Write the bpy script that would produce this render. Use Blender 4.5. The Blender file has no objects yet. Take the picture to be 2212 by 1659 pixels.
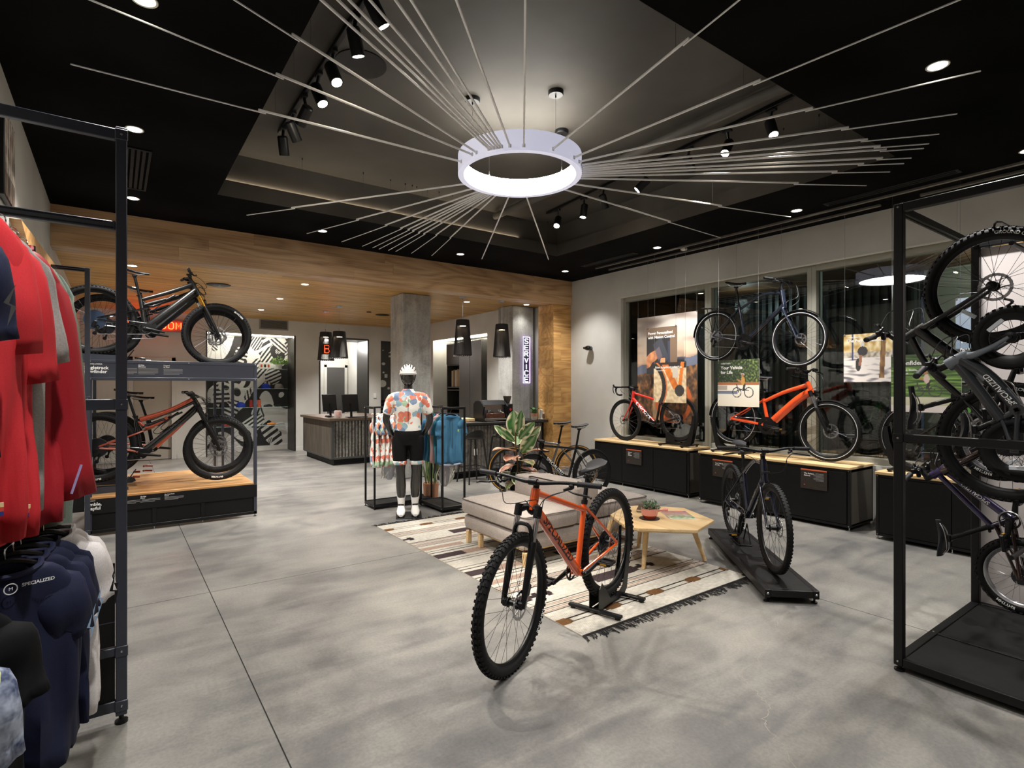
import bpy, math, random
from mathutils import Vector, Matrix, noise
R_ = random.Random(7)
PI = math.pi
SC = bpy.context.scene
COL = SC.collection
# ---------------------------------------------------------------- camera
cam = bpy.data.cameras.new('camera')
cam.sensor_fit = 'HORIZONTAL'; cam.sensor_width = 36.0
cam.lens = 36.0 * 1187.0 / 2212.0
cam.shift_y = 6.5 / 2212.0
cam.clip_start = 0.05; cam.clip_end = 120
camo = bpy.data.objects.new('camera', cam); COL.objects.link(camo)
camo.location = (0, 0, 1.55)
camo.rotation_euler = (PI / 2, 0, -math.atan2(857, 1187))
SC.camera = camo
# ---------------------------------------------------------------- world: night outside
W = bpy.data.worlds.new('night'); SC.world = W; W.use_nodes = True
bg = W.node_tree.nodes['Background']
bg.inputs[0].default_value = (0.012, 0.015, 0.022, 1); bg.inputs[1].default_value = 1.0
SC.view_settings.view_transform = 'Standard'
SC.view_settings.look = 'None'
SC.view_settings.gamma = 1.0
SC.view_settings.use_curve_mapping = False
SC.view_settings.exposure = 1.2
# ---------------------------------------------------------------- the lamps of the shop ceiling: (x, y, z, watts, cone degrees)
WARM = (1.0, 0.93, 0.84); SOFT = (1.0, 0.97, 0.935)
DOWN = [(4.11, 1.21, 3.53, 100), (0.12, 5.12, 3.53, 110), (0.15, 7.0, 3.53, 90), (2.13, 7.06, 3.53, 130), (4.17, 7.09, 3.53, 130),
        (6.24, 7.09, 3.53, 80), (6.24, 5.12, 3.53, 110), (6.2, 3.13, 3.53, 130), (0.12, 3.38, 3.53, 110), (6.2, 1.2, 3.53, 130),
        (2.13, 1.2, 3.53, 70), (2.13, -1.0, 3.53, 60), (4.11, -1.0, 3.53, 60), (0.12, 1.3, 3.53, 110)]
DOWN_WOOD = [(0.18, 8.75), (2.38, 8.77), (2.40, 10.45), (2.43, 12.18), (5.32, 8.81), (6.43, 8.43), (0.22, 10.62), (4.75, 12.5)]
def lamp(name, kind, loc, energy, col=SOFT, aim=None, size=0.05, cone=None, blend=0.6, spread=None):
    L = bpy.data.lights.new(name, kind); L.energy = energy; L.color = col
    if kind == 'AREA':
        L.shape = 'DISK'; L.size = size
        if spread: L.spread = math.radians(spread)
    else:
        L.shadow_soft_size = size
    if kind == 'SPOT':
        L.spot_size = math.radians(cone); L.spot_blend = blend
    o = bpy.data.objects.new(name, L); COL.objects.link(o); o.location = loc
    if aim is not None:
        o.rotation_euler = (Vector(aim) - Vector(loc)).to_track_quat('-Z', 'Y').to_euler()
    return o
LK = 1.0
for i, (x, y, z, w) in enumerate(DOWN):
    lamp('downlight_lamp', 'SPOT', (x, y, z - 0.03), w * LK, SOFT, (x, y, 0), 0.05, 105, 0.9)
for x, y in DOWN_WOOD:
    lamp('downlight_lamp', 'SPOT', (x, y, 3.10), (150 if x < 6 else 9) * LK, SOFT, (x, y, 0), 0.04, 110, 0.9)
# track spots: (x, y, z, aim)
TR1 = [(1.27, 5.40, (1.9, 6.6, 1.2)), (1.27, 5.05, (2.9, 6.1, 1.2)), (1.27, 4.70, (0.6, 7.2, 1.6)), (1.27, 4.30, (2.3, 3.0, 0.2)),
       (1.27, 3.95, (1.9, 2.3, 0.3)), (1.27, 3.50, (2.4, 4.3, 0.3)), (1.27, 3.15, (3.6, 3.3, 0.3))]
TR2 = [(4.62, 2.55, (3.9, 1.4, 0.8)), (4.66, 3.0, (2.4, 2.7, 0.5)), (4.70, 3.45, (6.6, 3.4, 1.1)), (4.75, 4.1, (2.9, 6.1, 1.2)),
       (4.80, 4.75, (6.65, 5.4, 1.2)), (4.85, 5.15, (4.4, 5.4, 0.3)), (4.88, 5.7, (2.9, 4.4, 0.4))]
for tr in (TR1, TR2):
    for x, y, a in tr:
        d = (Vector(a) - Vector((x, y, 3.80))).normalized()
        lamp('track_spot_lamp', 'SPOT', Vector((x, y, 3.80)) + d * 0.14, 120 * LK, WARM, a, 0.035, 42, 0.55)

# ---------------------------------------------------------------- helpers
def lin(c):
    return tuple(((v / 255.0) / 12.92 if v <= 10.3 else ((v / 255.0 + 0.055) / 1.055) ** 2.4) for v in c[:3])
class MB:
    """collects geometry for ONE mesh object"""
    def __init__(s): s.v = []; s.f = []; s.m = []; s.cm = 0
    def add(s, vs, fs):
        k = len(s.v); s.v.extend([tuple(p) for p in vs])
        s.f.extend([tuple(i + k for i in f) for f in fs]); s.m.extend([s.cm] * len(fs)); return s
    def box(s, c, d, rot=None, b=0.0):
        x, y, z = d[0] / 2, d[1] / 2, d[2] / 2
        if b <= 0:
            vs = [Vector((sx * x, sy * y, sz * z)) for sx in (-1, 1) for sy in (-1, 1) for sz in (-1, 1)]
            fs = [(0, 1, 3, 2), (4, 6, 7, 5), (0, 4, 5, 1), (2, 3, 7, 6), (0, 2, 6, 4), (1, 5, 7, 3)]
        else:
            b = min(b, x * .95, y * .95, z * .95); vs = []; idx = {}
            for sx in (-1, 1):
                for sy in (-1, 1):
                    for sz in (-1, 1):
                        for ax in range(3):
                            p = [sx * x, sy * y, sz * z]
                            for k in range(3):
                                if k != ax: p[k] -= (sx, sy, sz)[k] * b
                            idx[sx, sy, sz, ax] = len(vs); vs.append(Vector(p))
            fs = []
            for ax in range(3):
                o1, o2 = [k for k in range(3) if k != ax]
                for sg in (-1, 1):
                    q = []
                    for a1, a2 in ((-1, -1), (1, -1), (1, 1), (-1, 1)):
                        t = [0, 0, 0]; t[ax] = sg; t[o1] = a1; t[o2] = a2; q.append(idx[tuple(t) + (ax,)])
                    if (sg > 0) != (ax == 1): fs.append(tuple(q))
                    else: fs.append(tuple(q[::-1]))
            for ax in range(3):
                o1, o2 = [k for k in range(3) if k != ax]
                for a1 in (-1, 1):
                    for a2 in (-1, 1):
                        t0 = [0, 0, 0]; t1 = [0, 0, 0]; t0[ax] = -1; t1[ax] = 1
                        for t in (t0, t1): t[o1] = a1; t[o2] = a2
                        fs.append((idx[tuple(t0) + (o1,)], idx[tuple(t1) + (o1,)], idx[tuple(t1) + (o2,)], idx[tuple(t0) + (o2,)]))
            for sx in (-1, 1):
                for sy in (-1, 1):
                    for sz in (-1, 1):
                        fs.append(tuple(idx[sx, sy, sz, a] for a in range(3)))
        if rot is not None: vs = [rot @ p for p in vs]
        c = Vector(c); return s.add([p + c for p in vs], fs)
    def bb(s, a, b_, b=0.0):
        return s.box([(a[i] + b_[i]) / 2 for i in range(3)], [abs(b_[i] - a[i]) for i in range(3)], None, b)
    def bar(s, p, q, w, h, b=0.0, up=(0, 0, 1)):
        p = Vector(p); q = Vector(q); d = q - p; X = d.normalized(); U = Vector(up)
        if abs(X.dot(U)) > .99: U = Vector((0, 1, 0))
        Y = U.cross(X).normalized(); Z = X.cross(Y)
        return s.box((p + q) / 2, (d.length, w, h), Matrix((X, Y, Z)).transposed(), b)
    def tube(s, pts, r, n=8, cap=True, closed=False, flat=None):
        pts = [Vector(p) for p in pts]; m = len(pts)
        rs = list(r) if isinstance(r, (list, tuple)) else [r] * m
        vs = []; fs = []; prev = None
        for i, p in enumerate(pts):
            if closed: t = pts[(i + 1) % m] - pts[i - 1]
            else: t = pts[min(i + 1, m - 1)] - pts[max(i - 1, 0)]
            t = t.normalized() if t.length > 1e-9 else Vector((0, 0, 1))
            if prev is None:
                a = Vector((0, 0, 1)) if abs(t.z) < .9 else Vector((0, 1, 0))
                u = (a - t * a.dot(t)).normalized()
            else:
                u = (prev - t * prev.dot(t))
                u = u.normalized() if u.length > 1e-6 else t.orthogonal().normalized()
            prev = u; w = t.cross(u)
            for k in range(n):
                a = 2 * PI * k / n
                fu, fw = (1, 1) if flat is None else flat
                vs.append(p + (u * math.cos(a) * fu + w * math.sin(a) * fw) * rs[i])
        L = m if closed else m - 1
        for i in range(L):
            for k in range(n):
                a = i * n + k; b2 = i * n + (k + 1) % n; j = ((i + 1) % m) * n
                fs.append((a, b2, j + (k + 1) % n, j + k))
        if cap and not closed:
            fs.append(tuple(range(n))[::-1]); fs.append(tuple((m - 1) * n + k for k in range(n)))
        return s.add(vs, fs)
    def cyl(s, p, q, r0, r1=None, n=16, cap=True):
        return s.tube([p, q], [r0, r0 if r1 is None else r1], n, cap)
    def lathe(s, prof, n=24, c=(0, 0, 0), axis='z', a0=0.0, a1=2 * PI, closed=False):
        full = abs(a1 - a0 - 2 * PI) < 1e-6; N = n if full else n + 1; vs = []; fs = []; m = len(prof)
        for k in range(N):
            a = a0 + (a1 - a0) * k / n; ca, sa = math.cos(a), math.sin(a)
            for r, h in prof:
                p = (r * ca, r * sa, h) if axis == 'z' else ((r * ca, h, r * sa) if axis == 'y' else (h, r * ca, r * sa))
                vs.append(Vector(p) + Vector(c))
        M_ = m if closed else m - 1
        for k in range(n):
            k2 = (k + 1) % N
            for i in range(M_):
                i2 = (i + 1) % m
                q = (k * m + i, k2 * m + i, k2 * m + i2, k * m + i2)
                fs.append(q if axis != 'y' else q[::-1])
        return s.add(vs, fs)
    def prism(s, poly, h0, h1, mat=None):
        """polygon in local xy extruded along local z"""
        n = len(poly); vs = [Vector((p[0], p[1], h0)) for p in poly] + [Vector((p[0], p[1], h1)) for p in poly]
        fs = [tuple(range(n))[::-1], tuple(range(n, 2 * n))] + [(i, (i + 1) % n, n + (i + 1) % n, n + i) for i in range(n)]
        if mat is not None: vs = [mat @ p for p in vs]
        return s.add(vs, fs)
    def loft(s, rings, cap0=True, cap1=True):
        n = len(rings[0]); vs = [p for r in rings for p in r]; fs = []
        for i in range(len(rings) - 1):
            for k in range(n):
                fs.append((i * n + k, i * n + (k + 1) % n, (i + 1) * n + (k + 1) % n, (i + 1) * n + k))
        if cap0: fs.append(tuple(range(n))[::-1])
        if cap1: fs.append(tuple((len(rings) - 1) * n + k for k in range(n)))
        return s.add(vs, fs)
    def sphere(s, c, r, n=16, m=10, sc=(1, 1, 1), rot=None):
        vs = []; fs = []
        for i in range(m + 1):
            th = PI * i / m
            for k in range(n):
                a = 2 * PI * k / n
                p = Vector((r * math.sin(th) * math.cos(a) * sc[0], r * math.sin(th) * math.sin(a) * sc[1], r * math.cos(th) * sc[2]))
                if rot is not None: p = rot @ p
                vs.append(p + Vector(c))
        for i in range(m):
            for k in range(n):
                fs.append((i * n + k, (i + 1) * n + k, (i + 1) * n + (k + 1) % n, i * n + (k + 1) % n))
        return s.add(vs, fs)
    def mesh(s, name, mats, smooth=True, ang=38):
        me = bpy.data.meshes.new(name); me.from_pydata(s.v, [], s.f)
        for m in (mats if isinstance(mats, (list, tuple)) else [mats]): me.materials.append(m)
        if any(s.m): me.polygons.foreach_set('material_index', s.m)
        me.validate(verbose=False)
        if smooth:
            me.polygons.foreach_set('use_smooth', [True] * len(me.polygons))
            me.set_sharp_from_angle(angle=math.radians(ang))
        me.update(); return me
    def build(s, name, mats, parent=None, smooth=True, ang=38):
        return obj(name, s.mesh(name, mats, smooth, ang), parent)
def obj(name, me, parent=None, M=None):
    o = bpy.data.objects.new(name, me); COL.objects.link(o)
    if parent is not None: o.parent = parent
    if M is not None: o.matrix_local = M
    return o
def tag(o, label, cat, group=None):
    o['label'] = label; o['category'] = cat
    if group: o['group'] = group
    return o
def thing(name, label, cat, loc=(0, 0, 0), rz=0.0, group=None):
    o = bpy.data.objects.new(name, None); COL.objects.link(o); o.empty_display_size = .05
    o.location = loc; o.rotation_euler = (0, 0, rz); return tag(o, label, cat, group)
def struct(o): o['kind'] = 'structure'; return o
def copy_tree(o, parent=None):
    c = o.copy(); COL.objects.link(c); c.parent = parent
    for ch in list(o.children): copy_tree(ch, c)
    return c
def spline(pts, n=8, closed=False):
    P = [Vector(p) for p in pts]; out = []; m = len(P); L = m if closed else m - 1
    for i in range(L):
        if closed: a, b, c, d = P[i - 1], P[i], P[(i + 1) % m], P[(i + 2) % m]
        else: a, b, c, d = P[max(i - 1, 0)], P[i], P[i + 1], P[min(i + 2, m - 1)]
        for k in range(n):
            t = k / n
            out.append(.5 * ((2 * b) + (c - a) * t + (2 * a - 5 * b + 4 * c - d) * t * t + (3 * b - a - 3 * c + d) * t ** 3))
    if not closed: out.append(P[-1])
    return out
# text: queued, turned into meshes at the end
TXT = []
FACE = {}
def text(parent, s, size, M, mat, wrap=None, align='CENTER', bold=0.0, name='lettering', xs=1.0, shear=0.0, depth=0.0, space=1.0):
    c = bpy.data.curves.new('t', 'FONT'); c.body = s; c.size = size; c.align_x = align; c.align_y = 'CENTER'
    c.offset = bold; c.shear = shear; c.extrude = depth; c.space_character = space; c.resolution_u = 3
    o = bpy.data.objects.new('t', c); COL.objects.link(o)
    TXT.append((o, parent, M, mat, wrap, name, xs))
def flush_text():
    bpy.context.view_layer.update()
    dg = bpy.context.evaluated_depsgraph_get()
    for o, parent, M, mat, wrap, name, xs in TXT:
        me = bpy.data.meshes.new_from_object(o.evaluated_get(dg)); me.name = name
        me.materials.clear(); me.materials.append(mat)
        if wrap:
            import bmesh
            bm = bmesh.new(); bm.from_mesh(me); ys_ = [v.co.y for v in bm.verts]; xs_ = [v.co.x for v in bm.verts]
            if ys_:
                for k in range(1, 7): bmesh.ops.bisect_plane(bm, geom=bm.verts[:] + bm.edges[:] + bm.faces[:], plane_co=(0, min(ys_) + (max(ys_) - min(ys_)) * k / 7, 0), plane_no=(0, 1, 0))
            bm.to_mesh(me); bm.free()
        for v in me.vertices:
            p = Vector((v.co.x * xs, v.co.y, v.co.z)); v.co = wrap(p) if wrap else p
        n = obj(name, me, parent)
        if M is not None: n.matrix_local = M
    for o, *_ in TXT:
        c = o.data; bpy.data.objects.remove(o); bpy.data.curves.remove(c)
    TXT.clear()
def frame(o, x, y):
    """matrix with origin o, local x along x, local y close to y"""
    x = Vector(x).normalized(); y = Vector(y); y = (y - x * y.dot(x)).normalized(); z = x.cross(y)
    M = Matrix((x, y, z)).transposed().to_4x4(); M.translation = Vector(o); return M
# ---------------------------------------------------------------- materials
MC = {}
def mat(name, col, rough=.5, metal=0.0, spec=.5, coat=0.0, emit=None, es=0.0, bump=None, trans=0.0, alpha=1.0, sheen=0.0):
    if name in MC: return MC[name]
    m = bpy.data.materials.new(name); m.use_nodes = True; MC[name] = m
    b = m.node_tree.nodes['Principled BSDF']; l = lin(col)
    b.inputs['Base Color'].default_value = (*l, 1); b.inputs['Roughness'].default_value = rough
    b.inputs['Metallic'].default_value = metal; b.inputs['Specular IOR Level'].default_value = spec
    b.inputs['Coat Weight'].default_value = coat; b.inputs['Coat Roughness'].default_value = .08
    b.inputs['Sheen Weight'].default_value = sheen
    if trans: b.inputs['Transmission Weight'].default_value = trans
    if alpha < 1: b.inputs['Alpha'].default_value = alpha
    if emit: b.inputs['Emission Color'].default_value = (*lin(emit), 1); b.inputs['Emission Strength'].default_value = es
    # fine procedural wear: roughness and tone vary a little over the surface
    N = m.node_tree; tc = N.nodes.new('ShaderNodeTexCoord'); nz = N.nodes.new('ShaderNodeTexNoise')
    nz.inputs['Scale'].default_value = bump[0] if bump else 14.0; nz.inputs['Detail'].default_value = 3
    N.links.new(tc.outputs['Object'], nz.inputs['Vector'])
    mr = N.nodes.new('ShaderNodeMapRange'); mr.inputs['To Min'].default_value = max(0, rough - .06); mr.inputs['To Max'].default_value = min(1, rough + .06)
    N.links.new(nz.outputs['Fac'], mr.inputs['Value']); N.links.new(mr.outputs['Result'], b.inputs['Roughness'])
    if bump:
        bp = N.nodes.new('ShaderNodeBump'); bp.inputs['Strength'].default_value = bump[1]; bp.inputs['Distance'].default_value = .005
        N.links.new(nz.outputs['Fac'], bp.inputs['Height']); N.links.new(bp.outputs['Normal'], b.inputs['Normal'])
    return m
class NT:
    """small node-graph writer on a fresh Principled material"""
    def __init__(s, name, rough=.5, metal=0.0, spec=.5):
        s.m = bpy.data.materials.new(name); s.m.use_nodes = True; MC[name] = s.m; s.t = s.m.node_tree
        s.b = s.t.nodes['Principled BSDF']; s.b.inputs['Roughness'].default_value = rough
        s.b.inputs['Metallic'].default_value = metal; s.b.inputs['Specular IOR Level'].default_value = spec
    def n(s, typ, **kw):
        nd = s.t.nodes.new('ShaderNode' + typ)
        for k, v in kw.items():
            if k.startswith('i_'):
                key = k[2:]; key = int(key) if key.isdigit() else key.replace('_', ' ')
                if hasattr(v, 'is_output'): s.t.links.new(v, nd.inputs[key])
                else: nd.inputs[key].default_value = v
            else: setattr(nd, k, v)
        return nd
    def obj(s): return s.n('TexCoord').outputs['Object']
    def pos(s): return s.n('NewGeometry').outputs['Position']
    def map(s, vec, sc=(1, 1, 1), loc=(0, 0, 0), rot=(0, 0, 0)):
        return s.n('Mapping', i_Vector=vec, i_Scale=sc, i_Location=loc, i_Rotation=rot).outputs[0]
    def noise(s, vec, scale=5, detail=4, rough=.5, dist=0.0, out='Fac'):
        return s.n('TexNoise', i_Vector=vec, i_Scale=scale, i_Detail=detail, i_Roughness=rough, i_Distortion=dist).outputs[out]
    def ramp(s, fac, stops, interp='LINEAR'):
        r = s.n('ValToRGB', i_Fac=fac); r.color_ramp.interpolation = interp; e = r.color_ramp.elements
        while len(e) > 1: e.remove(e[-1])
        for i, (p, c) in enumerate(stops):
            el = e[0] if i == 0 else e.new(p)
            el.position = p; el.color = (*lin(c), 1) if len(c) == 3 and max(c) > 1 else (*c[:3], 1)
        return r.outputs[0]
    def mix(s, f, a, b, mode='MIX'):
        nd = s.n('Mix', data_type='RGBA', blend_type=mode)
        for k, v in ((0, f), (6, a), (7, b)):
            if hasattr(v, 'is_output'): s.t.links.new(v, nd.inputs[k])
            else: nd.inputs[k].default_value = v if k == 0 else (*v[:3], 1)
        return nd.outputs[2]
    def math(s, op, a, b=0.0):
        nd = s.n('Math', operation=op)
        for k, v in ((0, a), (1, b)):
            if hasattr(v, 'is_output'): s.t.links.new(v, nd.inputs[k])
            else: nd.inputs[k].default_value = v
        return nd.outputs[0]
    def set(s, key, v): s.t.links.new(v, s.b.inputs[key]); return s
    def bump(s, h, strength=.3, dist=.01):
        return s.set('Normal', s.n('Bump', i_Height=h, i_Strength=strength, i_Distance=dist).outputs[0])
def wood(name, cols, axis='x', rough=.45, ring=2.2, scale=1.0):
    g = NT(name, rough); p = g.pos(); rnd = g.n('ObjectInfo').outputs['Random']
    off = g.n('CombineXYZ', i_X=g.math('MULTIPLY', rnd, 17.3), i_Y=g.math('MULTIPLY', rnd, 31.7), i_Z=g.math('MULTIPLY', rnd, 11.1)).outputs[0]
    v = g.n('VectorMath', operation='ADD', i_0=p, i_1=off).outputs[0]
    st = {'x': (.16, 1, 1), 'y': (1, .16, 1), 'z': (1, 1, .16)}[axis]
    v = g.map(v, tuple(a * scale for a in st))
    big = g.noise(v, ring, 2, .45, .4)
    rings = g.math('FRACT', g.math('MULTIPLY', big, 9.0))
    rings = g.math('ABSOLUTE', g.math('SUBTRACT', rings, .5))
    fine = g.noise(g.map(v, tuple(1 if a < 1 else 9 for a in st)), 9, 3, .6)
    f = g.math('ADD', g.math('MULTIPLY', rings, .45), g.math('MULTIPLY', fine, .55))
    c = g.ramp(f, [(.15, cols[0]), (.42, cols[1]), (.75, cols[2])])
    tone = g.n('MapRange', i_Value=rnd, i_To_Min=.82, i_To_Max=1.12).outputs[0]
    hsv = g.n('HueSaturation', i_Color=c, i_Value=tone)
    g.set('Base Color', hsv.outputs[0]); g.bump(f, .12, .002)
    return g.m
# ---------------------------------------------------------------- shared materials
OAK = wood('oak_planks', [(150, 112, 76), (204, 166, 124), (226, 192, 152)], 'x', .42)
OAKZ = wood('oak_upright', [(150, 104, 54), (202, 154, 92), (226, 184, 124)], 'x', .42, 3.0)
PINE = wood('pine_ceiling', [(150, 110, 56), (198, 152, 84), (220, 178, 108)], 'x', .45, 1.6)
ASH = wood('ash_tops', [(196, 160, 108), (224, 192, 142), (238, 212, 168)], 'y', .4, 1.8)
ASHX = wood('ash_boards', [(150, 104, 58), (204, 156, 100), (226, 186, 132)], 'x', .35, 1.8)
ASHT = wood('ash_table', [(198, 160, 108), (226, 194, 144), (240, 214, 170)], 'y', .35, 1.6)
BLACK = mat('black_powder_steel', (13, 13, 15), .42, spec=.35)
BLACKB = mat('blue_black_steel', (48, 52, 64), .4, spec=.6)
BLK2 = mat('matte_black_panel', (9, 9, 9), .55, spec=.3)
RUB = mat('tyre_rubber', (14, 14, 15), .72, spec=.3, bump=(120, .15))
BPL = mat('black_plastic', (9, 9, 11), .42, spec=.35)
BGL = mat('gloss_black', (6, 7, 9), .15, coat=.6)
CHR = mat('chrome', (215, 215, 218), .12, 1.0)
STL = mat('brushed_steel', (170, 170, 172), .3, 1.0)
DST = mat('dark_steel', (70, 70, 74), .35, 1.0)
WHT = mat('white_print', (240, 240, 238), .6)
GRP = mat('grey_print', (150, 150, 150), .6)
WHP = mat('white_plastic', (232, 230, 224), .4)
def _floor():
    g = NT('polished_concrete', .4); p = g.pos()
    big = g.noise(g.map(p, (1.0, .8, 1)), .75, 5, .55, .6)
    mid = g.noise(p, 2.6, 6, .6, .4)
    stre = g.noise(g.map(p, (.5, 2.2, 1), rot=(0, 0, .5)), 2.2, 4, .55, .8)
    fine = g.noise(p, 60, 3, .6)
    f = g.math('ADD', g.math('ADD', g.math('MULTIPLY', big, .5), g.math('MULTIPLY', mid, .28)), g.math('MULTIPLY', stre, .26))
    c = g.ramp(f, [(.34, (84, 84, 85)), (.44, (108, 107, 106)), (.53, (134, 132, 128)), (.63, (150, 147, 141)), (.75, (158, 155, 148))])
    c = g.mix(.25, c, g.ramp(fine, [(.35, (96, 93, 88)), (.65, (190, 184, 172))]), 'OVERLAY')
    vo = g.n('TexVoronoi', i_Vector=p, i_Scale=9.0).outputs['Distance']
    c = g.mix(g.math('MULTIPLY', g.math('LESS_THAN', vo, .035), .45), c, lin((64, 60, 55)))
    g.set('Base Color', c)
    g.b.inputs['Roughness'].default_value = .36
    g.bump(fine, .04, .003); return g.m
CONC_FLOOR = _floor()
def _conc():
    g = NT('cast_concrete', .8); p = g.pos()
    big = g.noise(p, 1.6, 6, .6, .8); fine = g.noise(p, 30, 4, .6); vert = g.noise(g.map(p, (6, 6, .5)), 2, 3)
    f = g.math('ADD', g.math('MULTIPLY', big, .6), g.math('ADD', g.math('MULTIPLY', fine, .18), g.math('MULTIPLY', vert, .25)))
    c = g.ramp(f, [(.36, (122, 121, 118)), (.48, (156, 155, 150)), (.58, (176, 175, 170)), (.7, (192, 191, 186))])
    pit = g.n('TexVoronoi', i_Vector=p, i_Scale=26.0).outputs['Distance']
    c = g.mix(g.math('LESS_THAN', pit, .11), c, lin((70, 67, 62)))
    g.set('Base Color', c); g.bump(fine, .25, .006); return g.m
CONC = _conc()
def _paint(name, col, rough=.75, s=.06, spec=.5):
    g = NT(name, rough, 0, spec); p = g.pos(); n1 = g.noise(p, 1.2, 4); n2 = g.noise(p, 220, 2)
    a = tuple(max(0, v - 9) for v in col); b = tuple(min(255, v + 7) for v in col)
    g.set('Base Color', g.ramp(n1, [(.35, a), (.65, b)])); g.bump(n2, s, .002); return g.m
PAINT = _paint('warm_grey_paint', (202, 200, 193))
PAINTD = _paint('taupe_paint', (62, 58, 52))
SOFFIT = _paint('black_ceiling_paint', (9, 9, 9), .9, .06, .08)
DKMET = _paint('blackened_steel', (40, 38, 35), .38)
def _glass():
    m = bpy.data.materials.new('window_glass'); m.use_nodes = True; t = m.node_tree; t.nodes.clear()
    o = t.nodes.new('ShaderNodeOutputMaterial'); mx = t.nodes.new('ShaderNodeMixShader'); tr = t.nodes.new('ShaderNodeBsdfTransparent')
    gl = t.nodes.new('ShaderNodeBsdfGlossy'); fr = t.nodes.new('ShaderNodeFresnel'); fr.inputs[0].default_value = 1.62
    gl.inputs['Roughness'].default_value = 0.0; tr.inputs[0].default_value = (.9, .93, .92, 1)
    t.links.new(fr.outputs[0], mx.inputs[0]); t.links.new(tr.outputs[0], mx.inputs[1]); t.links.new(gl.outputs[0], mx.inputs[2])
    t.links.new(mx.outputs[0], o.inputs[0]); return m
GLASS = _glass()
# ---------------------------------------------------------------- floor: poured slabs between saw-cut joints
def boxobj(name, a, b, m, parent=None, bev=0.0, smooth=False):
    return MB().bb(a, b, bev).build(name, m, parent, smooth)
fl = struct(boxobj('floor', (-.62, -3, -.12), (7.25, 16.6, -.012), mat('joint_filler', (52, 48, 43), .9)))
xs = [-.6, .58, 4.18, 7.2]; ys = [-3, 4.7, 8.3, 11.9, 16.5]
for i in range(3):
    for j in range(4):
        boxobj('floor_slab', (xs[i] + .003, ys[j] + .003, -.012), (xs[i + 1] - .003, ys[j + 1] - .003, 0), CONC_FLOOR, fl)
# hairline crack
cr = [(3.77, 1.97), (3.55, 1.91), (3.31, 1.82), (3.1, 1.77), (2.94, 1.70), (2.85, 1.71), (2.74, 1.686), (2.70, 1.62), (2.65, 1.557), (2.60, 1.47), (2.564, 1.42), (2.47, 1.40), (2.407, 1.354), (2.34, 1.243), (2.246, 1.136), (2.1, .95)]
pts = []
for a, b in zip(cr[:-1], cr[1:]):
    for k in range(6):
        t = k / 6; pts.append((a[0] + (b[0] - a[0]) * t + R_.uniform(-.012, .012), a[1] + (b[1] - a[1]) * t + R_.uniform(-.012, .012)))
m_ = MB()
for a, b in zip(pts[:-1], pts[1:]):
    w = R_.uniform(.0008, .0022); d = Vector((b[0] - a[0], b[1] - a[1])); nrm = Vector((-d.y, d.x)).normalized() * w
    m_.add([(a[0] - nrm.x, a[1] - nrm.y, .0006), (b[0] - nrm.x, b[1] - nrm.y, .0006), (b[0] + nrm.x, b[1] + nrm.y, .0006), (a[0] + nrm.x, a[1] + nrm.y, .0006)], [(0, 1, 2, 3)])
ck = m_.build('crack', mat('crack_fill', (150, 144, 134), .9), fl); 
# ---------------------------------------------------------------- walls
XW = 6.97; YB = 7.72; ZC = 3.53; YW = 13.85
struct(boxobj('wall_left', (-.75, -3, 0), (-.57, 16.6, 4.2), PAINT))
m_ = MB()                                                   # window wall: pier, header, sill
m_.bb((XW, 6.49, 0), (7.25, 8.75, 3.7)).bb((XW, -3, 3.07), (7.25, 6.49, 3.7)).bb((XW, -3, 0), (7.25, 6.49, .66)).bb((XW, -3, .66), (7.25, -1.6, 3.07))
struct(m_.build('wall_right', PAINT, smooth=False))
struct(boxobj('wall_front', (-.75, -3.2, 0), (7.25, -3, 4.2), PAINT))
m_ = MB()                                                   # back wall with door, display alcove, doorway, narrow alcove
op = [(.30, .98, 2.1), (1.65, 3.52, 2.78), (4.12, 5.365, 2.78), (5.71, 6.30, 2.78)]
x = -.57
for a, b, h in op:
    m_.bb((x, YW, 0), (a, YW + .12, 3.3)); m_.bb((a, YW, h), (b, YW + .12, 3.3)); x = b
m_.bb((x, YW, 0), (7.2, YW + .12, 3.3))
struct(m_.build('wall_back', PAINT, smooth=False))
m_ = MB()                                                   # service wall with recess
XS = 6.42
m_.bb((XS, 12.25, 0), (XS + .12, YW, 3.3)).bb((XS, 9.80, 2.70), (XS + .12, 12.25, 3.3)).bb((XS, 9.20, 0), (XS + .12, 9.80, 3.3)).bb((7.05, 9.2, 0), (7.15, YW, 3.3)).bb((XS + .12, 9.6, 0), (7.05, 9.80, 3.3)).bb((XS + .12, 12.25, 0), (7.05, 12.4, 3.3)).bb((XS + .12, 9.8, 2.70), (7.05, 12.25, 2.8))
m_.bb((6.85, 8.2, 0), (7.05, 9.6, 3.3))
struct(m_.build('wall_service', PAINT, smooth=False))
m_ = MB(); m_.bb((3.54, YW - .012, 0), (4.10, YW - .001, .1), .003).bb((5.38, YW - .012, 0), (5.70, YW - .001, .1), .003).bb((-.57, YW - .012, 0), (.2, YW - .001, .1), .003).bb((1.08, YW - .012, 0), (1.64, YW - .001, .1), .003)
struct(m_.build('baseboard_back', PAINT))
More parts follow.
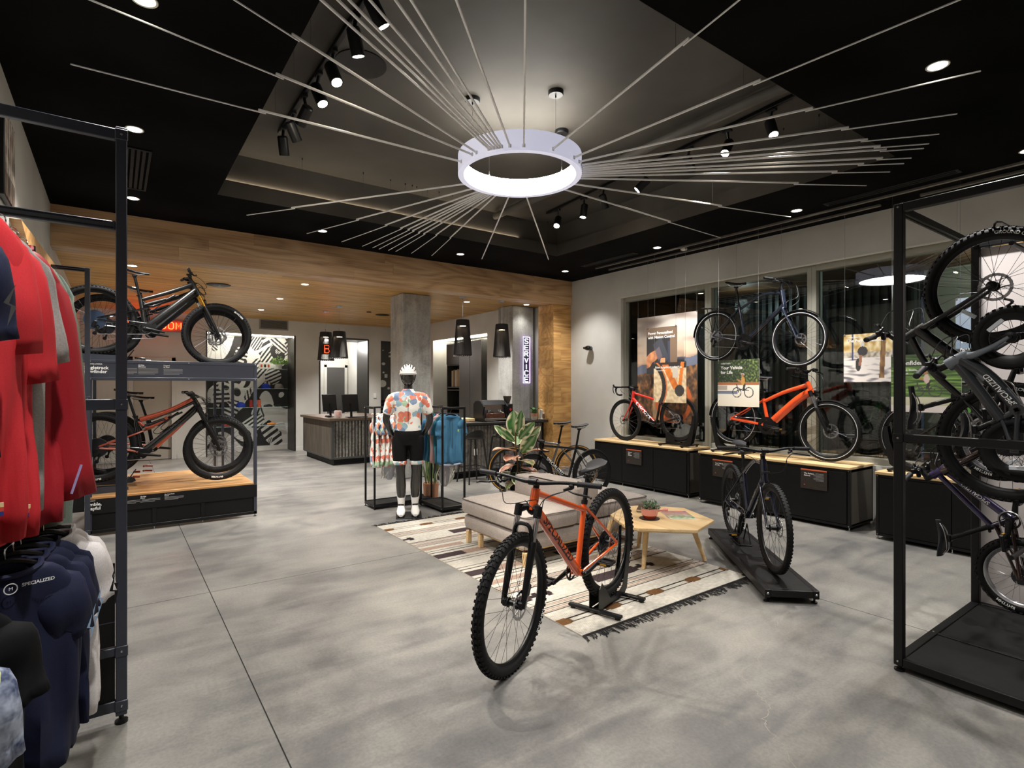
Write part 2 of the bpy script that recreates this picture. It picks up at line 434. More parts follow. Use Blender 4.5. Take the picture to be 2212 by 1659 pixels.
# ---------------------------------------------------------------- black ceiling with its raised coffer
CX0, CX1, CY0, CY1 = .85, 5.43, 1.90, 6.36
m_ = MB(); z0, z1 = ZC, ZC + .17
m_.bb((-.57, -3, z0), (CX0, YB, z1)).bb((CX1, -3, z0), (XW, YB, z1)).bb((CX0, -3, z0), (CX1, CY0, z1)).bb((CX0, CY1, z0), (CX1, YB, z1))
ce = struct(m_.build('ceiling', SOFFIT, smooth=False))
e = .035; m_ = MB()
m_.bb((CX0 - e - .1, CY0 - .2, z1), (CX0 - e, CY1 + .2, 4.0)).bb((CX1 + e, CY0 - .2, z1), (CX1 + e + .1, CY1 + .2, 4.0)).bb((CX0 - .2, CY0 - e - .1, z1), (CX1 + .2, CY0 - e, 4.0)).bb((CX0 - .2, CY1 + e, z1), (CX1 + .2, CY1 + e + .1, 4.0)).bb((CX0 - .3, CY0 - .3, 4.0), (CX1 + .3, CY1 + .3, 4.1))
m_.build('coffer', PAINTD, ce, smooth=False)
m_ = MB(); t = .004                                        # painted lip around the opening
m_.bb((CX0, CY0, z0 + .002), (CX0 + t, CY1, z1)).bb((CX1 - t, CY0, z0 + .002), (CX1, CY1, z1)).bb((CX0, CY0, z0 + .002), (CX1, CY0 + t, z1)).bb((CX0, CY1 - t, z0 + .002), (CX1, CY1, z1))
m_.build('coffer_lip', PAINTD, ce, smooth=False)
# ---------------------------------------------------------------- oak beam, pine plank ceiling, oak jamb
beam = struct(boxobj('trim_1', (-.57, YB + .02, 3.10), (XW, 8.0, ZC + .17), mat('beam_core', (60, 42, 24), .8)))
for r in range(3):
    zb = 3.085 + r * .149; x = -.57; k = 0
    while x < XW - .01:
        L = R_.uniform(1.4, 2.9) if k else R_.uniform(.8, 2.2); x2 = min(XW, x + L)
        if XW - x2 < .5: x2 = XW
        MB().bb((x + .0008, YB - .002 * R_.random(), zb), (x2 - .0008, YB + .021, zb + .1482), .001).build('plank', OAK, beam, False); x = x2; k += 1
x = -.57
while x < XW - .01:
    x2 = min(XW, x + R_.uniform(1.6, 3)); x2 = XW if XW - x2 < .4 else x2
    MB().bb((x + .001, YB + .022, 3.083), (x2 - .001, 8.0, 3.099), .001).build('plank', OAK, beam, False); x = x2
wc = struct(boxobj('ceiling_wood', (-.57, 8.0, 3.158), (7.15, YW + .7, 3.2), mat('ceiling_core', (50, 36, 20), .9)))
nrow = 54; dy = (YW - 8.0) / nrow
for r in range(nrow):
    x = -.57 - R_.uniform(0, 1.0); y = 8.0 + r * dy
    while x < 7.1:
        L = R_.uniform(1.4, 2.6); x2 = x + L; a = max(x, -.57); b = min(x2, 7.1)
        if b - a > .02: MB().bb((a + .0006, y + .0012, 3.14 + R_.uniform(0, .0012)), (b - .0006, y + dy - .0012, 3.158)).build('plank', PINE, wc, False)
        x = x2
jm = struct(boxobj('trim_2', (6.56, YB + .05, 0), (XW, 8.2, 3.085), mat('jamb_core', (60, 42, 24), .8)))
z = 0
while z < 3.08:
    h = R_.choice((.09, .14, .14, .19)); z2 = min(3.083, z + h)
    xm = R_.choice((XW, XW, 6.72, 6.8))
    for a, b in ((6.54, xm), (xm, XW)):
        if b - a > .02: MB().bb((a, YB + .03, z + .0006), (b - .0006, YB + .05, z2 - .0006), .0008).build('plank', OAKZ, jm, False)
    MB().bb((6.54, YB + .0505, z + .0006), (6.56, 8.2, z2 - .0006), .0008).build('plank', OAKZ, jm, False)
    z = z2
for nm, a, b, lb in (('concrete_column', (3.92, 8.58), (4.45, 9.08), 'square concrete column standing behind the helmeted mannequin'),
                     ('concrete_column', (6.24, 8.63), (6.76, 9.12), 'concrete column carrying the SERVICE neon sign')):
    m_ = MB().bb((*a, 0), (*b, 3.139), .012)
    tag(m_.build(nm, CONC), lb, 'column')
# ---------------------------------------------------------------- shop windows
FRM = mat('window_frame_paint', (150, 148, 136), .5); FRMD = mat('window_frame_inner', (122, 140, 134), .5)
WY = [6.49, 4.84, 3.365, 1.73, .1, -1.6]
for i in range(5):
    y1, y0 = WY[i], WY[i + 1]; m_ = MB(); w = .055
    m_.bb((7.03, y0, .66), (7.17, y0 + w, 3.07), .003).bb((7.03, y1 - w, .66), (7.17, y1, 3.07), .003).bb((7.03, y0 + w, 2.99), (7.17, y1 - w, 3.07), .003).bb((7.03, y0 + w, .66), (7.17, y1 - w, .735), .003)
    fo = struct(m_.build('window_%d' % (i + 1), FRM))
    MB().bb((7.10, y0 + w, .735), (7.108, y1 - w, 2.99)).build('pane', GLASS, fo, False)
    m_ = MB(); a = .014
    for q in (y0 + w, y1 - w - a): m_.bb((7.115, q, .735), (7.165, q + a, 2.99))
    m_.build('glazing_bead', FRMD, fo, False)
m_ = MB().bb((6.955, -1.6, 3.055), (6.985, 6.49, 3.07)); struct(m_.build('lit_header_edge', mat('lit_edge_paint', (226, 222, 210), .5), smooth=False))  # pale strip that paints the header's lit lower edge
# ---------------------------------------------------------------- outside: ribbed cladding, timber soffit, paving
rb = MB(); y = 2.9
while y < 8.6: rb.add([(9.2, y, 0), (9.2, y + .05, 0), (9.14, y + .065, 0), (9.14, y + .1, 0), (9.2, y + .115, 0), (9.2, y, 3.4), (9.2, y + .05, 3.4), (9.14, y + .065, 3.4), (9.14, y + .1, 3.4), (9.2, y + .115, 3.4)], [(i, i + 5, i + 6, i + 1) for i in range(4)]); y += .115
struct(rb.build('wall_outside', mat('ribbed_cladding', (60, 66, 66), .35, .6), smooth=False))
struct(boxobj('ceiling_outside', (7.25, -3, 3.2), (12, 9, 3.3), wood('soffit_boards', [(60, 40, 22), (92, 64, 36), (112, 80, 48)], 'y', .6)))
struct(boxobj('floor_outside', (7.25, -3, -.1), (12, 9, -.02), mat('paving', (70, 68, 64), .8)))
# ================================================================ CEILING FIXTURES
RODS = [(2.413, 4.079, -0.217, 4.187, 0.61), (2.41, 3.901, -0.294, 3.4, 0.594), (2.42, 3.848, -0.108, 2.765, 0.647), (2.462, 3.733, 0.561, 2.625, 1.0), (2.47, 3.716, 0.605, 2.55, 1.0), (2.484, 3.692, 0.634, 2.502, 1.0), (2.499, 3.669, 0.696, 2.408, 1.0), (2.511, 3.653, 0.784, 2.29, 1.0), (2.523, 3.636, 0.84, 2.22, 1.0), (2.568, 3.586, 1.019, 2.023, 1.0), (2.655, 3.515, 1.337, 1.754, 1.0), (2.886, 3.429, 2.348, 0.732, 0.569), (3.136, 3.453, 3.415, 0.717, 0.572), (3.23, 3.494, 4.266, 1.039, 0.664), (3.29, 3.532, 4.8, 1.299, 0.754), (3.324, 3.56, 5.073, 1.484, 0.823), (3.355, 3.589, 5.21, 1.59, 0.874), (3.384, 3.621, 5.277, 1.645, 0.901), (3.41, 3.654, 5.415, 1.775, 0.919), (3.434, 3.689, 5.498, 1.857, 0.882), (3.455, 3.726, 5.609, 2.001, 0.834), (3.476, 3.774, 5.812, 2.27, 0.76), (3.512, 3.91, 6.187, 3.19, 0.649), (3.51, 4.062, 6.317, 4.16, 0.624), (3.337, 4.389, 5.326, 6.43, 1.0), (3.207, 4.478, 4.49, 6.996, 1.0), (3.097, 4.519, 3.753, 7.205, 0.645), (3.065, 4.526, 3.451, 7.252, 0.629), (3.043, 4.53, 3.224, 7.283, 0.636), (3.017, 4.533, 3.115, 7.284, 0.631), (2.994, 4.535, 2.978, 7.291, 0.619), (2.97, 4.536, 2.881, 7.276, 0.616), (2.951, 4.536, 2.735, 7.277, 0.616), (2.923, 4.535, 2.429, 7.216, 0.626), (2.843, 4.523, 1.944, 7.081, 0.654), (2.721, 4.482, 1.19, 6.716, 0.771)]
RC = (2.96, 3.98)
WHE = mat('white_enamel', (236, 236, 240), .35)
RODM = mat('rod_white', (246, 246, 246), .55)
GLOW = mat('ring_diffuser', (255, 255, 255), .5, emit=(255, 252, 244), es=14)
GLOWUP = mat('ring_uplight', (255, 255, 255), .5, emit=(255, 246, 224), es=13)
LENS = mat('lamp_lens', (255, 250, 240), .3, emit=(255, 240, 214), es=40)
LENSD = mat('downlight_lens', (255, 252, 244), .3, emit=(255, 248, 232), es=9)
ch = thing('ring_chandelier', 'large white ring pendant lamp with dozens of thin radiating rods', 'chandelier', (RC[0], RC[1], 3.45))
L0 = Vector(ch.location)
MB().lathe([(.503, .012), (.503, 0), (.555, 0), (.555, .17), (.53, .175), (.525, .165)], 96).build('ring_band', mat('ring_housing', (240, 240, 246), .4, emit=(226, 228, 255), es=.22), ch)
MB().lathe([(.5025, .165), (.5025, .004)], 96).build('ring_diffuser', GLOW, ch)
MB().lathe([(.523, .166), (.505, .166)], 96).build('ring_uplight', GLOWUP, ch)
for ax, ay, ex, ey, s in RODS:
    a = Vector((ax, ay, 3.485)) - L0; b = Vector((ex, ey, 3.485)) - L0; t = a.lerp(b, s)
    d = (b - a).normalized(); m_ = MB(); m_.bar(a - d * .012, t, .013, .015, .003); m_.box(a, (.02, .02, .03), None, .003)
    rd = m_.build('rod', RODM, ch)
    if s < .99: MB().bar(t - d * .05 - Vector((0, 0, .014)), b - Vector((0, 0, .014)), .008, .009, .002).build('rod_extension', RODM, rd)
    w = a.lerp(b, s * .93); wp = w + L0
    zt = 4.0 if (CX0 < wp.x < CX1 and CY0 < wp.y < CY1) else ZC
    m_ = MB(); m_.cyl(w + Vector((0, 0, .007)), (w.x, w.y, zt - L0.z), .0009, n=5); m_.cyl((w.x, w.y, zt - L0.z - .022), (w.x, w.y, zt - L0.z), .006, n=8)
    m_.build('cable', DST, rd)
for a in (45, 135, 225, 315):
    q = math.radians(a + 45); x, y = .5 * math.cos(q), .5 * math.sin(q)
    m_ = MB(); m_.lathe([(0, .516), (.058, .516), (.064, .526), (.064, .55)], 28, (x, y, 0)); m_.cyl((x, y, .495), (x, y, .52), .006)
    cp = m_.build('canopy', BPL, ch)
    m_ = MB(); m_.cyl((x, y, .03), (x, y, .5), .0013, n=6); m_.cyl((x, y, .172), (x, y, .205), .007, .005, 10); m_.build('cable', STL, cp)
tag(MB().bb((CX0 + .05, CY1 + .018, ZC + .1702), (CX1 - .7, CY1 + .033, ZC + .1735), .0005).build('cove_light', mat('cove_led', (255, 244, 226), .5, emit=(255, 236, 206), es=14)), 'hidden warm strip light on the far lip of the coffer', 'light')
# recessed downlights
def downlight(x, y, z, r, lb, wood_=False):
    t = thing('downlight', lb, 'light', (x, y, z), 0, 'recessed ceiling lights')
    MB().lathe([(r * .8, .02), (r * .84, -.001), (r, -.004), (r * 1.04, -.001), (r * 1.04, .004)], 28).build('trim_ring', WHE if wood_ else mat('downlight_trim', (190, 186, 176), .4), t)
    MB().lathe([(0, -.0025), (r * .82, -.0025)], 24).build('lens', LENSD, t)
DL = ['recessed downlight in black ceiling above the tall right bicycle rack', 'recessed downlight right of the near clothes rack corner post', 'recessed downlight in black ceiling just above the left end of the oak beam',
      'recessed downlight beside the left rod tips near the oak beam', 'recessed downlight in black ceiling above the mannequin and oak beam', 'recessed downlight in the corner where oak beam meets window wall',
      'recessed downlight over the first window display bench', 'recessed downlight over the second window bench', 'recessed downlight cut by the top edge above the clothes rack', 'recessed downlight over the third window bench']
for (x, y, z, w), lb in zip(DOWN[:10], DL): downlight(x, y, z, .06, lb)
DW = ['left round downlight in plank ceiling above the bicycle saddle', 'downlight in plank ceiling nearest the oak beam, left of column', 'middle downlight of the row in plank ceiling before the alcove', 'farthest downlight of the row in plank ceiling near the alcove',
      'downlight in plank ceiling beside the service counter pendant', 'downlight in plank ceiling in front of SERVICE column', 'low left downlight in plank ceiling behind upper bicycle']
for (x, y), lb in zip(DOWN_WOOD[:7], DW): downlight(x, y, 3.139, .06, lb, True)
# ceiling loudspeakers
for x, y, z, r, lb in ((1.51, 4.05, 4.0, .19, 'large black disc speaker flush in the coffer by the track lights'), (1.30, 9.59, 3.139, .17, 'black round speaker in plank ceiling above the left bicycles'),
                       (4.77, 11.48, 3.139, .15, 'black round speaker in plank ceiling beside the concrete column'), (4.35, 11.2, 3.139, .05, 'tiny black disc in plank ceiling beside the speaker')):
    tag(MB().lathe([(0, -.012), (r * .9, -.012), (r, -.008), (r, .0)], 40, (x, y, z)).build('ceiling_speaker', BPL), lb, 'speaker')
# track lights
def track(pts, heads, lb, nm):
    a, b = Vector(pts[0]), Vector(pts[1]); t = thing('track_light', lb, 'track light', a); l = b - a
    MB().bar((0, 0, -.02), l + Vector((0, 0, -.02)), .036, .034, .003).build('rail', BPL, t)
    for x, y, aim in heads:
        d = (Vector(aim) - Vector((x, y, 3.80))).normalized(); c = Vector((x, y, 3.80)) - a
        m_ = MB(); m_.cyl(c - d * .07, c + d * .085, .045, n=22); m_.cyl(c - d * .082, c - d * .07, .038, .045, 22)
        h = m_.build('spot_head', BPL, t)
        m_ = MB(); top = Vector((c.x, c.y, -.037)); m_.box(top - Vector((0, 0, .012)), (.04, .09, .024), None, .004); m_.cyl(top - Vector((0, 0, .02)), c - d * .05, .013, n=10)
        m_.build('spot_arm', BPL, h)
        q = d.to_track_quat('Z', 'Y').to_matrix(); m_ = MB(); e = c + d * .0855
        ring = [e + q @ Vector((.037 * math.cos(k * PI / 9), .037 * math.sin(k * PI / 9), 0)) for k in range(18)]
        m_.add(ring, [tuple(range(18))]); m_.build('lens', LENS, h)
track(((1.27, 5.55, 4.0), (1.27, 2.0, 4.0)), TR1, 'black track with spotlights running up the left of the coffer', 0)
track(((4.90, 5.95, 4.0), (4.58, 2.2, 4.0)), TR2, 'black track with spotlights on the right side of the coffer', 0)
m_ = MB(); m_.cyl((4.28, 1.95, 3.92), (4.28, 6.33, 3.92), .045, n=16); m_.cyl((4.28, 4, 3.92), (4.28, 4, 4.0), .01)
tag(m_.build('conduit_pipe', PAINTD), 'painted round pipe crossing under the coffer ceiling', 'pipe')
# slot diffusers, rails and vents
for (x, y0, y1, lb) in ((6.22, 5.5, 6.63, 'narrow black slot air diffuser by the far window corner'), (6.25, 1.67, 2.85, 'narrow black slot air diffuser above the right window bench')):
    t = thing('slot_diffuser', lb, 'vent', (x, y0, ZC)); L = y1 - y0
    MB().bb((-.06, 0, -.008), (.06, L, 0), .003).build('plate', BPL, t)
    for dx in (-.028, .028): MB().bb((dx - .014, .03, -.0115), (dx + .014, L - .03, -.0082)).build('slot', mat('slot_dark', (4, 4, 4), .9), t, False)
t = thing('ceiling_vent', 'rectangular black ceiling grille near the left wall', 'vent', (.16, 5.5, ZC))
m_ = MB(); m_.bb((-.09, 0, -.012), (-.07, 1.15, 0)).bb((.07, 0, -.012), (.09, 1.15, 0)).bb((-.07, 0, -.012), (.07, .03, 0)).bb((-.07, 1.12, -.012), (.07, 1.15, 0)); m_.build('vent_frame', BPL, t, False)
for dx in (-.04, 0, .04): MB().bb((dx - .012, .03, -.009), (dx + .012, 1.12, -.002)).build('slat', BPL, t, False)
RAILM = mat('rail_aluminium', (150, 146, 138), .4, .8)
for x, y0, y1, lb in ((6.455, -1.5, 6.57, 'long aluminium hanging rail on ceiling, farther from the window'), (6.71, 2.48, 6.52, 'aluminium hanging rail nearest the window, far piece'), (6.70, -1.5, 2.12, 'aluminium hanging rail nearest the window, near piece')):
    tag(MB().bb((x - .016, y0, ZC - .026), (x + .016, y1, ZC), .003).build('hanging_rail', RAILM), lb, 'rail')
tag(MB().box((6.55, 4.9, ZC - .02), (.07, .07, .036), None, .006).build('smoke_detector', WHP), 'small square white sensor on the ceiling beside the rail', 'sensor')
# string-shade pendants
STRG = mat('black_string', (30, 26, 26), .6)
def pendant(x, y, z0, z1, rt, rb_, lb):
    t = thing('pendant_lamp', lb, 'pendant lamp', (x, y, 3.14), 0, 'black string pendant lamps')
    MB().lathe([(0, -.03), (.05, -.03), (.062, -.012), (.062, 0)], 24).build('canopy', STL, t)
    m_ = MB(); m_.cyl((0, 0, z1 - 3.14 + .05), (0, 0, -.02), .003, n=6); m_.cyl((0, 0, z1 - 3.14 - .02), (0, 0, z1 - 3.14 + .06), .018, n=12); m_.build('cord', STL, t)
    a, b = z1 - 3.14, z0 - 3.14
    m_ = MB(); m_.lathe([(0, a), (rt, a), (rt + .002, a - .02), (rt + (rb_ - rt) * .16, a - .1)], 36)
    for k in range(84):
        q = 2 * PI * k / 84; c_, s_ = math.cos(q), math.sin(q)
        m_.tube([(rt * c_, rt * s_, a - .01), (rb_ * c_, rb_ * s_, b + .01)], .0036, 4, False)
    m_.build('lamp_shade', STRG, t)
    MB().lathe([(rb_ - .008, b + .012), (rb_ + .004, b + .012), (rb_ + .004, b), (rb_ - .008, b)], 40, closed=True).build('shade_ring', BPL, t)
    m_ = MB()
    for k in range(26):
        q = 2 * PI * k / 26; m_.sphere((rb_ * .98 * math.cos(q), rb_ * .98 * math.sin(q), b - .006), .008, 8, 5)
    m_.build('bead_trim', CHR, t)
    m_ = MB(); m_.lathe([(0, a - .105), (.06, a - .105), (.062, a - .09), (.03, a - .04)], 24); bl = m_.build('bulb_holder', BPL, t)
    MB().lathe([(0, a - .108), (.056, a - .108)], 24).build('bulb_lens', mat('pendant_bulb', (255, 240, 214), .4, emit=(255, 228, 190), es=14), bl)
pendant(3.565, 10.728, 2.12, 2.64, .115, .165, 'black string pendant nearer to the column, over the register desk')
pendant(3.577, 11.612, 2.11, 2.70, .115, .165, 'black string pendant at far left over the register desk')
pendant(4.937, 8.312, 2.10, 2.725, .112, .16, 'black string pendant between the two concrete columns')
pendant(5.787, 8.337, 2.10, 2.71, .112, .16, 'black string pendant hanging before the SERVICE column')
# ================================================================ BICYCLES  (local axes: x forward, y left, z up; origin under the rear hub)
WCACHE = {}
def wheel_meshes(R, tw, rimd, kind, rear, rotor, rimm, tyrem, nsp, spm):
    key = (R, tw, rimd, kind, rear, rotor, rimm.name, tyrem.name, nsp, spm.name)
    if key in WCACHE: return WCACHE[key]
    ri = R - tw * .92; W = {}
    m = MB(); n = 72; hw = tw / 2
    prof = [(R - tw / 2 + math.cos(a) * tw / 2 * 1.0, math.sin(a) * hw) for a in [math.radians(d) for d in (-150, -125, -100, -75, -50, -25, 0, 25, 50, 75, 100, 125, 150)]]
    m.lathe(prof, n, axis='y')
    if kind == 'knob':
        nk = int(2 * PI * R / .034)
        for k in range(nk):
            for row, (yy, aa, dl, dw) in enumerate(((.16, 12, .017, .011), (-.16, -12, .017, .011), (.36, 44, .014, .012), (-.36, -44, .014, .012))):
                q = 2 * PI * (k + (.5 if row % 2 else 0)) / nk; ca = math.radians(aa)
                er = Vector((math.cos(q), 0, math.sin(q))); et = Vector((-math.sin(q), 0, math.cos(q))); ey = Vector((0, 1, 0))
                nrm = er * math.cos(ca) + ey * math.sin(ca); tan = ey * math.cos(ca) - er * math.sin(ca)
                c = er * (R - tw / 2) + nrm * (tw / 2 + .0015)
                p = [c + et * sx * dl / 2 + tan * sy * dw / 2 * (tw / .055) + nrm * sz for sz in (-.003, .0045) for sx, sy in ((-1, -1), (1, -1), (1, 1), (-1, 1))]
                m.add(p, [(4, 5, 6, 7), (0, 1, 5, 4), (1, 2, 6, 5), (2, 3, 7, 6), (3, 0, 4, 7)])
    elif kind == 'tread':
        nk = int(2 * PI * R / .03)
        for k in range(nk):
            for sy in (-1, 1):
                q = 2 * PI * (k + (.5 if sy > 0 else 0)) / nk; er = Vector((math.cos(q), 0, math.sin(q))); et = Vector((-math.sin(q), 0, math.cos(q))); ey = Vector((0, 1, 0))
                c = er * (R - tw / 2) + (er * .82 + ey * sy * .57) * (tw / 2 + .0005)
                m.add([c + et * a_ * .008 + ey * b_ * .006 + er * h for h in (-.002, .0025) for a_, b_ in ((-1, -1), (1, -1), (1, 1), (-1, 1))], [(4, 5, 6, 7), (0, 1, 5, 4), (1, 2, 6, 5), (2, 3, 7, 6), (3, 0, 4, 7)])
    W['tyre'] = m.mesh('tyre', tyrem)
    rw = min(hw * .75, .016); m = MB()
    m.lathe([(ri, -rw), (ri + .006, -rw * 1.1), (ri + .004, 0), (ri + .006, rw * 1.1), (ri, rw), (ri - rimd * .6, rw * .8), (ri - rimd, rw * .25), (ri - rimd, -rw * .25), (ri - rimd * .6, -rw * .8)], n, axis='y', closed=True)
    W['rim'] = m.mesh('rim', rimm)
    m = MB(); re = ri - rimd; fr = .024
    for k in range(nsp):
        side = 1 if k % 2 else -1; cr = 1 if (k // 2) % 2 else -1
        a = 2 * PI * k / nsp; b = a + cr * 1.05
        m.tube([(fr * math.cos(b), side * .028, fr * math.sin(b)), (re * math.cos(a), side * .002, re * math.sin(a))], .0011, 4, False)
    W['spokes'] = m.mesh('spokes', spm)
    m = MB(); hl = .066 if rear else .05
    m.lathe([(0, -hl), (.012, -hl), (.012, -.034), (.027, -.03), (.027, -.025), (.016, -.02), (.016, .02), (.027, .025), (.027, .03), (.016, .036), (.012, hl), (0, hl)], 18, axis='y')
    W['hub'] = m.mesh('hub', BPL)
    if rotor:
        m = MB(); ro = rotor; nn = 60; yo = .043
        ring = []
        for k in range(nn):
            a = 2 * PI * k / nn; ring.append((a, ro * (1 + .022 * math.cos(6 * k * PI / 5)), ro * (.80 + .02 * math.cos(6 * k * PI / 5 + 1))))
        vs = []; 
        for a, r1, r2 in ring:
            for r in (r1, r2):
                for y in (yo, yo + .002): vs.append((r * math.cos(a), y, r * math.sin(a)))
        fs = []
        for k in range(nn):
            p = k * 4; q = ((k + 1) % nn) * 4
            fs += [(p, q, q + 2, p + 2), (p + 1, p + 3, q + 3, q + 1), (p, p + 1, q + 1, q), (p + 2, q + 2, q + 3, p + 3)]
        m.add(vs, fs)
        for k in range(6):
            a = 2 * PI * k / 6
            m.bar((.018 * math.cos(a), yo + .001, .018 * math.sin(a)), (ro * .84 * math.cos(a + .5), yo + .001, ro * .84 * math.sin(a + .5)), .008, .002, up=(0, 1, 0))
        W['rotor'] = m.mesh('rotor', STL)
    WCACHE[key] = W; return W
def put_wheel(root, name, pos, M, W, cass=None, front=True):
    w = obj(name, W['rim'], root, M @ Matrix.Translation(pos))
    for k in ('tyre', 'spokes', 'hub', 'rotor'):
        if k in W: obj(k, W[k], w)
    if cass:
        m = MB(); y = -.034; r = cass[0]
        for i in range(cass[1]):
            rr = r + (.024 - r) * i / (cass[1] - 1); nt = int(2 * PI * rr / .0125); pl = []
            for k in range(nt * 2):
                a = PI * k / nt; q = rr * (1 if k % 2 else .93); pl.append((q * math.cos(a), q * math.sin(a)))
            m.prism(pl, 0, .0018, frame((0, y, 0), (1, 0, 0), (0, 0, 1))); y -= .0038
        m.build('cassette', cass[2], w, False)
    return w
def wrap_on(p0, p1, r, side, s0, rot=0.0):
    p0 = Vector(p0); p1 = Vector(p1); t = (p1 - p0).normalized(); out = Vector((0, side, 0)); up = out.cross(t)
    if rot: q = Matrix.Rotation(rot, 3, t); out = q @ out; up = q @ up
    def f(p):
        a = p.y / r; rr = r + .0012
        return p0 + t * (s0 + p.x) + (up * math.sin(a) + out * math.cos(a)) * rr
    return f
def saddle_mesh(L=.27, w=.07, th=.035, pitch=0):
    m = MB(); rings = []
    for i in range(11):
        t = i / 10; x = -L * .5 + L * t
        hw = w * (1 - .78 * (t ** 1.1 if t > .0 else 0)) if t > .25 else w * (.82 + .18 * math.sin(t / .25 * PI / 2) - .0)
        hw = max(.016, hw if t <= .25 else w * (1 - .8 * min(1, ((t - .2) / .55)) ** .8))
        if t > .93: hw *= .75
        zz = .012 * (1 - t) ** 2 * 1.5 - .008 * math.sin(t * PI); rg = []
        for k in range(14):
            a = 2 * PI * k / 14; ca, sa = math.cos(a), math.sin(a)
            rg.append(Vector((x, hw * ca * (1.0 if sa > 0 else .8), zz + th * .5 * (sa * (1 - .35 * abs(ca)) if sa > 0 else sa * .8))))
        rings.append(rg)
    m.loft(rings); return m
def arc_strip(R, w, a0, a1, th=.003, n=24, y0=0):
    m = MB(); vs = []
    for k in range(n + 1):
        a = math.radians(a0 + (a1 - a0) * k / n); c_, s_ = math.cos(a), math.sin(a)
        for r, y in ((R - .006, -w / 2), (R + .003, -w / 4), (R + .005, 0), (R + .003, w / 4), (R - .006, w / 2)): vs.append((r * c_, y + y0, r * s_))
    fs = [(k * 5 + i, k * 5 + i + 1, (k + 1) * 5 + i + 1, (k + 1) * 5 + i) for k in range(n) for i in range(4)]
    return m.add(vs, fs)
def bike(S):
    g = S.get; R = S['R']; wb = S['wb']; tw = g('tw', .055); fm = S['fm']; fm2 = g('fm2', fm)
    root = bpy.data.objects.new(g('name', 'mountain_bike'), None); COL.objects.link(root); root.empty_display_size = .05
    tag(root, S['label'], 'bicycle', g('group')); root.matrix_world = S['M']
    V = lambda p, y=0.0: Vector((p[0], y, p[1]))
    RH = Vector((0, 0, R)); FH = Vector((wb, 0, R)); bb, st, ht, hb = V(S['bb']), V(S['st']), V(S['ht']), V(S['hb'])
    ax = (ht - hb).normalized(); steer = Matrix.Translation(hb) @ Matrix.Rotation(math.radians(g('steer', 0)), 4, ax) @ Matrix.Translation(-hb)
    I = Matrix.Identity(4)
    rim = g('rimm', BPL); tyr = g('tyrem', RUB); spm = g('spm', DST); rd = g('rimd', .018); kind = g('kind', 'knob'); ro = g('rotor', .08); ns = g('nsp', 28)
    W = wheel_meshes(R, tw, rd, kind, False, ro, rim, tyr, ns, spm)
    fw = put_wheel(root, 'front_wheel', FH, steer, W)
    rw = put_wheel(root, 'rear_wheel', RH, I, wheel_meshes(R, tw, rd, kind, True, ro, rim, tyr, ns, spm), g('cass', (.08, 9, DST)))
    if g('wall'):
        for w_ in (fw, rw):
            m = MB(); rr = R - tw * .62
            for sd in (-1, 1): m.lathe([(rr - g('wallw', .006), sd * tw * .49), (rr, sd * (tw * .5 + .0006)), (rr + g('wallw', .006), sd * tw * .475)], 60, axis='y')
            m.build('tyre_stripe', g('wall'), w_)
    if g('hot'):
        for w_, a0 in ((fw, g('hota', -60)), (rw, g('hota', -60))):
            rr = R - tw * .55; sd = g('hots', 1)
            def wr(p, rr=rr, sd=sd, a0=a0):
                r = rr - p.y * -1.0; a = math.radians(a0) + (p.x / rr) * (-1 if sd < 0 else 1)
                return Vector((r * math.cos(a), sd * (tw * .5 + .001 - max(0, abs(p.y) - .004) * .35), r * math.sin(a)))
            text(w_, g('hot'), tw * .46, None, WHT, wr, bold=.0008)
    # ---- frame
    m = MB(); dr, tr, sr_, hr = g('dr', .024), g('tr', .018), g('sr', .0165), g('hr', .026)
    dtp = [hb + ax * .02] + [V(p) for p in g('dt', [])] + [bb]; ttp = [ht - ax * g('tto', .03)] + [V(p) for p in g('tt', [])] + [V(S['tte']) if g('tte') else st - (st - bb).normalized() * .03]
    if len(dtp) > 2: dtp = spline(dtp, 6)
    if len(ttp) > 2: ttp = spline(ttp, 6)
    def taper(n_, a, b): return [a + (b - a) * i / (n_ - 1) for i in range(n_)]
    m.tube(dtp, taper(len(dtp), dr, g('dr2', dr)), 14, flat=g('dflat')); m.tube(ttp, taper(len(ttp), tr, g('tr2', tr)), 12)
    m.tube([hb - ax * .004, ht + ax * .004], [hr * 1.06, hr], 16); m.tube([bb - (st - bb).normalized() * .01, st], [sr_ * 1.08, sr_], 12)
    m.cyl(bb + Vector((0, -.038, 0)), bb + Vector((0, .038, 0)), g('bbr', .023), n=16)
    ssj = V(g('ss')) if g('ss') else st - (st - bb).normalized() * .04
    q = MB(); yr = .064; ssr, csr = g('ssr', .0085), g('csr', .0105)
    for sd in (-1, 1):
        y = sd * yr
        q.tube(spline([ssj + Vector((0, sd * .012, 0)), ssj.lerp(RH, .3) + Vector((0, sd * max(.03, tw * .62), 0)), RH + Vector((0, y, .01))], 5), ssr, 8)
        q.tube(spline([bb + Vector((0, sd * .03, 0)), bb.lerp(RH, .3) + Vector((0, sd * max(.034, tw * .64), g('csz', 0))), RH + Vector((0, y, 0))], 5), taper(11, csr * 1.15, csr * .9), 8)
        q.box(RH + Vector((.004, y, .004)), (.034, .008, .034), None, .003)
    fr = m.build('frame', fm, root)
    if fm2 is fm: q.build('rear_triangle', fm, root)
    else: q.build('rear_triangle', fm2, root)
    for nm, mm, tubes in g('extra', []):                  # extra frame pieces: (name, material, [(pts, r)])
        m = MB()
        for pts, r in tubes: m.tube(spline([Vector(p) if len(p) == 3 else V(p) for p in pts], 5) if len(pts) > 2 else [Vector(p) if len(p) == 3 else V(p) for p in pts], r, 10)
        m.build(nm, mm, root)
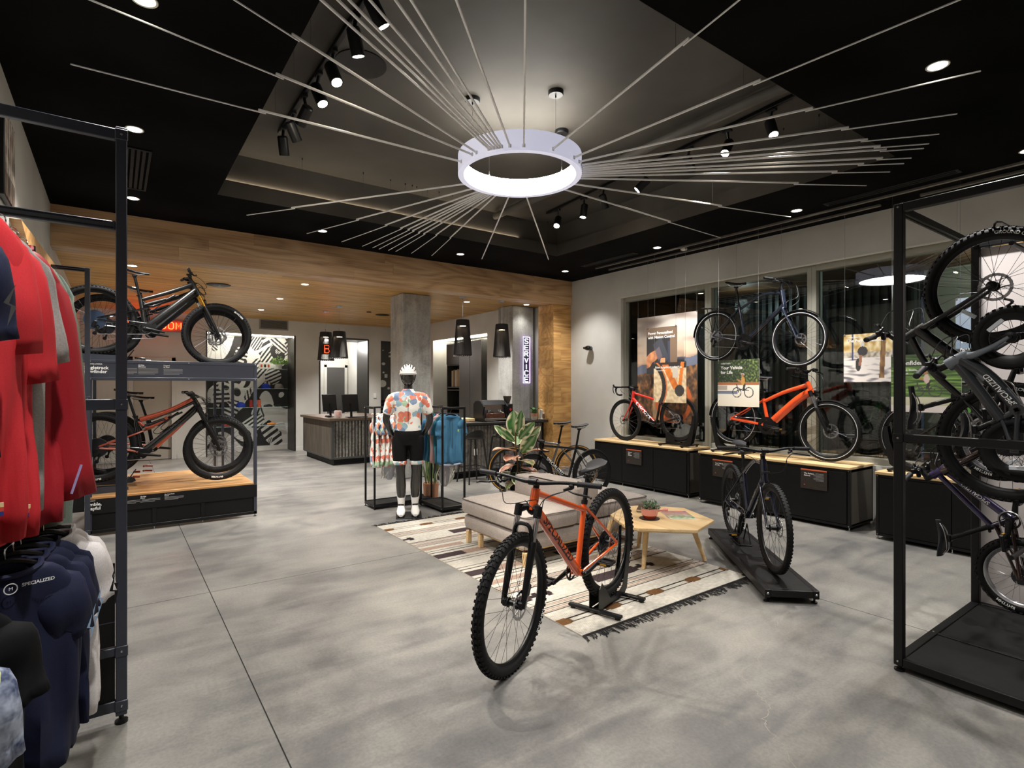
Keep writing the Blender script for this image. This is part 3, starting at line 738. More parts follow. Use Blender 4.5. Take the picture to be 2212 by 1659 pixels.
    if g('motor'):
        m = MB(); c = bb + Vector((.015, 0, .01)); m.cyl(c + Vector((0, -.052, 0)), c + Vector((0, .052, 0)), g('motor'), n=20); m.cyl(c + Vector((.05, -.04, .03)), c + Vector((.05, .04, .03)), g('motor') * .7, n=18)
        m.build('motor', g('motorm', BPL), root)
    # ---- fork
    L = (hb - FH).dot(ax); top = FH + ax * L; fk = g('fork', 'sus'); Y = g('fy', tw / 2 + .032)
    if fk == 'sus':
        m = MB(); m.tube(spline([top + Vector((0, -Y - .004, 0)) - ax * .015, top.lerp(hb, .7) + Vector((0, -Y * .5, 0)) + ax * .012, hb - ax * .012, top.lerp(hb, .7) + Vector((0, Y * .5, 0)) + ax * .012, top + Vector((0, Y + .004, 0)) - ax * .015], 4), .021, 10)
        for sd in (-1, 1): m.tube([top + Vector((0, sd * Y, 0)) - ax * .045, top + Vector((0, sd * Y, 0)) + ax * .022], .0225, 12)
        f = m.build('fork_crown', g('crownm', BPL), root); f.matrix_local = steer
        m = MB()
        for sd in (-1, 1): m.tube([FH + Vector((0, sd * Y, 0)) + ax * L * .5, top + Vector((0, sd * Y, 0)) - ax * .03], .016, 12)
        s_ = m.build('stanchions', g('stm', CHR), root); s_.matrix_local = steer
        m = MB(); lh = L * g('lowf', .66)
        for sd in (-1, 1):
            o = Vector((0, sd * Y, 0)); m.tube([FH + o - ax * .015, FH + o + ax * .05, FH + o + ax * lh * .6, FH + o + ax * (lh - .02), FH + o + ax * lh], [.013, .017, .0205, .0225, .02], 12)
            m.box(FH + Vector((0, sd * (Y - .012), 0)), (.034, .03, .045), None, .006)
        aR = R + .018; fwd = Vector((ax.z, 0, -ax.x)); ap = FH + ax * (lh - .03)
        m.tube(spline([ap + Vector((0, -Y, 0)), FH + ax * (aR + .012) + fwd * .03 + Vector((0, -Y * .75, 0)), FH + ax * (aR + .032) + fwd * .035, FH + ax * (aR + .012) + fwd * .03 + Vector((0, Y * .75, 0)), ap + Vector((0, Y, 0))], 5), .0115, 8)
        if ro:
            m.box(FH + Vector((-.05, Y - .006, .07)), (.05, .034, .07), Matrix.Rotation(-.5, 3, 'Y'), .008)
        f = m.build('fork_lowers', g('lowm', BPL), root); f.matrix_local = steer
    else:
        m = MB(); cr = hb - ax * .014
        for sd in (-1, 1):
            p = spline([cr + Vector((0, sd * .012, 0)), cr + Vector((.004, sd * (tw / 2 + .016), -.035)), (cr.lerp(FH, .6)) + Vector((g('fbow', -.012), sd * (tw / 2 + .02), 0)), FH + Vector((0, sd * .05, 0))], 6)
            m.tube(p, taper(len(p), g('fr', .017), .0085), 10)
        m.tube([cr - ax * .006, hb + ax * .004], hr * 1.02, 14)
        f = m.build('fork', g('fkm', fm), root); f.matrix_local = steer
        if g('reflect'): MB().box(FH + Vector((0, -.05, .0)), (.02, .01, .02)).build('axle_cap', BPL, root)
    # ---- cockpit
    bar = V(S['bar']); m = MB(); stp = ht + ax * .02
    m.tube([ht + ax * .002, ht + ax * .05], .0185, 12); m.tube([ht + ax * .035, bar], [.0175, .016], 10); m.cyl(bar + Vector((0, -.025, 0)), bar + Vector((0, .025, 0)), .0205, n=14)
    o = m.build('stem', g('stemm', BPL), root); o.matrix_local = steer
    hw = g('bw', .76) / 2
    if g('bars', 'flat') == 'flat':
        rise = g('rise', .012); sw = g('sweep', .05)
        bp = spline([bar + Vector((-sw, -hw, rise * .8)), bar + Vector((-sw * .35, -hw * .5, rise)), bar + Vector((0, -hw * .16, 0)), bar, bar + Vector((0, hw * .16, 0)), bar + Vector((-sw * .35, hw * .5, rise)), bar + Vector((-sw, hw, rise * .8))], 5)
        m = MB(); m.tube(bp, [.0105 + .005 * max(0, 1 - abs(p.y) / (hw * .35)) for p in bp], 10); hbo = m.build('handlebar', g('barm', BPL), root); hbo.matrix_local = steer
        for sd in (-1, 1):
            e = bar + Vector((-sw, sd * hw, rise * .8)); d = (bar + Vector((-sw * .35, sd * hw * .5, rise)) - e).normalized()
            m = MB(); m.tube([e - d * .004, e, e + d * .02, e + d * .12, e + d * .13, e + d * .132], [.012, .0165, .0155, .0155, .018, .012], 12); m.build('grip', g('gripm', mat('grip_rubber', (13, 14, 18), .6)), hbo)
            c = e + d * .16; m = MB(); m.box(c + Vector((.012, 0, -.014)), (.034, .024, .03), None, .006); m.tube([c + Vector((.02, 0, -.02)), c + Vector((.05, -sd * .03, -.03))], [.011, .008], 8)
            m.tube(spline([c + Vector((.045, sd * .0, -.03)), c + Vector((.065, sd * .05, -.036)), c + Vector((.05, sd * .11, -.045)), c + Vector((.058, sd * .135, -.05))], 5), [.006] * 15 + [.007], 6)
            if sd < 0 or g('bothshift'): m.box(c + Vector((-.004, -sd * .028, -.03)), (.05, .03, .022), None, .006)
            m.build('brake_lever', BPL, hbo)
    else:
        m = MB(); h2 = g('bw', .44) / 2; lp = []
        for sd in (-1, 1):
            pp = [(0, .02, 0), (0, .55 * h2, 0), (.01, .92 * h2, 0), (.065, h2, -.004), (.088, h2 + .004, -.045), (.06, h2 + .01, -.105), (0, h2 + .014, -.125), (-.045, h2 + .014, -.125)]
            m.tube(spline([bar + Vector((a, sd * b, c)) for a, b, c in pp], 4), .0135, 9); lp.append(sd)
        hbo = m.build('handlebar', g('barm', BPL), root); hbo.matrix_local = steer
        for sd in lp:
            m = MB(); o = bar + Vector((.07, sd * (h2 + .002), 0)); m.tube(spline([o + Vector((-.02, 0, .0)), o + Vector((.03, 0, .006)), o + Vector((.065, -sd * .004, .03)), o + Vector((.07, -sd * .004, .05))], 4), [.013, .015, .016, .016, .0155, .015, .015, .014, .013, .0125, .012, .011, .009], 9)
            m.build('brake_hood', BPL, hbo)
            m = MB(); m.tube(spline([o + Vector((.068, 0, .02)), o + Vector((.075, sd * .004, -.04)), o + Vector((.05, sd * .008, -.10))], 5), [.007] * 8 + [.006, .005, .004], 7); m.build('brake_lever', DST, hbo)
    # ---- cables
    m = MB(); rr = g('cabr', .0026)
    if g('bars', 'flat') == 'flat':
        for sd, tgt in ((1, hb + Vector((.02, .03, -.03))), (-1, hb + ax * .05 + Vector((.012, .028, 0))), (1, hb + ax * .04 + Vector((.02, -.028, 0)))):
            c = bar + Vector((.03, sd * hw * .55, -.02)); m.tube(spline([c, c + Vector((.09, -sd * hw * .2, -.03)), (c + tgt) / 2 + Vector((.12, 0, -.04)), tgt + Vector((.03, 0, .02)), tgt], 6), rr, 5)
    else:
        for sd in (-1, 1):
            c = bar + Vector((.05, sd * .1, 0)); m.tube(spline([c, c + Vector((.05, 0, -.05)), hb + ax * .03 + Vector((.03, sd * .02, 0))], 6), rr, 5)
    o = m.build('cables', BPL, root); o.matrix_local = steer
    # ---- seat
    if g('sc'):
        sc = V(S['sc']); m = MB(); m.tube([st - (st - bb).normalized() * .05, sc], g('pr', .0145), 12); m.box(sc + Vector((0, 0, .004)), (.045, .045, .022), None, .005)
        m.build('seatpost', g('postm', BPL), root)
        m = MB(); m.tube([st - (st - bb).normalized() * .02, st + (st - bb).normalized() * .006], sr_ + .0035, 14); m.box(st + Vector((-.022, 0, -.004)), (.018, .02, .014), None, .003); m.build('seat_clamp', BPL, root)
        so = saddle_mesh(g('sl', .27), g('sw', .072), g('sth', .038)).build('saddle', g('sadm', mat('saddle_cover', (19, 20, 25), .55)), root); so.matrix_local = Matrix.Translation(sc + Vector((g('sox', .0), 0, .05))) @ Matrix.Rotation(math.radians(g('spitch', 1)), 4, 'Y')
        m = MB()
        for sd in (-1, 1): m.tube(spline([(-.1, sd * .03, -.008), (-.06, sd * .022, -.03), (.04, sd * .022, -.03), (.1, sd * .008, -.004)], 4), .0035, 6)
        m.build('saddle_rails', STL, so)
    # ---- drivetrain
    cr_ = g('crank', .172); ca = math.radians(g('ca', 180)); rc = g('ringr', .065); cy = -.046
    m = MB(); nt = 32; pl = [((rc if k % 2 else rc * .95) * math.cos(PI * k / nt), (rc if k % 2 else rc * .95) * math.sin(PI * k / nt)) for k in range(2 * nt)]
    if g('guard'): m.lathe([(rc * .8, cy - .004), (rc * 1.22, cy - .004), (rc * 1.22, cy + .008), (rc * .8, cy + .008)], 36, bb, 'y', closed=True)
    inner = [(p[0] * .8, p[1] * .8) for p in pl]; vs = []
    for h in (cy, cy + .003): vs += [bb + Vector((p[0], h, p[1])) for p in pl] + [bb + Vector((p[0], h, p[1])) for p in inner]
    n2 = len(pl); fs = []
    for k in range(n2):
        k2 = (k + 1) % n2; fs += [(k, k2, n2 + k2, n2 + k), (2 * n2 + k, 3 * n2 + k, 3 * n2 + k2, 2 * n2 + k2), (k, 2 * n2 + k, 2 * n2 + k2, k2), (n2 + k, n2 + k2, 3 * n2 + k2, 3 * n2 + k)]
    m.add(vs, fs)
    for k in range(4):
        a = PI / 2 * k + .4; m.bar(bb + Vector((0, cy, 0)), bb + Vector((rc * .86 * math.cos(a), cy, rc * .86 * math.sin(a))), .016, .004, up=(0, 1, 0))
    cs = m.build('chainring', g('ringm', BPL), root)
    for sd, a in ((-1, ca), (1, ca + PI)):
        if not cr_: break
        d = Vector((math.cos(a), 0, -math.sin(a))); y = sd * .064
        m = MB(); m.tube([bb + Vector((0, sd * .05, 0)) - d * .015, bb + Vector((0, y, 0)) + d * .02, bb + Vector((0, y + sd * .008, 0)) + d * cr_, bb + Vector((0, y + sd * .008, 0)) + d * (cr_ + .014)], [.016, .017, .0125, .009], 10, flat=(1, .75)); m.cyl(bb + Vector((0, sd * .03, 0)), bb + Vector((0, y + sd * .006, 0)), .013)
        co = m.build('crank_arm', g('crankm', BPL), root)
        if g('pedal', True):
            p = bb + Vector((0, y + sd * .06, 0)) + d * cr_; m = MB()
            m.cyl(p + Vector((0, -sd * .05, 0)), p + Vector((0, sd * .045, 0)), .008, n=10)
            for dx in (-.043, .043): m.box(p + Vector((dx, 0, 0)), (.012, .09, .022), None, .003)
            for dy in (-.042, .042): m.box(p + Vector((0, dy, 0)), (.09, .01, .02), None, .003)
            m.box(p, (.03, .07, .016), None, .003); m.build('pedal', BPL, co)
            if g('predef', True): 
                for dx in (-.05, .05): MB().box(p + Vector((dx, 0, 0)), (.003, .045, .01)).build('pedal_reflector', mat('amber_reflector', (190, 140, 30), .3), co)
    if g('chain', True):
        cg = g('cogr', .045); y = -.046
        dl = RH + Vector((.01, 0, -R * .36)); p1 = []
        for k in range(9):
            a = math.radians(90 - 22.5 * k); p1.append(bb + Vector((rc * .95 * math.cos(a), y, rc * .95 * math.sin(a))))
        if g('der', True): p1 += [dl + Vector((.02, y, -.02)), dl + Vector((-.02, y, -.005)), dl + Vector((-.01, y, .03)), RH + Vector((.035, y, -.07))]
        else: p1 += [RH + Vector((0, y, -cg))]
        for k in range(7):
            a = math.radians(-60 - 25 * k); p1.append(RH + Vector((cg * math.cos(a), y, cg * math.sin(a))))
        m = MB(); m.tube(p1, .0036, 5, closed=True, flat=(1, .8)); m.build('chain', g('chainm', STL), root)
        if g('der', True):
            m = MB(); m.box(RH + Vector((-.002, -.078, -.05)), (.03, .02, .075), Matrix.Rotation(.3, 3, 'Y'), .006); m.bar(RH + Vector((.03, y - .012, -.075)), dl + Vector((.005, y - .012, -.018)), .018, .006, .002, up=(0, 1, 0))
            for c in (dl + Vector((0, y, -.012)), RH + Vector((.028, y, -.075))): m.cyl(c + Vector((0, -.006, 0)), c + Vector((0, .006, 0)), .02, n=12)
            m.build('derailleur', BPL, root)
    if g('fender'):
        fmm = g('fendm', BPL); o = arc_strip(R + .012, tw + .016, *g('fender')[0]).build('fender', fmm, root); o.matrix_local = steer @ Matrix.Translation(FH)
        o = arc_strip(R + .012, tw + .016, *g('fender')[1]).build('fender', fmm, root); o.matrix_local = Matrix.Translation(RH)
        m = MB()
        for sd in (-1, 1):
            m.tube([RH + Vector((0, sd * .062, 0)), RH + Vector(((R + .012) * math.cos(math.radians(150)), sd * (tw / 2 + .006), (R + .012) * math.sin(math.radians(150))))], .0022, 5)
        m.build('fender_stay', BPL, root)
    if g('rack'):
        m = MB(); z = R * 2 + .035
        for sd in (-1, 1):
            m.tube(spline([(.13, sd * .055, z), (0, sd * .06, z + .003), (-.2, sd * .06, z + .003), (-.24, sd * .04, z)], 4), .0055, 7)
            m.tube([RH + Vector((0, sd * .075, .03)), (.02, sd * .06, z)], .005, 6); m.tube([RH + Vector((0, sd * .075, .03)), (-.14, sd * .06, z)], .005, 6); m.tube([(.13, sd * .055, z), ssj + Vector((0, sd * .02, .02))], .005, 6)
        for x in (.1, 0, -.1, -.2): m.tube([(x, -.058, z), (x, .058, z)], .004, 6)
        m.build('rear_rack', BPL, root)
    if g('lightf'):
        m = MB(); p = hb + Vector((.055, 0, .02)); m.tube([p - Vector((.03, 0, 0)), p + Vector((.03, 0, 0))], [.016, .022], 12); o = m.build('head_light', BPL, root); o.matrix_local = steer
    if g('spref'):
        for w_, a in ((fw, g('spref')), (rw, g('spref') + 140)):
            a = math.radians(a); c = Vector((R * .55 * math.cos(a), -.012, R * .55 * math.sin(a))); t = Vector((-math.sin(a), 0, math.cos(a)))
            MB().bar(c - t * .04, c + t * .04, .022, .008, .003, up=(0, 1, 0)).build('spoke_reflector', mat('clear_reflector', (222, 228, 236), .25), w_)
    if g('cage'):
        m = MB(); a = hb.lerp(bb, .5); up = Vector((-(bb - hb).z, 0, (bb - hb).x)).normalized(); up = -up if up.z < 0 else up
        dn = (bb - hb).normalized(); o = up * (dr + .012)
        m.tube(spline([a + o - dn * .03, a + o + dn * .1, a + o + dn * .13 + up * .05 + Vector((0, .0, 0)), a + up * (dr + .075) + dn * .06, a + up * (dr + .07) - dn * .02], 4), .004, 6); m.build('bottle_cage', BPL, root)
    T = g('logo')
    if T:
        s, size, side, off, mm, sh = T
        h2 = hb + ax * .02; a, b = (h2, bb) if side > 0 else (bb, h2); q = g('logoline')
        if q: a, b = V(q[0]), V(q[1])
        text(root, s, size, None, mm, wrap_on(a, b, g('logor', dr), side, (b - a).length * off, g('logorot', 0)), bold=size * .012, shear=sh, xs=g('logox', 1.0))
    return root
def Mat(loc, head, pitch=0.0, roll=0.0):
    """origin under the rear hub; head in degrees; pitch: nose up in degrees about the rear hub"""
    return Matrix.Translation(loc) @ Matrix.Rotation(math.radians(head), 4, 'Z') @ Matrix.Rotation(-math.radians(pitch), 4, 'Y')
def Mhub(hub, head, pitch, R):
    """same, but given the rear hub position"""
    return Matrix.Translation(hub) @ Matrix.Rotation(math.radians(head), 4, 'Z') @ Matrix.Rotation(-math.radians(pitch), 4, 'Y') @ Matrix.Translation((0, 0, -R))
ORG = mat('orange_gloss_paint', (214, 84, 24), .2, coat=.8)
ORB = mat('red_orange_paint', (232, 82, 34), .22, coat=.7)
NVY = mat('navy_gloss_paint', (11, 15, 36), .18, coat=.8)
SLT = mat('slate_blue_paint', (38, 45, 62), .22, .4, coat=.7)
GPH = mat('satin_black_paint', (15, 15, 16), .36, coat=.25)
OILS = mat('oilslick_steel', (126, 150, 190), .25, 1.0)
GOLD = mat('gold_stanchion', (206, 150, 60), .2, 1.0)
RED = mat('red_gloss_paint', (198, 42, 30), .2, coat=.8)
RST = mat('rust_red_paint', (150, 58, 32), .3, coat=.5)
PUR = mat('purple_gloss_paint', (52, 42, 82), .22, .3, coat=.6)
BRN = mat('brown_black_paint', (46, 28, 24), .22, .3, coat=.6)
GRY = mat('grey_satin_paint', (112, 118, 126), .35, .3, coat=.3)
TAN = mat('tan_sidewall', (196, 142, 62), .6)
SIL = mat('silver_rim', (208, 208, 212), .25, .9)
REFL = mat('reflective_stripe', (200, 204, 208), .35)
BLKP = mat('black_print', (26, 20, 18), .5)
# 1 orange hardtail in the middle of the floor
bike(dict(label='bright orange hardtail mountain bike in foreground, front wheel on floor', M=Mhub((2.844, 2.768, .447), 197.5, -3.6, .375), R=.375, wb=1.149, tw=.058, bb=(.446, .311), st=(.322, .745), ht=(.883, .945), hb=(.923, .835), tte=(.334, .69), bar=(.915, .995), sc=(.274, .895), fm=ORG, dr=.031, tr=.020, tr2=.018, sr=.0175, ssr=.0095, ca=10, steer=7, bw=.78, sox=-.045, sl=.28, sw=.078, sth=.045, tto=.02, hot='FAST TRAK', hota=-142, logo=('SPECIALIZED', .078, 1, .47, BLKP, .12), logox=1.0, cass=(.078, 9, DST), stm=CHR, spitch=3))
# 2 navy hybrid on the low plank
bike(dict(name='hybrid_bike', label='dark navy flat-bar hybrid bike on the low black plank', M=Mat((4.876, 3.08, .105), math.degrees(math.atan2(-.745, -.667)), 0), R=.345, wb=1.076, tw=.042, kind='tread', rimd=.022, bb=(.465, .30), st=(.335, .70), ht=(.84, .845), hb=(.873, .69), tt=[(.6, .80)], tte=(.345, .665), bar=(.885, .925), sc=(.30, .86), fm=NVY, dr=.026, tr=.016, fork='rigid', rise=.02, bw=.72, ca=100, cass=(.06, 8, STL), rotor=.07, logo=('SPECIALIZED', .034, -1, .5, GRP, .1), logox=1.1, sw=.07))
# 3/4 road bikes behind the sofa
bike(dict(name='road_bike', label='black road bike lettered SPECIALIZED, front of the pair behind the grey bench', M=Mat((5.433, 5.602, .0), 174.1, 0), R=.34, wb=1.0, tw=.03, kind='slick', rimd=.05, rotor=.07, bb=(.415, .275), st=(.27, .73), ht=(.835, .80), hb=(.865, .66), tte=(.29, .70), bar=(.93, .85), sc=(.225, .96), fm=BGL, fm2=mat('bare_silver_paint', (150, 150, 154), .25, .8), dr=.027, tr=.016, fork='rigid', bars='drop', sl=.26, sw=.065, ca=150, cass=(.05, 8, STL), pedal=False, logo=('SPECIALIZED', .062, 1, .48, WHT, .1), rimm=mat('carbon_rim', (20, 20, 20), .35), nsp=22))
bike(dict(name='road_bike', label='silver and black road bike with tan tyre walls behind the pair by oak jamb', M=Mat((5.62, 6.13, .0), 154, 0), R=.34, wb=1.0, tw=.03, kind='slick', rimd=.04, rotor=.07, bb=(.415, .275), st=(.27, .73), ht=(.835, .80), hb=(.865, .66), tte=(.29, .70), bar=(.93, .85), sc=(.225, .96), fm=mat('silver_carbon', (120, 122, 126), .25, .5, coat=.5), dr=.026, tr=.016, fork='rigid', bars='drop', sl=.26, sw=.065, ca=150, cass=(.05, 8, STL), pedal=False, wall=TAN, wallw=.008, rimm=MC['carbon_rim'], nsp=22))
# 5 red road bike on the first bench
bike(dict(name='road_bike', label='red and black road bike lettered S-WORKS on the first window bench', M=Mhub((6.65, 5.07, 1.09), 90, -3.8, .335), R=.335, wb=1.037, tw=.036, kind='slick', rimd=.032, rotor=.07, bb=(.416, .258), st=(.30, .62), ht=(.822, .785), hb=(.85, .647), tte=(.31, .60), bar=(.905, .855), sc=(.255, .88), fm=RED, fm2=BGL, dr=.030, tr=.018, fork='rigid', bars='drop', ca=160, cass=(.06, 9, DST), motor=.045, fkm=RED, pedal=False, sl=.25, sw=.068, logo=('S-WORKS', .085, 1, .48, WHT, .1), nsp=22, rimm=MC['carbon_rim'], extra=[('frame_panel', BGL, [([(.60, .44), (.50, .335), (.42, .262)], .0315), ([(.318, .57), (.405, .29)], .0185)])]))
# 6 commuter hung on wires
bike(dict(name='hanging_bike', label='slate blue commuter bike with mudguards hung on wires before the window', M=Mhub((6.6, 4.419, 2.238), -90, -5.9, .335), R=.335, wb=1.118, tw=.042, kind='slick', rimd=.02, rotor=.07, bb=(.436, .272), st=(.296, .745), ht=(.853, .915), hb=(.905, .72), tt=[(.6, .87)], tte=(.33, .70), bar=(.845, 1.03), sc=(.233, .975), fm=SLT, dr=.03, tr=.016, fork='rigid', fbow=.0, bw=.64, rise=.01, ca=8, ringr=.085, guard=True, motor=.05, fender=[(55, 165), (35, 185)], rack=True, wall=REFL, wallw=.004, cass=(.075, 9, SIL), logo=('SPECIALIZED', .045, -1, .5, GPH, .1), stemm=BPL, predef=False))
# 7 orange e-bike on the second bench
bike(dict(name='electric_bike', label='red-orange electric commuter bike on the second window bench', M=Mhub((6.6, 4.153, 1.136), -90, -4.4, .345), R=.345, wb=1.19, tw=.055, kind='tread', rimd=.02, rotor=.085, bb=(.476, .316), st=(.376, .665), ht=(.91, .885), hb=(.97, .765), tt=[(.64, .745)], tte=(.38, .60), dt=[(.80, .66)], bar=(.888, 1.01), sc=(.345, .86), fm=ORB, dr=.045, dr2=.05, tr=.027, tr2=.02, sr=.02, csr=.016, fork='sus', stm=mat('grey_stanchion', (150, 150, 154), .25, .9), bw=.70, rise=.03, ca=4, ringr=.09, guard=True, motor=.06, fender=[(60, 160), (30, 180)], wall=REFL, wallw=.004, lightf=True, cass=(.07, 9, STL), pedal=True, lowf=.6))
# 8 mountain bike on the third bench
bike(dict(label='mountain bike on the third window bench behind the black rack post', M=Mhub((6.55, 2.08, 1.05), -90, -4, .36), R=.36, wb=1.16, tw=.058, bb=(.446, .32), st=(.33, .73), ht=(.86, .92), hb=(.90, .82), bar=(.89, .98), sc=(.28, .88), fm=GPH, dr=.034, tr=.02, ca=10, motor=.055, wall=REFL, wallw=.002, cass=(.08, 9, DST)))
# left two-level rack
def FS(fmain, accent, **k):
    d = dict(R=.37, wb=1.17, tw=.062, bb=(.452, .336), st=(.372, .70), ht=(.856, .945), hb=(.916, .835), tt=[(.64, .785)], tte=(.40, .66), dt=[(.75, .672)], bar=(.83, 1.005), sc=(.305, .905), fm=fmain, fm2=accent, dr=.037, dr2=.044, tr=.026, tr2=.019, sr=.02, ss=(.455, .575), csz=.02, csr=.012, ssr=.0095, ca=6, cass=(.105, 11, k.pop('cassm', OILS)), rotor=.1, rimd=.02, pedal=False, bw=.78, motor=.052, cage=True, sth=.03, cogr=.07, logorot=0)
    d['extra'] = [('shock', BPL, [([(.42, .60), (.62, .70)], .019), ([(.62, .70), (.74, .765)], .012)]), ('rocker_link', accent, [([(.50, .60, .03), (.43, .615, .03), (.40, .585, .03)], .012), ([(.50, .60, -.03), (.43, .615, -.03), (.40, .585, -.03)], .012)]), ('frame_strut', fmain, [([(.405, .64), (.50, .60), (.70, .76)], .014)])]
    d.update(k); return d
bike(FS(GPH, BGL, label='satin black full suspension bike with gold fork on the upper left deck', M=Mhub((-.176, 7.38, 2.27), 0, -4.7, .37), stm=GOLD, hot='BUTCHER', hots=-1, hota=52, logo=('SPECIALIZED', .036, -1, .55, WHT, .1)))
bike(FS(GPH, BGL, label='black full suspension bike behind, second on the upper left deck', M=Mhub((-.10, 8.0, 2.262), 0, -3.6, .37), cassm=DST, sc=(.31, .80)))
d_ = FS(BGL, RST, label='rust red and gloss black electric mountain bike on the lower left deck', M=Mhub((-.16, 7.38, .90), 0, -4.2, .37), stm=BPL, cassm=DST, bb=(.40, .31), st=(.318, .72), tte=(.34, .67), sc=(.235, .93), logo=('SPECIALIZED', .05, -1, .5, mat('dark_grey_print', (70, 68, 66), .5), .1), hot='BUTCHER', hots=-1, hota=-90, ss=(.40, .56))
d_['extra'] = [('shock', BPL, [([(.38, .60), (.60, .70)], .019)]), ('frame_panel', RST, [([(.36, .682), (.62, .79), (.85, .935)], .0275), ([(.86, .80), (.74, .64), (.53, .39)], .033), ([(.345, .665), (.45, .60), (.62, .72)], .018)]), ('rocker_link', RST, [([(.43, .62, .03), (.36, .62, .03)], .014), ([(.43, .62, -.03), (.36, .62, -.03)], .014)])]
bike(d_)
bike(FS(BGL, RST, label='dark electric mountain bike behind, second on the lower left deck', M=Mhub((-.08, 8.0, .885), 0, -3.4, .37), cassm=DST, sc=(.30, .88), stm=BPL))
# right rack: three small bikes hung nose up   (bike x -> world up, bike z -> world +Y, left side away from the aisle)
def Mhang(X, Y, Z, pitch, R):
    B = Matrix(((0, 1, 0), (0, 0, 1), (1, 0, 0))).to_4x4()
    return Matrix.Translation((X, Y, Z)) @ B @ Matrix.Rotation(-math.radians(pitch), 4, 'Y') @ Matrix.Translation((0, 0, -R))
bike(dict(name='kids_mountain_bike', label='black mountain bike hung nose up, its big front wheel topmost in right rack', M=Mhang(4.05, .867, 1.242, 4.3, .33), R=.33, wb=.884, tw=.056, bb=(.287, .33), st=(.263, .56), ht=(.65, .775), hb=(.70, .685), tt=[(.46, .67)], tte=(.27, .53), bar=(.69, .87), sc=(.212, .72), fm=GPH, dr=.032, tr=.02, sr=.018, fork='rigid', fr=.021, fkm=GPH, ca=200, bw=.62, hot='GROUND CONTROL', hots=-1, hota=-30, spref=140, crank=.15, logo=('SPECIALIZED', .04, -1, .5, DST, .1)))
bike(dict(name='balance_bike', label='small grey balance bike hung nose up in the middle of the right rack', M=Mhang(3.62, .735, 1.238, 2.8, .16), R=.16, wb=.559, tw=.046, kind='tread', rimd=.03, rotor=0, bb=(.20, .15), st=(.13, .25), ht=(.446, .418), hb=(.477, .345), dt=[(.36, .25)], tt=[(.32, .31)], tte=(.15, .22), bar=(.437, .49), sc=(.10, .32), fm=mat('dark_grey_paint', (52, 55, 58), .35, .2, coat=.3), dr=.034, dr2=.03, tr=.026, fork='rigid', fr=.022, fkm=GRY, bw=.4, rise=.02, nsp=14, logoline=((.20, .14), (.40, .28)), chain=False, crank=0, ringr=.012, cass=None, bbr=.03, logo=('SPECIALIZED', .034, -1, .5, WHT, .1), sl=.17, sw=.05, spref=40, extra=[('head_shell', GRY, [([(.49, .33), (.46, .39), (.44, .425)], .034), ([(.47, .36), (.41, .30), (.36, .26)], .031)])]))
bike(dict(name='kids_bike', label='purple childrens bike with silver rims hung lowest in the right rack', M=Mhang(4.4, .875, .418, 7.7, .225), R=.225, wb=.795, tw=.05, kind='knob', rimd=.018, rotor=0, bb=(.335, .232), st=(.279, .35), ht=(.60, .595), hb=(.65, .51), tte=(.285, .33), bar=(.64, .66), sc=(.195, .555), fm=PUR, fm2=BRN, dr=.024, tr=.017, fork='sus', stm=BRN, crownm=BRN, lowm=BRN, rimm=SIL, spm=SIL, bw=.56, ca=190, crank=.12, ringr=.055, spref=200, hot='RHYTHM', hots=-1, hota=150, sl=.23, sw=.06, logo=('SPECIALIZED', .03, -1, .5, WHT, .1), cass=(.05, 7, DST), extra=[('kickstand', BPL, [([(.10, .20, .05), (.02, .33, .07), (-.02, .46, .09)], .008)])]))
# ================================================================ FURNITURE
def box_thing(name, label, cat, a, b, m, bev=.004, group=None): return tag(MB().bb(a, b, bev).build(name, m), label, cat, group)
BOLT = mat('bright_bolt', (200, 200, 200), .3, 1.0)
def bolts(parent, pts, ax=(1, 0, 0), r=.006):
    m = MB(); ax = Vector(ax)
    for p in pts: m.cyl(Vector(p), Vector(p) + ax * .004, r, r * .6, 8)
    o = m.build('bolts', BOLT, parent); o['kind'] = 'stuff'; return o
# ---- window benches
def bench(y0, y1, xf, seams, lb, lead):
    t = thing('display_bench', lb, 'bench', (xf, y0, 0)); L = y1 - y0; D = XW - .015 - xf; H_ = .66
    m = MB(); m.bb((.012, .004, .05), (D, L - .004, H_ - .005)); m.build('carcass', BLK2, t, False)
    m = MB()
    for y in (0, L - .03): m.bb((0, y, .035), (.03, y + .03, H_), .003); m.bb((D - .03, y, .035), (D, y + .03, H_), .003)
    for z in (.035, H_ - .03):
        m.bb((.03, .004, z), (D - .03, .022, z + .03), .002); m.bb((.03, L - .022, z), (D - .03, L - .004, z + .03), .002); m.bb((.004, .03, z), (.02, L - .03, z + .03), .002)
    m.build('steel_frame', BLACK, t)
    MB().bb((.03, -.0005, .068), (D - .03, .003, H_ - .033)).build('side_panel', mat('taupe_side_panel', (66, 60, 52), .55), t, False)
    MB().bb((-.02, -.01, H_), (D, L + .004, H_ + .03), .004).build('bench_top', ASH, t)
    e = [0.0] + seams + [L]
    for a, b in zip(e[:-1], e[1:]):
        d = MB().bb((-.008, a + .034 if a == 0 else a + .003, .07), (.006, b - .034 if b == L else b - .003, H_ - .032), .002).build('door', BLK2, t)
        MB().cyl((-.010, a + .07, .36), (-.0078, a + .07, .36), .011, n=12).build('finger_hole', mat('hole_dark', (3, 3, 3), .9), d)
    for y in [.015, L - .015] + seams: MB().lathe([(0, 0), (.016, 0), (.016, .008), (.006, .012), (.006, .036)], 12, (.016, y, 0)).build('levelling_foot', STL, t)
    bolts(t, [(-.003, y, z) for y in (.015, L - .015) for z in (.05, H_ - .015)], (-1, 0, 0))
    return t
bench(4.75, 6.60, 6.46, [.62, 1.24], 'black three-door window bench with pale wood top under the red road bike', 0)
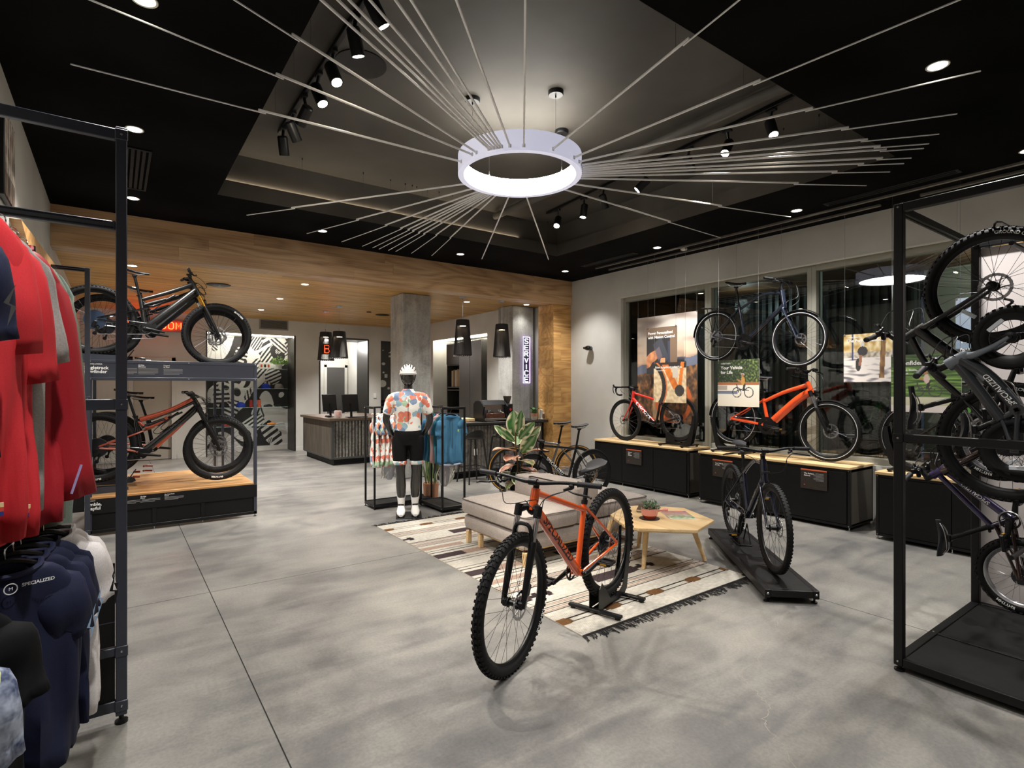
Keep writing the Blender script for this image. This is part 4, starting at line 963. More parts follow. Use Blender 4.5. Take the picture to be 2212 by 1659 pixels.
bench(2.65, 4.53, 6.38, [.94], 'long black window bench with pale wood top under the red-orange electric bike', 0)
bench(.45, 2.38, 6.31, [.66, 1.30], 'black window bench with pale wood top partly behind the right rack', 0)
def placard(x, y0, y1, z0, z1, lb, head):
    t = thing('info_placard', lb, 'placard', (x, y0, z0), 0, 'dark placards on the bench doors'); w, h = y1 - y0, z1 - z0
    MB().bb((-.012, 0, 0), (0, w, h), .001).build('plate', mat('placard_brown', (48, 42, 38), .35), t)
    MB().bb((-.0135, .001, h - .014), (-.001, w - .001, h - .0005), .0005).build('orange_strip', mat('placard_orange', (206, 92, 44), .5), t)
    F = lambda y, z: frame((-.0145, y, z), (0, -1, 0), (0, 0, 1))
    for i, s in enumerate(head): text(t, s, .022, F(w * .86, h * .78 - i * .022), WHT, align='LEFT', bold=.0004)
    m = MB()
    for i in range(7): m.bb((-.0137, w * .12, h * .8 - i * .013), (-.0128, w * (.5 if i % 3 else .42), h * .8 - i * .013 + .004))
    o = m.build('small_print', GRP, t, False); o['kind'] = 'stuff'
    MB().cyl((-.0138, w * .85, h * .2), (-.0125, w * .85, h * .2), .007, n=8).build('red_mark', mat('placard_red', (200, 60, 50), .5), t)
placard(6.445, 5.578, 5.883, .366, .592, 'dark placard with orange strip on the first window bench', ['Ultimate', 'Road', 'Machine'])
placard(6.365, 4.017, 4.304, .387, .607, 'dark placard with orange strip on second bench, behind the hybrid wheel', ['Your Vehicle', 'for Life'])
placard(6.365, 2.875, 3.162, .40, .622, 'dark placard with orange strip on second bench near its right end', ['The Perfect', 'Balance'])
# ---- display stands that hold bikes
def floor_stand(M, lb, R, arm=.5):
    """local origin under the wheel's centre, x along the wheel"""
    t = bpy.data.objects.new('bike_stand', None); COL.objects.link(t); tag(t, lb, 'stand'); t.matrix_world = M
    m = MB()
    for x in (-.19, .19):
        m.box((x, 0, .022), (.035, .40, .02), None, .003)
        for y in (-.17, .17): m.cyl((x, y, 0), (x, y, .014), .018, n=12)
    m.box((0, 0, .022), (.40, .05, .018), None, .003); m.build('base_bars', BLACK, t)
    for sd in (-1, 1):
        p = [(-.20, .03), (-.20, .16), (-.15, .20), (-.02, .06), (.08, .05), (.17, .10), (.24, .30), (.26, arm), (.30, arm), (.29, .28), (.24, .06), (.20, .03)]
        MB().prism(p, sd * .036 - .002, sd * .036 + .002, frame((0, 0, 0), (1, 0, 0), (0, 0, 1))).build('cheek_plate', BLACK, t, False)
    MB().box((0, 0, .045), (.1, .068, .03), None, .004).build('wheel_block', BPL, t)
    return t
def mstand(x, y, z, head): return Matrix.Translation((x, y, z)) @ Matrix.Rotation(math.radians(head), 4, 'Z')
floor_stand(mstand(2.83, 2.763, .008, 17.5), 'black steel stand holding the orange bike rear wheel on the rug', .375)
floor_stand(mstand(6.65, 5.07, .692, -90), 'black steel stand holding the red road bike rear wheel', .335, .45)
floor_stand(mstand(6.6, 4.16, .692, 90), 'black steel stand holding the electric bike rear wheel on second bench', .345, .45)
floor_stand(mstand(6.55, 2.09, .692, 90), 'black steel stand holding the rear wheel on third bench', .36, .45)
# ---- low plank platform under the hybrid bike
t = thing('low_platform', 'low black steel plank platform under the navy hybrid bike', 'platform', (3.916, 2.008, 0), math.radians(47.5))
Lp = 1.72; m = MB()
for y in (-.165, .165): m.bb((0, y - .02, .04), (Lp, y + .02, .10), .003)
for x in (0, .55, 1.12, Lp - .03): m.bb((x, -.145, .045), (x + .03, .145, .097), .003)
m.build('steel_frame', BLACK, t)
for a, b in ((.03, .55), (.58, 1.12), (1.15, Lp - .03)): MB().bb((a, -.145, .085), (b, .145, .099), .002).build('deck_panel', BLK2, t)
for x in (.04, .57, Lp - .04):
    for y in (-.165, .165): MB().lathe([(0, 0), (.02, 0), (.02, .01), (.008, .015), (.008, .042)], 12, (x, y, 0)).build('levelling_foot', BPL, t)
bolts(t, [(-.001, y, .07) for y in (-.165, .165)], (-1, 0, 0), .009)
m = MB()
for sd in (-1, 1): m.tube([(1.32, sd * .05, .1), (1.20, sd * .045, .28)], .006, 8); m.tube([(1.10, sd * .05, .1), (1.20, sd * .045, .28)], .006, 8)
m.box((1.22, 0, .105), (.26, .12, .012), None, .003); m.build('wheel_cradle', BLACK, t)
# ---- two rear floor stands behind the bench seat
for x, y, a, lb in ((4.50, 5.72, 174, 'black folded floor stand under the front road bike'), (5.0, 6.42, 154, 'black folded floor stand under the tan-tyred road bike')):
    t = thing('bike_stand', lb, 'stand', (x - .12, y + .05, 0), math.radians(a)); m = MB(); m.bb((-.05, -.16, .008), (.34, .16, .03), .004); m.bb((-.02, -.1, .03), (.3, .1, .05), .004); m.build('base', BLACK, t)
    MB().prism([(-.02, .05), (.1, .05), (.16, .16), (.12, .17), (.0, .09)], -.002, .002, frame((0, -.04, 0), (1, 0, 0), (0, 0, 1))).build('cheek_plate', BLACK, t, False)
# ---- back-to-back bench sofa
def fabric(name, c1, c2, sc=220, bmp=.25, rough=.9):
    g = NT(name, rough, 0, .2); p = g.obj(); n1 = g.noise(p, sc, 3, .7); n2 = g.noise(p, 6, 3)
    c = g.ramp(n1, [(.36, c1), (.64, c2)]); c = g.mix(.12, c, g.ramp(n2, [(.3, tuple(v * .8 for v in c1)), (.7, c2)])); g.set('Base Color', c); g.bump(n1, bmp, .003); return g.m
SOFA = fabric('grey_tweed', (134, 124, 118), (200, 189, 180), 260)
def cushion(a, b, puff=.02, nx=10):
    m = MB(); lx, ly, lz = b[0] - a[0], b[1] - a[1], b[2] - a[2]; r = min(.035, lz * .4); rings = []
    def loop(ins, z):
        x0, x1, y0, y1 = a[0] + ins, b[0] - ins, a[1] + ins, b[1] - ins; c = .035; P = []
        for cx_, cy_, s0 in ((x1 - c, y1 - c, 0), (x0 + c, y1 - c, 90), (x0 + c, y0 + c, 180), (x1 - c, y0 + c, 270)):
            for k in range(5): q = math.radians(s0 + 22.5 * k); P.append(Vector((cx_ + c * math.cos(q), cy_ + c * math.sin(q), z)))
        return P
    for ins, z in ((.02, a[2]), (.004, a[2] + .012), (-.004, a[2] + lz * .5), (.0, b[2] - .02), (.012, b[2] - .004), (.05, b[2] + puff * .35), (.14, b[2] + puff * .75), (.26, b[2] + puff)): rings.append(loop(ins, z))
    m.loft(rings); return m
def piping(a, b):
    P = []; c = .035
    for cx_, cy_, s0 in ((b[0] - c, b[1] - c, 0), (a[0] + c, b[1] - c, 90), (a[0] + c, a[1] + c, 180), (b[0] - c, a[1] + c, 270)):
        for k in range(5): q = math.radians(s0 + 22.5 * k); P.append((cx_ + c * math.cos(q), cy_ + c * math.sin(q), b[2] - .006))
    return MB().tube(P, .004, 6, closed=True)
t = thing('bench_sofa', 'light grey tweed back-to-back bench sofa on wooden legs', 'sofa', (2.80, 3.70, 0))
PIP = mat('dark_piping', (84, 76, 72), .9)
for nm, a, b in (('seat_base', (.02, .02, .15), (.74, 1.03, .285)), ('seat_base', (.76, .04, .15), (1.60, .98, .285)), ('seat_cushion', (.0, .0, .30), (.62, 1.05, .445)), ('seat_cushion', (.90, .06, .30), (1.64, .90, .435))):
    o = cushion(a, b, .012 if 'base' in nm else .03).build(nm, SOFA, t)
    if 'cushion' in nm: piping(a, b).build('piping', PIP, o)
cushion((.62, .02, .29), (.90, 1.0, .63), .015).build('backrest', SOFA, t)
m = MB().bb((.06, .06, .128), (1.56, .10, .152), .004).bb((.06, .94, .128), (1.56, .98, .152), .004).bb((.06, .06, .128), (.10, .98, .152), .004); m.build('wood_frame', ASHT, t)
for x, y in ((.05, .05), (.05, .76), (1.44, .12), (1.44, .86), (.05, .98), (.76, .05)): MB().bb((x - .022, y - .022, .008), (x + .022, y + .022, .13), .004).build('leg', ASHT, t)
# ---- octagonal table
oc = [(3.435, 3.16), (3.62, 3.50), (3.97, 3.66), (4.16, 3.60), (4.39, 3.28), (4.20, 2.83), (3.80, 2.71), (3.46, 3.03)]
cxm = sum(p[0] for p in oc) / 8; cym = sum(p[1] for p in oc) / 8
t = thing('coffee_table', 'low octagonal pale wood coffee table on round tapered legs', 'table', (cxm, cym, 0))
ol = [(x - cxm, y - cym) for x, y in oc]; ol = ol[::-1]
def scl(k): return [Vector((x * k, y * k, 0)) for x, y in ol]
ar = sum(ol[i][0] * ol[(i + 1) % 8][1] - ol[(i + 1) % 8][0] * ol[i][1] for i in range(8))
if ar < 0: ol = ol[::-1]
MB().loft([[p + Vector((0, 0, z)) for p in scl(k)] for k, z in ((.86, .352), (1.0, .378), (1.0, .396), (.992, .40))]).build('table_top', ASHT, t, False)
for x, y in ((3.63, 3.124), (4.245, 2.954), (4.081, 3.575)):
    dx, dy = x - cxm, y - cym; MB().cyl((dx, dy, 0.008), (dx * .72, dy * .72, .36), .017, .026, 16).build('leg', ASHT, t)
MB().cyl((-.42 + .05, .42 - .1, .008), (-.27, .24, .36), .017, .026, 16).build('leg', ASHT, t)
# pot, saucer, book, magazine
def leaf_blob(m, c, n, r, size, seed, up=.4):
    rr = random.Random(seed)
    for i in range(n):
        d = Vector((rr.gauss(0, 1), rr.gauss(0, 1), abs(rr.gauss(0, 1)) * up + .1)).normalized(); p = Vector(c) + d * r * rr.uniform(.3, 1)
        q = d.to_track_quat('Z', 'Y').to_matrix() @ Matrix.Rotation(rr.uniform(0, 6.28), 3, 'Z') @ Matrix.Rotation(rr.uniform(.2, 1.1), 3, 'X'); s = size * rr.uniform(.7, 1.3)
        m.add([p + q @ Vector(v) * s for v in ((0, 0, 0), (.35, 0, .5), (0, .05, 1.1), (-.35, 0, .5))], [(0, 1, 2, 3)])
LEAFG = mat('succulent_green', (98, 122, 92), .5); LEAFD = mat('leaf_green', (58, 98, 44), .4)
t = thing('potted_succulent', 'small succulent in pink and red glazed pot on the table', 'plant', (3.785, 3.19, .40))
MB().lathe([(0, 0), (.085, 0), (.088, .006), (.03, .008)], 32).build('saucer', mat('dark_saucer', (44, 34, 28), .4), t)
MB().lathe([(0, .008), (.05, .008), (.062, .03), (.066, .034)], 32).build('pot_foot', mat('red_glaze', (206, 66, 44), .25, coat=.5), t)
MB().lathe([(.066, .034), (.072, .06), (.071, .092), (.064, .092), (.06, .07), (0, .07)], 32).build('pot', mat('pink_glaze', (226, 150, 140), .25, coat=.5), t)
MB().tube(spline([(.062, -.02, .065), (.11, -.05, .07), (.15, -.075, .072)], 4), [.014, .013, .012, .011, .011, .012, .014, .015, .013], 10).build('handle', MC['pink_glaze'], t)
m = MB(); leaf_blob(m, (0, 0, .085), 260, .085, .02, 3, .8); o = m.build('leaves', LEAFG, t, False); o['kind'] = 'stuff'
t = thing('book', 'thick book lying on the table behind the pink pot', 'book', (4.02, 3.42, .401), math.radians(35)); MB().bb((-.11, -.08, 0), (.11, .08, .006), .001).bb((-.11, -.08, .024), (.11, .08, .03), .001).build('cover', mat('book_brown', (74, 44, 36), .5), t); MB().bb((-.105, -.077, .006), (.108, .077, .024)).build('pages', mat('book_pages', (226, 216, 200), .8), t)
# painted grids (printed pictures): colours are stored on the vertices
def picture_mat(name, rough=.5):
    if name in MC: return MC[name]
    g = NT(name, rough); a = g.n('VertexColor', layer_name='print').outputs['Color']; n_ = g.noise(g.obj(), 300, 1)
    g.set('Base Color', g.mix(.04, a, g.ramp(n_, [(.3, (90, 90, 90)), (.7, (250, 250, 250))]))); return g.m
def paint(name, w, h, nx, ny, f, m, parent=None, M=None, thick=0.0):
    """w x h sheet in local xy with a picture f(u, v) -> 0..255 rgb"""
    vs = [(w * i / nx, h * j / ny, 0) for j in range(ny + 1) for i in range(nx + 1)]
    fs = [(j * (nx + 1) + i, j * (nx + 1) + i + 1, (j + 1) * (nx + 1) + i + 1, (j + 1) * (nx + 1) + i) for j in range(ny) for i in range(nx)]
    me = bpy.data.meshes.new(name); me.from_pydata(vs, [], fs); me.materials.append(m)
    ca = me.color_attributes.new('print', 'FLOAT_COLOR', 'POINT'); buf = []
    for j in range(ny + 1):
        for i in range(nx + 1): buf.extend((*lin(f(i / nx, j / ny)), 1.0))
    ca.data.foreach_set('color', buf); me.update(); return obj(name, me, parent, M)
def nz(x, y, s=0): return noise.noise(Vector((x, y, s)))
def mixc(a, b, t): t = max(0, min(1, t)); return tuple(a[i] + (b[i] - a[i]) * t for i in range(3))
PRINT = picture_mat('printed_picture', .45)
t = thing('magazine', 'colourful magazine lying open side down on the table', 'magazine', (4.085, 3.12, .4005), math.radians(-35))
MB().bb((-.115, -.15, 0), (.115, .15, .006), .001).build('pages', WHT, t)
paint('cover', .228, .298, 24, 30, lambda u, v: mixc(mixc((70, 150, 90), (214, 110, 70), v + .3 * nz(u * 4, v * 4)), mixc((240, 220, 190), (120, 90, 150), v), max(0, nz(u * 7, v * 7, 3) + .45)), PRINT, t, Matrix.Translation((-.114, -.149, .0065)))
# ---- rug
RX0, RX1, RY0, RY1 = 2.35, 4.20, 2.50, 5.82
def rugf(u, v):
    x = RX0 + (RX1 - RX0) * u; y = RY0 + (RY1 - RY0) * v; yy = y - RY0; L = RY1 - RY0
    cream = (212, 206, 194); dk = (40, 34, 34); pl = (72, 60, 62); tan = (176, 152, 136); br = (118, 84, 52)
    y2 = min(yy, L - yy); c = cream; P = y2 % 1.66
    def ln(a, w): return abs(P - a) < w
    if ln(.20, .006) or ln(.255, .006): c = dk
    if abs(P - .228) < .045 - .0 * x and ((x * 1.0) % .46) < .16 and abs(P - .228) < (.05 if .03 < (x % .46) < .13 else .022): c = br
    for a in (.40, .47, .54): 
        if ln(a, .0055): c = dk
    for a in (.42, .445, .495, .515): 
        if ln(a, .007): c = tan
    if .62 < P < .76:
        xx = (x + .35 + .2 * int(yy > 1.66)) % 1.15
        if xx < .52 - .03 * int(abs(P - .69) / .02) : c = pl
        elif xx < .72 and abs(P - .69) < .025 + .03 * (int(xx / .05) % 2): c = (54, 44, 44)
        elif .80 < P: c = cream
    for a in (.84, .93, 1.0):
        if ln(a, .006): c = dk
    for a in (.86, .88, .905, .955, .975):
        if ln(a, .007): c = tan
    if 1.06 < P < 1.15:
        c = tan if ((x + .6) % 1.3) < .8 else cream
    for a in (1.2, 1.26):
        if ln(a, .006): c = dk
    if 1.32 < P < 1.44:
        xx = (x + .9) % 1.4; c = pl if xx < .75 else (tan if xx < 1.0 else cream)
    if ln(1.5, .006) or ln(1.56, .006): c = dk
    k = .93 + .10 * nz(x * 40, y * 40) + .05 * nz(x * 3, y * 3)
    return tuple(max(0, min(255, q * k)) for q in c)
g = NT('woven_rug', .95, 0, .1); a_ = g.n('VertexColor', layer_name='print').outputs['Color']; p_ = g.obj()
wv = g.n('TexWave', i_Vector=g.map(p_, (1, 0.0, 0)), i_Scale=26.0, i_Distortion=.6, i_Detail=1.0).outputs['Fac']
g.set('Base Color', g.mix(.35, a_, g.mix(1.0, a_, g.ramp(wv, [(.2, (150, 148, 145)), (.6, (255, 255, 255))]), 'MULTIPLY'))); g.bump(wv, .6, .006)
t = thing('area_rug', 'cream woven rug with black and brown tribal stripes under the sofa', 'rug', (RX0, RY0, 0))
paint('pile', RX1 - RX0, RY1 - RY0, 150, 640, rugf, g.m, t, Matrix.Translation((0, 0, .007)))
MB().bb((0, 0, .0005), (RX1 - RX0, RY1 - RY0, .0065)).build('backing', mat('rug_backing', (190, 180, 166), .95), t, False)
m = MB(); rr = random.Random(5)
for yb, sg in ((0, -1), (RY1 - RY0, 1)):
    x = .0
    while x < RX1 - RX0:
        n_ = rr.choice((2, 3, 3)); L_ = rr.uniform(.05, .10); dx = rr.uniform(-.04, .04)
        for k in range(n_):
            ex = x + dx + rr.uniform(-.02, .02); p = [(x + rr.uniform(-.003, .003), yb - sg * .004, .006), (x + dx * .4 + rr.uniform(-.006, .006), yb + sg * L_ * .5, .008), (ex, yb + sg * L_, .003)]
            m.tube(p, [.003, .0026, .0016], 4, False)
        x += rr.uniform(.013, .024)
o = m.build('fringe', mat('black_yarn', (26, 24, 24), .95), t); o['kind'] = 'stuff'
m = MB()
for yb in (0.002, RY1 - RY0 - .002): m.bb((0, yb - .006, .005), (RX1 - RX0, yb + .006, .011), .002)
m.build('edge_cord', MC['black_yarn'], t)
# ---- variegated rubber plant in a white pot, snake plant
def leafmat():
    g = NT('variegated_leaf', .35); a = g.n('VertexColor', layer_name='print').outputs['Color']; g.set('Base Color', a); g.b.inputs['Subsurface Weight'].default_value = .05; return g.m
VLEAF = leafmat()
def leaf(name, parent, base, d, up, L, W_, cols, curl=.25, n=10):
    """one broad leaf: cols = (middle, flush, margin)"""
    d = Vector(d).normalized(); up = Vector(up); s = d.cross(up).normalized(); up = s.cross(d).normalized(); vs = []; cs = []; rr = random.Random(hash((round(base[0], 3), round(L, 3), round(d.x, 3))) & 0xffff)
    ph = rr.uniform(0, 9)
    for i in range(n + 1):
        t = i / n; w = W_ * (math.sin(PI * min(1, t * .94 + .04)) ** .75) * (1 if t < .98 else .2)
        c = Vector(base) + d * (L * t) - up * (curl * L * t * t) 
        for j, q in enumerate((-1, -.75, -.38, 0, .38, .75, 1)):
            vs.append(c + s * (w * q) + up * (abs(q) * w * .22 + .006 * math.sin(ph + 9 * t) * abs(q)))
            m_ = abs(q); e = nz(t * 5 + ph, q * 3)
            col = cols[2] if m_ > .9 or (m_ > .7 and e > .1) else (cols[1] if (m_ > .3 and e > .05) else cols[0])
            if j == 3: col = mixc(cols[0], cols[2], .5)
            cs.append(col)
    fs = [(i * 7 + j, i * 7 + j + 1, (i + 1) * 7 + j + 1, (i + 1) * 7 + j) for i in range(n) for j in range(6)]
    me = bpy.data.meshes.new(name); me.from_pydata([v[:] for v in vs], [], fs); me.materials.append(VLEAF)
    ca = me.color_attributes.new('print', 'FLOAT_COLOR', 'POINT'); b = []
    for c in cs: b.extend((*lin(c), 1))
    ca.data.foreach_set('color', b); me.polygons.foreach_set('use_smooth', [True] * len(me.polygons)); me.update(); return obj(name, me, parent)
t = thing('rubber_plant', 'variegated rubber plant with green and pink leaves in white pot', 'plant', (4.19, 5.70, 0))
MB().lathe([(0, 0), (.10, 0), (.13, .1), (.135, .235), (.122, .235), (.115, .2), (0, .2)], 32).build('pot', mat('white_ceramic', (226, 220, 208), .35), t)
MB().lathe([(0, .205), (.118, .205)], 24).build('soil', mat('soil', (46, 34, 24), .95, bump=(60, .8)), t)
m = MB(); m.tube(spline([(0, 0, .2), (.01, -.01, .5), (-.02, 0, .85), (.0, .01, 1.05)], 6), .011, 8); m.tube(spline([(.0, 0, .3), (.06, -.03, .55), (.08, -.06, .78)], 6), .009, 8); m.build('stem', mat('plant_stem', (92, 70, 42), .7), t)
GR = ((44, 92, 40), (66, 116, 54), (226, 220, 184)); PK = ((150, 88, 62), (206, 140, 112), (230, 200, 170)); MIXL = ((74, 104, 52), (180, 130, 100), (226, 210, 178))
rgt = Vector((.81, -.585, 0)); tow = Vector((-.585, -.81, 0))
LV = [((-.02, 0, .92), (-.05, .1, 1), .30, .085, GR), ((.02, 0, .92), (.12, .3, 1), .30, .05, GR), ((-.03, 0, .85), (-.9, .2, .75), .30, .045, GR), ((.03, 0, .88), (.75, .4, .9), .27, .055, GR), ((.05, -.02, .75), (.75, .1, .9), .36, .06, MIXL), ((.06, 0, .7), (.5, .5, .7), .30, .06, GR),
      ((-.02, 0, .72), (-.85, .5, .35), .30, .075, PK), ((.06, 0, .68), (1, .2, .45), .32, .06, PK), ((-.01, 0, .66), (-.4, .8, .1), .26, .075, PK), ((.04, 0, .6), (.5, .9, .2), .30, .07, MIXL), ((.0, 0, .55), (-.8, .4, -.1), .24, .075, PK), ((.05, 0, .52), (.9, .6, -.1), .28, .065, PK),
      ((-.02, 0, .45), (-.9, .6, .0), .27, .07, GR), ((.03, 0, .45), (.7, .8, -.05), .26, .075, GR), ((0, 0, .40), (.1, 1, -.2), .24, .06, GR), ((.05, 0, .42), (1, .3, .1), .30, .06, GR), ((-.02, 0, .36), (-.6, .9, -.25), .2, .055, MIXL), ((0, 0, .8), (.1, -.8, .5), .26, .07, GR), ((0, 0, .6), (-.3, -.9, .2), .26, .07, PK)]
for b_, d, L_, W_, cc in LV:
    dd = rgt * d[0] + tow * d[1] + Vector((0, 0, d[2])); bb_ = rgt * b_[0] + Vector((0, 0, b_[2]))
    up = Vector((0, 0, 1)) if d[2] < .6 else -tow * -1 + Vector((0, 0, .2))
    leaf('leaf', t, bb_, dd, up, L_ * 1.08, W_ * 1.3, cc)
t = thing('snake_plant', 'snake plant in round terracotta pot between the garment racks', 'plant', (3.53, 6.80, 0))
MB().lathe([(0, 0), (.125, 0), (.13, .02), (.03, .025)], 32).build('saucer', mat('terracotta_pale', (196, 150, 116), .8), t)
MB().lathe([(0, .02), (.098, .02), (.108, .23), (.098, .23), (.092, .2), (0, .2)], 32).build('pot', mat('terracotta', (176, 128, 98), .8), t)
for k in range(12):
    a = k * 2.4; r = .03 + .03 * (k % 3); d = Vector((math.cos(a) * .25, math.sin(a) * .25, 1)); leaf('leaf', t, (math.cos(a) * r, math.sin(a) * r, .19), d, (math.cos(a), math.sin(a), .1), .30 + .05 * (k % 4), .02, ((40, 66, 40), (70, 96, 60), (150, 160, 90)), .02)
# ---- black garment racks
def grack(lb, x0, x1, y0, y1, rail):
    t = thing('garment_rack', lb, 'clothes rack', (x0, y0, 0)); W_, D_ = x1 - x0, y1 - y0; p = .022
    for x in (0, W_ - p):
        for y in (0, D_ - p): MB().bb((x, y, .03), (x + p, y + p, 1.30), .002).build('post', BLACK, t)
    m = MB()
    for x in (0, W_ - p): m.bb((x, p, 1.272), (x + p, D_ - p, 1.30), .002)
    if rail == 'x': m.bb((p, D_ / 2 - .012, 1.276), (W_ - p, D_ / 2 + .012, 1.298), .002)
    else: 
        m = MB()
        for y in (0, D_ - p): m.bb((p, y, 1.272), (W_ - p, y + p, 1.30), .002)
        m.bb((W_ / 2 - .012, p, 1.276), (W_ / 2 + .012, D_ - p, 1.298), .002)
    m.build('top_rail', BLACK, t)
    m = MB(); m.bb((p, 0, .03), (W_ - p, p, .07), .002).bb((p, D_ - p, .03), (W_ - p, D_, .07), .002).bb((0, p, .03), (p, D_ - p, .07), .002).bb((W_ - p, p, .03), (W_, D_ - p, .07), .002); m.build('base_frame', BLACK, t)
    MB().bb((p, p, .045), (W_ - p, D_ - p, .062)).build('base_tray', BLK2, t, False)
    for x in (p / 2, W_ - p / 2):
        for y in (p / 2, D_ - p / 2): MB().lathe([(0, 0), (.014, 0), (.014, .008), (.005, .012), (.005, .032)], 10, (x, y, 0)).build('levelling_foot', BPL, t)
    bolts(t, [(-.001, y, z) for y in (p / 2, D_ - p / 2) for z in (.05, 1.285)], (-1, 0, 0), .005)
grack('black steel garment rack with floral jerseys left of the mannequin', 2.64, 3.46, 6.62, 6.95, 'x')
grack('black steel garment rack with blue jerseys right of the mannequin', 3.25, 3.585, 5.965, 6.58, 'y')
# ---- garments
def floral(name, sc=9.0, rough=.6):
    g = NT(name, rough, 0, .3); p = g.obj(); ds = g.noise(p, 14, 2, .5, 0, 'Color')
    v = g.n('VectorMath', operation='ADD', i_0=p, i_1=g.n('VectorMath', operation='SCALE', i_0=ds, i_Scale=.05).outputs[0]).outputs[0]
    vo = g.n('TexVoronoi', i_Vector=v, i_Scale=sc, i_Randomness=.9); hue = g.n('SeparateColor', i_Color=vo.outputs['Color']).outputs['Red']
    c = g.ramp(hue, [(0, (226, 86, 30)), (.26, (236, 238, 232)), (.42, (62, 108, 158)), (.56, (240, 240, 236)), (.66, (120, 168, 190)), (.76, (232, 120, 60)), (.86, (150, 190, 150)), (.94, (240, 238, 230))], 'CONSTANT')
    edge = g.math('GREATER_THAN', vo.outputs['Distance'], .66); wash = g.noise(p, 30, 3)
    c = g.mix(edge, c, lin((240, 238, 232))); c = g.mix(g.math('MULTIPLY', wash, .35), c, lin((244, 242, 236))); g.set('Base Color', c); return g.m
FLOR = floral('floral_jersey', 15.0)
def cloth(name, col, rough=.75, weave=300):
    if name in MC: return MC[name]
    c1 = tuple(v * .93 for v in col); c2 = tuple(min(255, v * 1.05 + 2) for v in col); return fabric(name, c1, c2, weave, .12, rough)
def garment(label, loc, rz, w, L, sl, m, seed=1, sleeve_ang=16, collar=None, hanger=True, kind='shirt', nk=.085, fold=.012, depth=.035, name='shirt', group=None, taper=1.0, sr=.085, cat='clothing', lean=0.0, cuff=None):
    t = thing(name, label, cat, loc, rz, group); rr = random.Random(seed); ph = rr.uniform(0, 6.28); ph2 = rr.uniform(0, 6.28); N = 44; rings = []
    Z = [0, -.012, -.03, -.06, -.10, -.15, -.21] + [-.21 - (L - .21) * k / 9 for k in range(1, 10)]
    for z in Z:
        s = -z; wf = nk + (w * .80 - nk) * min(1, s / .035) ** .6 if s < .035 else (w * .80 + (w - w * .80) * min(1, (s - .035) / .06)); hemk = max(0, (s - .2) / max(.01, L - .2)); wf *= 1 + (taper - 1) * hemk
        dp = (.032 if s < .02 else depth * (.8 + .5 * hemk)); rg = []
        for k in range(N):
            a = 2 * PI * k / N; x = wf * math.copysign(abs(math.cos(a)) ** .8, math.cos(a)); y = dp * math.sin(a)
            fo = fold * 1.5 * (.2 + hemk) * (math.sin(x * 46 + ph + 2.2 * math.sin(s * 5 + ph2)) + .6 * math.sin(x * 83 + ph2 + s * 9)) + .012 * nz(x * 9 + seed, s * 8)
            y += fo * min(1, s / .08); zz = z - (.0 if s < .02 else 0) + (.02 * (1 - abs(math.cos(a))) * (-1 if math.sin(a) < 0 else .3) * (1 if s < .02 else max(0, 1 - s / .08))) 
            if s >= L - 1e-6: zz += .008 * math.sin(x * 40 + ph)
            rg.append(Vector((x, y + lean * s, zz)))
        rings.append(rg)
    m_ = MB(); m_.loft(rings, False, False); b = m_.build('body', m, t, True, 60); sdm = b.modifiers.new('t', 'SOLIDIFY'); sdm.thickness = .003
    if sl > 0:
        for sd in (-1, 1):
            a = math.radians(sleeve_ang + rr.uniform(-4, 4)); d = Vector((sd * math.sin(a), rr.uniform(-.06, .06), -math.cos(a))); o = Vector((sd * (w * .90 - sr * .62), 0, -.055)); rg = []
            for i in range(9):
                q = i / 8; r = sr * (1.08 - .28 * q) * (.97 + .03 * math.sin(9 * q + ph)) if i > 1 else sr * (.45 + .45 * i); c = o + d * (sl * q) + Vector((0, .012 * math.sin(q * 7 + ph), 0)) + Vector((0, lean * (.085 + sl * q), 0))
                s_ = Vector((math.cos(a) * sd, 0, math.sin(a))); rg.append([c + s_ * (r * math.cos(2 * PI * k / 20)) + Vector((0, 1, 0)) * ((depth * (.5 + .35 * min(1, q * 4)) + .012 * q * math.sin(3 * math.cos(2 * PI * k / 20) * 2 + ph + 6 * q)) * math.sin(2 * PI * k / 20)) for k in range(20)])
            m_ = MB(); m_.loft(rg, True, False); s2 = m_.build('sleeve', m, t, True, 60); sdm = s2.modifiers.new('t', 'SOLIDIFY'); sdm.thickness = .003
            if cuff:
                MB().loft([[p + d * .001 + (p - o - d * sl) * .02 for p in rg[-2]], [p + d * .004 + (p - o - d * sl) * .02 for p in rg[-1]]], False, False).build('cuff', cuff, t)
    if collar:
        m_ = MB(); P = [(nk * 1.02 * math.cos(q), .04 * math.sin(q), .006 - .022 * (-math.sin(q) if math.sin(q) < 0 else -.2)) for q in [2 * PI * k / 24 for k in range(24)]]; m_.tube(P, .009, 6, closed=True); m_.build('collar', collar, t)
    if hanger:
        m_ = MB(); m_.tube(spline([(-w * .78, 0, -.045), (-w * .4, 0, .0), (0, 0, .022), (w * .4, 0, .0), (w * .78, 0, -.045)], 5), .009, 7); hg = m_.build('hanger', BPL, t)
        MB().tube(spline([(0, 0, .02), (0, 0, .06), (.018, 0, .078), (.016, 0, .10), (0, 0, .108), (-.014, 0, .098)], 4), .0022, 6).build('hook', CHR, hg)
    return t
JB = cloth('steel_blue_jersey', (70, 122, 158)); JT = cloth('teal_jersey', (44, 106, 122)); JP = cloth('dusty_pink_jersey', (196, 160, 158)); BIB = cloth('black_lycra', (14, 14, 16), .55); JW = cloth('pale_lining', (176, 188, 214))
